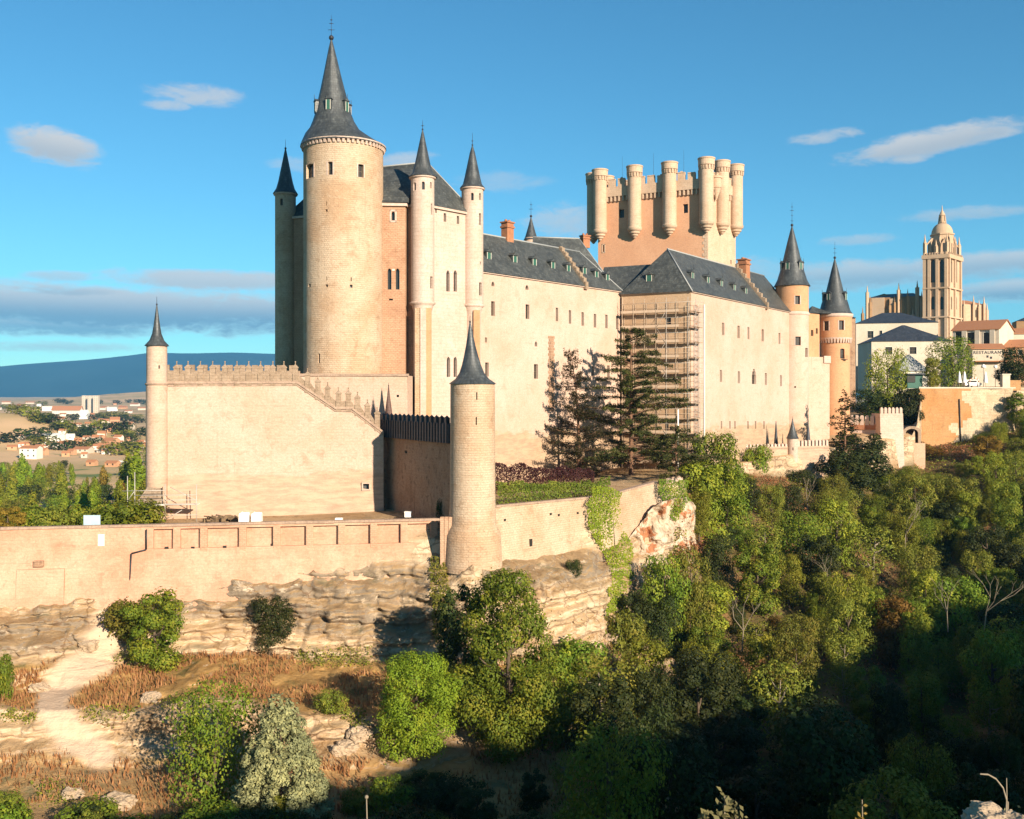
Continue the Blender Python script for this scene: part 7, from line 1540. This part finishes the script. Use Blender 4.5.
# shaded valley floor, left part
for k in range(34):
    px = rng.uniform(-10, 590); base = rng.uniform(800, 872) if px > 330 else rng.uniform(838, 880); Y, z = ground_hit(px, base)
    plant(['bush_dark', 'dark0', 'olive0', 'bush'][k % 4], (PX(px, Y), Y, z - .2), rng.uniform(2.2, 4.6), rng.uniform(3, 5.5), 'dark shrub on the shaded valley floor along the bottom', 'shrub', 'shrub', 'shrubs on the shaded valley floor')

# bare pale trees -----------------------------------------------------------
def bare(px, base, h, label, seed, Y=None, z=None):
    rs = random.Random(seed)
    if Y is None: Y, z = ground_hit(px, base)
    root = thing('bare_tree', label, 'tree', (PX(px, Y), Y, z)); mb = MB(); tw = MB()
    def grow(p, d, L_, r, dep):
        q = p + d * L_; (mb if dep < 2 else tw).tube(p, q, r, r * .65, 6, 0, False)
        if dep < 4:
            for _ in range(2 if dep else 3): e = (d + Vector((rs.uniform(-.75, .75), rs.uniform(-.75, .75), rs.uniform(-.1, .5)))).normalized(); grow(q, e, L_ * rs.uniform(.6, .82), r * .6, dep + 1)
    grow(Vector((PX(px, Y), Y, z - .3)), Vector((rs.uniform(-.1, .1), 0, 1)), h * .34, h * .009 + .025, 0)
    mb.build('trunk', M['palebark'], root); tw.build('branches', M['palebark'], root)
bare(808, 505, 9, 'leafless pale sapling on the brown slope below the tiny turret', 1, 214, -25)
bare(984, 640, 9.5, 'leafless pale tree with forked trunk at the edge of the shadow', 2, 140, -33)
bare(948, 640, 8, 'leafless pale tree left of the forked bare tree', 3, 146, -34)
bare(838, 560, 11, 'leafless grey tree rising from the wood below the dark conifer', 4, 196, -32)
bare(905, 545, 12, 'leaning leafless tree in the middle of the wood', 5, 205, -32)
bare(742, 660, 9, 'leafless pale branches low in the wood below the rock outcrop', 6, 138, -35)
bare(828, 590, 7, 'small leafless tree on the dry clearing', 7, 178, -34)
bare(640, 735, 6, 'leafless shrub at the left edge of the wood in the last sun', 8)

# the left valley -----------------------------------------------------------
vl = {'poplar': 'yellow green poplar in the valley left of the curtain wall', 'poplar_mid': 'bright green poplar in the valley left of the curtain wall', 'poplar_autumn': 'golden poplar in the valley left of the curtain wall', 'valley': 'round green tree in the valley left of the curtain wall', 'valley_dark': 'dark round tree in the valley left of the curtain wall', 'valley_olive': 'olive round tree in the valley left of the curtain wall'}
for k in range(150):
    px = rng.uniform(-24, 152); Y = math.exp(rng.uniform(math.log(255), math.log(900))); kd = rng.choice(list(vl), p=[.30, .20, .035, .2, .13, .135]); z = ground_at(px, Y); h = rng.uniform(13, 21) if 'pop' in kd else rng.uniform(9, 14)
    top = HZ - (z + h) / Y * F; l = np.interp(px, [-24, 40, 60, 90, 110, 152], [458, 462, 456, 474, 470, 446])
    if top < l: h = (HZ - l) / F * Y - z + rng.uniform(-3, 0)
    if h < 6: continue
    plant(kd, (PX(px, Y), Y, z), h, h * rng.uniform(.26, .34) if 'pop' in kd else h * rng.uniform(.8, 1.1), vl[kd], 'tree', 'poplar_tree' if 'pop' in kd else 'deciduous_tree', 'trees in the left valley')
for px, Y, h, kd, lab in ((104, 560, 17, 'poplar_autumn', 'golden poplar standing highest among the valley trees'), (121, 430, 18, 'poplar_autumn', 'golden poplar nearest the curtain wall'), (22, 560, 24, 'poplar_mid', 'dark tall poplar beside the beige valley building'), (138, 500, 29, 'poplar_mid', 'tall green poplar beside the curtain wall end'), (128, 520, 27, 'poplar', 'tall yellow green poplar next to the curtain wall end')):
    plant(kd, (PX(px, Y), Y, ground_at(px, Y)), h, h * .33, lab, 'tree', 'poplar_tree', 'trees in the left valley')
FT = [(20, 412), (12, 415), (28, 419), (36, 421), (44, 422), (52, 424), (62, 428), (68, 431), (75, 433), (82, 437), (90, 438), (70, 421), (98, 421), (104, 418), (110, 419), (118, 417), (125, 420), (132, 423), (138, 420), (144, 424), (120, 432), (130, 437), (136, 442), (142, 437), (88, 432), (92, 445), (84, 448), (74, 449), (60, 450), (114, 452), (124, 455), (132, 452), (30, 439), (38, 446), (8, 443), (46, 407), (58, 404), (72, 404), (100, 404), (114, 404), (126, 404), (136, 402), (146, 404), (6, 408), (112, 434), (102, 431)]
for px, py in FT:
    for _ in range(1):
        Y, z = far_hit(px + rng.uniform(-5, 5), py + rng.uniform(-1.5, 1.5)); q = px + rng.uniform(-6, 6); h = rng.uniform(7, 11) * (1 + Y / 5000); kd = 'far' if rng.random() < .6 else 'far_olive'
        plant(kd, (PX(q, Y), Y, z - 1), h, h * rng.uniform(1.6, 2.6), 'dark green tree dotted among the houses of the distant town' if kd == 'far' else 'olive tree dotted among the houses of the distant town', 'tree', 'deciduous_tree', 'trees of the distant town')

# dry grass on the ledges, undergrowth in the wood ---------------------------
fl = np.flatnonzero(((grassz > .35) & (PXG > -40) & (PXG < 660) & (GT > 5.2) & (GT < 11.1) & (pathz < .15)).ravel()); w = (GY2.ravel()[fl]) * 1.0
k = rng.choice(fl, 15000); base = np.stack([GX2.ravel()[k], GY2.ravel()[k], GZ2.ravel()[k]], 1) + np.stack([rng.uniform(-.6, .6, len(k)), rng.uniform(-.6, .6, len(k)), np.full(len(k), -.1)], 1)
keep = fbm(base * .16, 3, 71) > -.18; base = base[keep]; n = len(base); a = rng.uniform(0, 6.28, n); hgt = rng.uniform(.35, 1.0, n); wd = rng.uniform(.05, .14, n)
dx = np.stack([np.cos(a), np.sin(a), a * 0], 1) * wd[:, None]; ln = rng.normal(0, .22, (n, 3)) * hgt[:, None]; ln[:, 2] = hgt
v = np.stack([base - dx, base + dx, base + ln], 1).reshape(-1, 3); me = bpy.data.meshes.new('dry_grass'); me.from_pydata(v.tolist(), [], np.arange(3 * n).reshape(-1, 3).tolist()); me.materials.append(L['dry']); tag(bpy.data.objects.new('dry_grass', me), 'dry golden grass on the rock ledges', 'grass', None, 'stuff'); col.objects.link(bpy.data.objects['dry_grass'])
fl = np.flatnonzero(((forest > .3) & (PXG < 1080) & (GT > 4.6) & (GT < 12.9)).ravel()); k = rng.choice(fl, 34000, p=(GY2.ravel()[fl] / GY2.ravel()[fl].sum()))
base = np.stack([GX2.ravel()[k], GY2.ravel()[k], GZ2.ravel()[k]], 1) + np.stack([rng.uniform(-1.2, 1.2, len(k)), rng.uniform(-1.2, 1.2, len(k)), rng.uniform(0, .7, len(k))], 1); m_ = fbm(base * .09, 3, 72)
keep = m_ > -.12; leaf_o = leaf_mesh('undergrowth', base[keep], unit(keep.sum()) + np.array([0, -.3, 1.0]), .26, L['olive']); o = bpy.data.objects.new('undergrowth', leaf_o); col.objects.link(o); tag(o, 'low green undergrowth between the trees of the wooded slope', 'undergrowth', None, 'stuff')
b2 = base[~keep]; b2 = np.repeat(b2, 2, 0) + rng.normal(0, .5, (2 * len(b2), 3)) * np.array([1, 1, .2]); leaf_o = leaf_mesh('dry_undergrowth', b2, unit(len(b2)) + np.array([0, -.4, .6]), .24, L['dry']); o = bpy.data.objects.new('dry_undergrowth', leaf_o); col.objects.link(o); tag(o, 'dry brown undergrowth in the clearings of the slope', 'undergrowth', None, 'stuff')

fl = np.flatnonzero(((PXG > -40) & (PXG < 660) & (((GT > 10.6) & (GT < 11.15)) | ((GT > 8.6) & (GT < 9.2)) | (GT < 6.6) & (GT > 4.8)) & (pathz < .1)).ravel()); k = rng.choice(fl, 9000); base = np.stack([GX2.ravel()[k], GY2.ravel()[k], GZ2.ravel()[k]], 1); m_ = fbm(base * np.array([.2, .2, .1]), 3, 172); base = np.repeat(base[m_ > .14], 5, 0); base = base + rng.normal(0, .38, base.shape) * np.array([1, 1, .6]) + np.array([0, -.1, .25])
o = bpy.data.objects.new('scrub', leaf_mesh('scrub', base, unit(len(base)) + np.array([0, -.4, .8]), .13, L['olive'])); col.objects.link(o); tag(o, 'low olive scrub and weeds along the rock ledges', 'scrub', None, 'stuff')
# boulders, and the near plants at the viewpoint ------------------------------
def boulder(c, s, label, seed, mat, name='boulder', group=None):
    bm_ = MB(); n, m_ = 44, 28; vv = []
    for j in range(m_ + 1):
        for i in range(n):
            th, ph = math.pi * j / m_, 2 * math.pi * i / n; d = Vector((math.sin(th) * math.cos(ph), math.sin(th) * math.sin(ph), math.cos(th))); vv.append(d)
    q = np.array([tuple(v) for v in vv]); k = 1 + .55 * fbm(q * 1.3 + seed * 7.3, 4, seed) - .30 * np.abs(fbm(q * 2.6 + seed, 3, seed + 5)) + .12 * fbm(q * 7 + seed, 3, seed + 8); q = np.sign(q) * np.abs(q) ** .8 * k[:, None] * np.array(s); 
    bm_.add([tuple(np.array(c) + p) for p in q], [(j * n + i, (j + 1) * n + i, (j + 1) * n + (i + 1) % n, j * n + (i + 1) % n) for j in range(m_) for i in range(n)]); return tag(bm_.build(name, mat, None, c), label, 'rock', group)
rk = stone('limestone_boulder', (.50, .38, .26), (.42, .31, .2), (.28, .19, .12), speck=.3, bump=.6, mort=0, stain_amt=.5, patch_sc=.6)
for i, (px, py, s, lab) in enumerate(((119, 810, 1.7, 'pale rounded boulder at the bottom left'), (72, 800, 1.1, 'small pale boulder left of the rounded boulder'), (88, 648, 1.2, 'boulder on the upper end of the pale path'), (310, 655, .9, 'boulder at the foot of the grey rock face'), (150, 700, 1.1, 'boulder in the dry grass below the ledge tree'), (360, 735, 1.3, 'boulder at the lower ledge beside the bright green tree'), (398, 708, 1.2, 'flat boulder just above the bright green tree'), (345, 752, 1.4, 'low boulder right of the silver green tree'), (610, 640, 1.2, 'boulder below the pale cliff'), (40, 690, 1.2, 'boulder on the left bend of the pale path'))):
    Y, z = ground_hit(px, py); boulder((PX(px, Y), Y, z + .1), (s, s * .8, s * .6), lab, i + 2, rk)
# white and rusty outcrop below the end of the garden wall: one face of broken rock
om, nt, bs = new_mat('outcrop_rock'); g = nt.node('ShaderNodeNewGeometry'); pos = g.outputs['Position']
k = nt.mix(nt.ramp(nt.noise(nt.scale(pos, (.5, .5, .35)), 1.0, 6, .7), .35, .6), (.36, .26, .17), (.56, .44, .32)); k = nt.mix(nt.ramp(nt.noise(nt.scale(pos, (.35, .35, .5)), 1.0, 5, .65), .54, .60), k, (.36, .145, .065)); k = nt.mix(nt.math('MULTIPLY', nt.ramp(nt.noise(pos, 1.2, 5, .7), .55, .68), .7), k, (.17, .105, .06))
nt.l.new(k, bs.inputs['Base Color']); bs.inputs['Roughness'].default_value = .95; bp = nt.node('ShaderNodeBump'); bp.inputs['Strength'].default_value = .9; bp.inputs['Distance'].default_value = .3; nt.l.new(nt.noise(pos, 1.6, 6, .7), bp.inputs['Height']); nt.l.new(bp.outputs[0], bs.inputs['Normal'])
kx = [(620, 154.0, 153.6, -23.5), (632, 157.5, 156.6, -21.0), (645, 161.5, 159.5, -19.2), (658, 164.8, 161.5, -17.2), (674, 168.0, 163.5, -16.4), (686, 171.0, 166.5, -17.0), (694, 177.0, 172.0, -19.0), (698, 185, 180, -22)]
nu, nv = 120, 90; us = np.linspace(0, len(kx) - 1, nu); KX = np.array([(PX(a, c), c, d, b) for a, b, c, d in kx]); ix = np.arange(len(kx))
X0, Y0, T0, B0 = [np.interp(us, ix, KX[:, q]) for q in range(4)]; vv = []
for a in range(nu):
    for b in range(nv):
        t = b / (nv - 1)
        if t < .12: q = t / .12; vv.append((X0[a] * (1 + (B0[a] / Y0[a] - 1) * (1 - q)), B0[a] + (Y0[a] - B0[a]) * q, T0[a] + .4 * q - .4))
        else: q = (t - .12) / .88; vv.append((X0[a] * (1 - .012 * q), Y0[a] - 2.6 * q ** 1.4, T0[a] - q * 15))
vv = np.array(vv); nz = fbm(vv * np.array([.30, .30, .20]), 4, 201) * 2.0 - np.abs(fbm(vv * np.array([.22, .22, .35]) + 3, 4, 203)) * 3.0 + fbm(vv * .9, 3, 205) * .55 + .9; edge = np.tile(np.clip(np.linspace(0, 1, nv) / .12, 0, 1), nu); vv[:, 1] -= nz * edge; vv[:, 2] += fbm(vv * .35 + 9, 3, 207) * .9 * edge; vv[:, 0] += fbm(vv * .4 + 5, 3, 209) * .9 * edge
mb = MB(); mb.add([tuple(q) for q in vv], [(a * nv + b, a * nv + b + 1, (a + 1) * nv + b + 1, (a + 1) * nv + b) for a in range(nu - 1) for b in range(nv - 1)])
tag(mb.build('rock_outcrop', om, None, tuple(P(670, 540, 160))), 'white and rusty broken rock outcrop below the end of the garden wall', 'rock')
# viewpoint: sage bush, yellow sprig, stone with arching grass
def near_bush(label, px, ytop, Y, r, n, ls, mat, name='bush'):
    g0 = ground_at(px, Y); c = np.array([PX(px, Y), Y, g0]); top = (HZ - ytop) / F * Y; h = top - g0; st = MB(); pts, nn = [], []; rs = random.Random(int(px))
    for i in range(34):
        a = rs.uniform(0, 6.28); q = rs.uniform(.1, 1) ** .6 * r; e = Vector((c[0] + math.cos(a) * q, Y + math.sin(a) * q * .8, g0 + h * rs.uniform(.6, 1.0) * (1 - .35 * (q / r) ** 2))); b = Vector((c[0] + math.cos(a) * q * .3, Y + math.sin(a) * q * .25, g0 - .05)); st.tube(b, e, .006, .003, 4, 0, False)
        for k in range(n // 34): t = rs.uniform(.3, 1.02); p = b.lerp(e, t); pts.append((p.x + rs.gauss(0, .022), p.y + rs.gauss(0, .022), p.z + rs.gauss(0, .018))); nn.append((rs.gauss(0, .6), rs.gauss(-.4, .6), .8))
    root = thing(name, label, 'bush', tuple(c)); st.build('stems', M['palebark'], root); me = leaf_mesh('leaves', np.array(pts) - c, np.array(nn), ls, L[mat]); o = bpy.data.objects.new('leaves', me); col.objects.link(o); o.parent = root
near_bush('pale sage bush poking up at the bottom edge', 722, 795, 5.2, .21, 5200, .019, 'sprig'); near_bush('yellow leaved sprig at the bottom edge right of the pale sage bush', 868, 794, 5.6, .11, 900, .017, 'autumn'); near_bush('small grey green plant beside the near stone', 1006, 796, 5.0, .06, 200, .014, 'sage', 'plant')
g0 = ground_at(985, 4.7); boulder((PX(1000, 4.7), 4.7, -2.02), (.13, .2, .06), 'pale flat stone at the bottom right corner', 44, rk)
root = thing('grass_stem', 'arching dry grass stem rising from the flat stone', 'grass', tuple(P(1006, 812, 4.6))); mb = MB(); ps_ = [(1006, 812), (1006.5, 800), (1003, 788), (996, 779), (988, 774.5), (980, 774)]
for (a, b), (c, d) in zip(ps_[:-1], ps_[1:]): mb.tube(P(a, b, 4.6), P(c, d, 4.6), .0045, .0035, 5, 0, False)
mb.build('stem', M['palebark'], root); mb = MB(); mb.tube(P(1007, 812, 4.6), P(1006.5, 778, 4.62), .003, .002, 5); mb.build('stem', M['palebark'], root)
root = thing('dry_stalk', 'single dry upright stalk at the bottom edge left of centre', 'stalk', tuple(P(367, 830, 4.4))); mb = MB(); mb.tube(P(368, 860, 4.4), P(366.5, 797, 4.4), .004, .003, 5); mb.build('stem', M['palebark'], root); mb = MB(); mb.sphere(P(366.5, 797, 4.4), .009, 0, 8); mb.build('seed_head', M['palebark'], root)
# ------------------------------------------------------------------ haze over the far plain
mb = MB(); mb.obox((-13500, -160, -75), (27000, 0, 0), (0, 14900, 0), (0, 0, 1150))
hz = mb.build('haze', []); tag(hz, kind='stuff')
hm = bpy.data.materials.new('air_haze'); hm.use_nodes = True; ht = NT(hm.node_tree); ht.n.clear()
ho = ht.node('ShaderNodeOutputMaterial'); hv = ht.node('ShaderNodeVolumePrincipled')
hv.inputs['Density'].default_value = HAZE_DENSITY; hv.inputs['Color'].default_value = HAZE_COLOR; hv.inputs['Anisotropy'].default_value = 0.0
ht.l.new(hv.outputs[0], ho.inputs['Volume'])
hz.data.materials.append(hm)
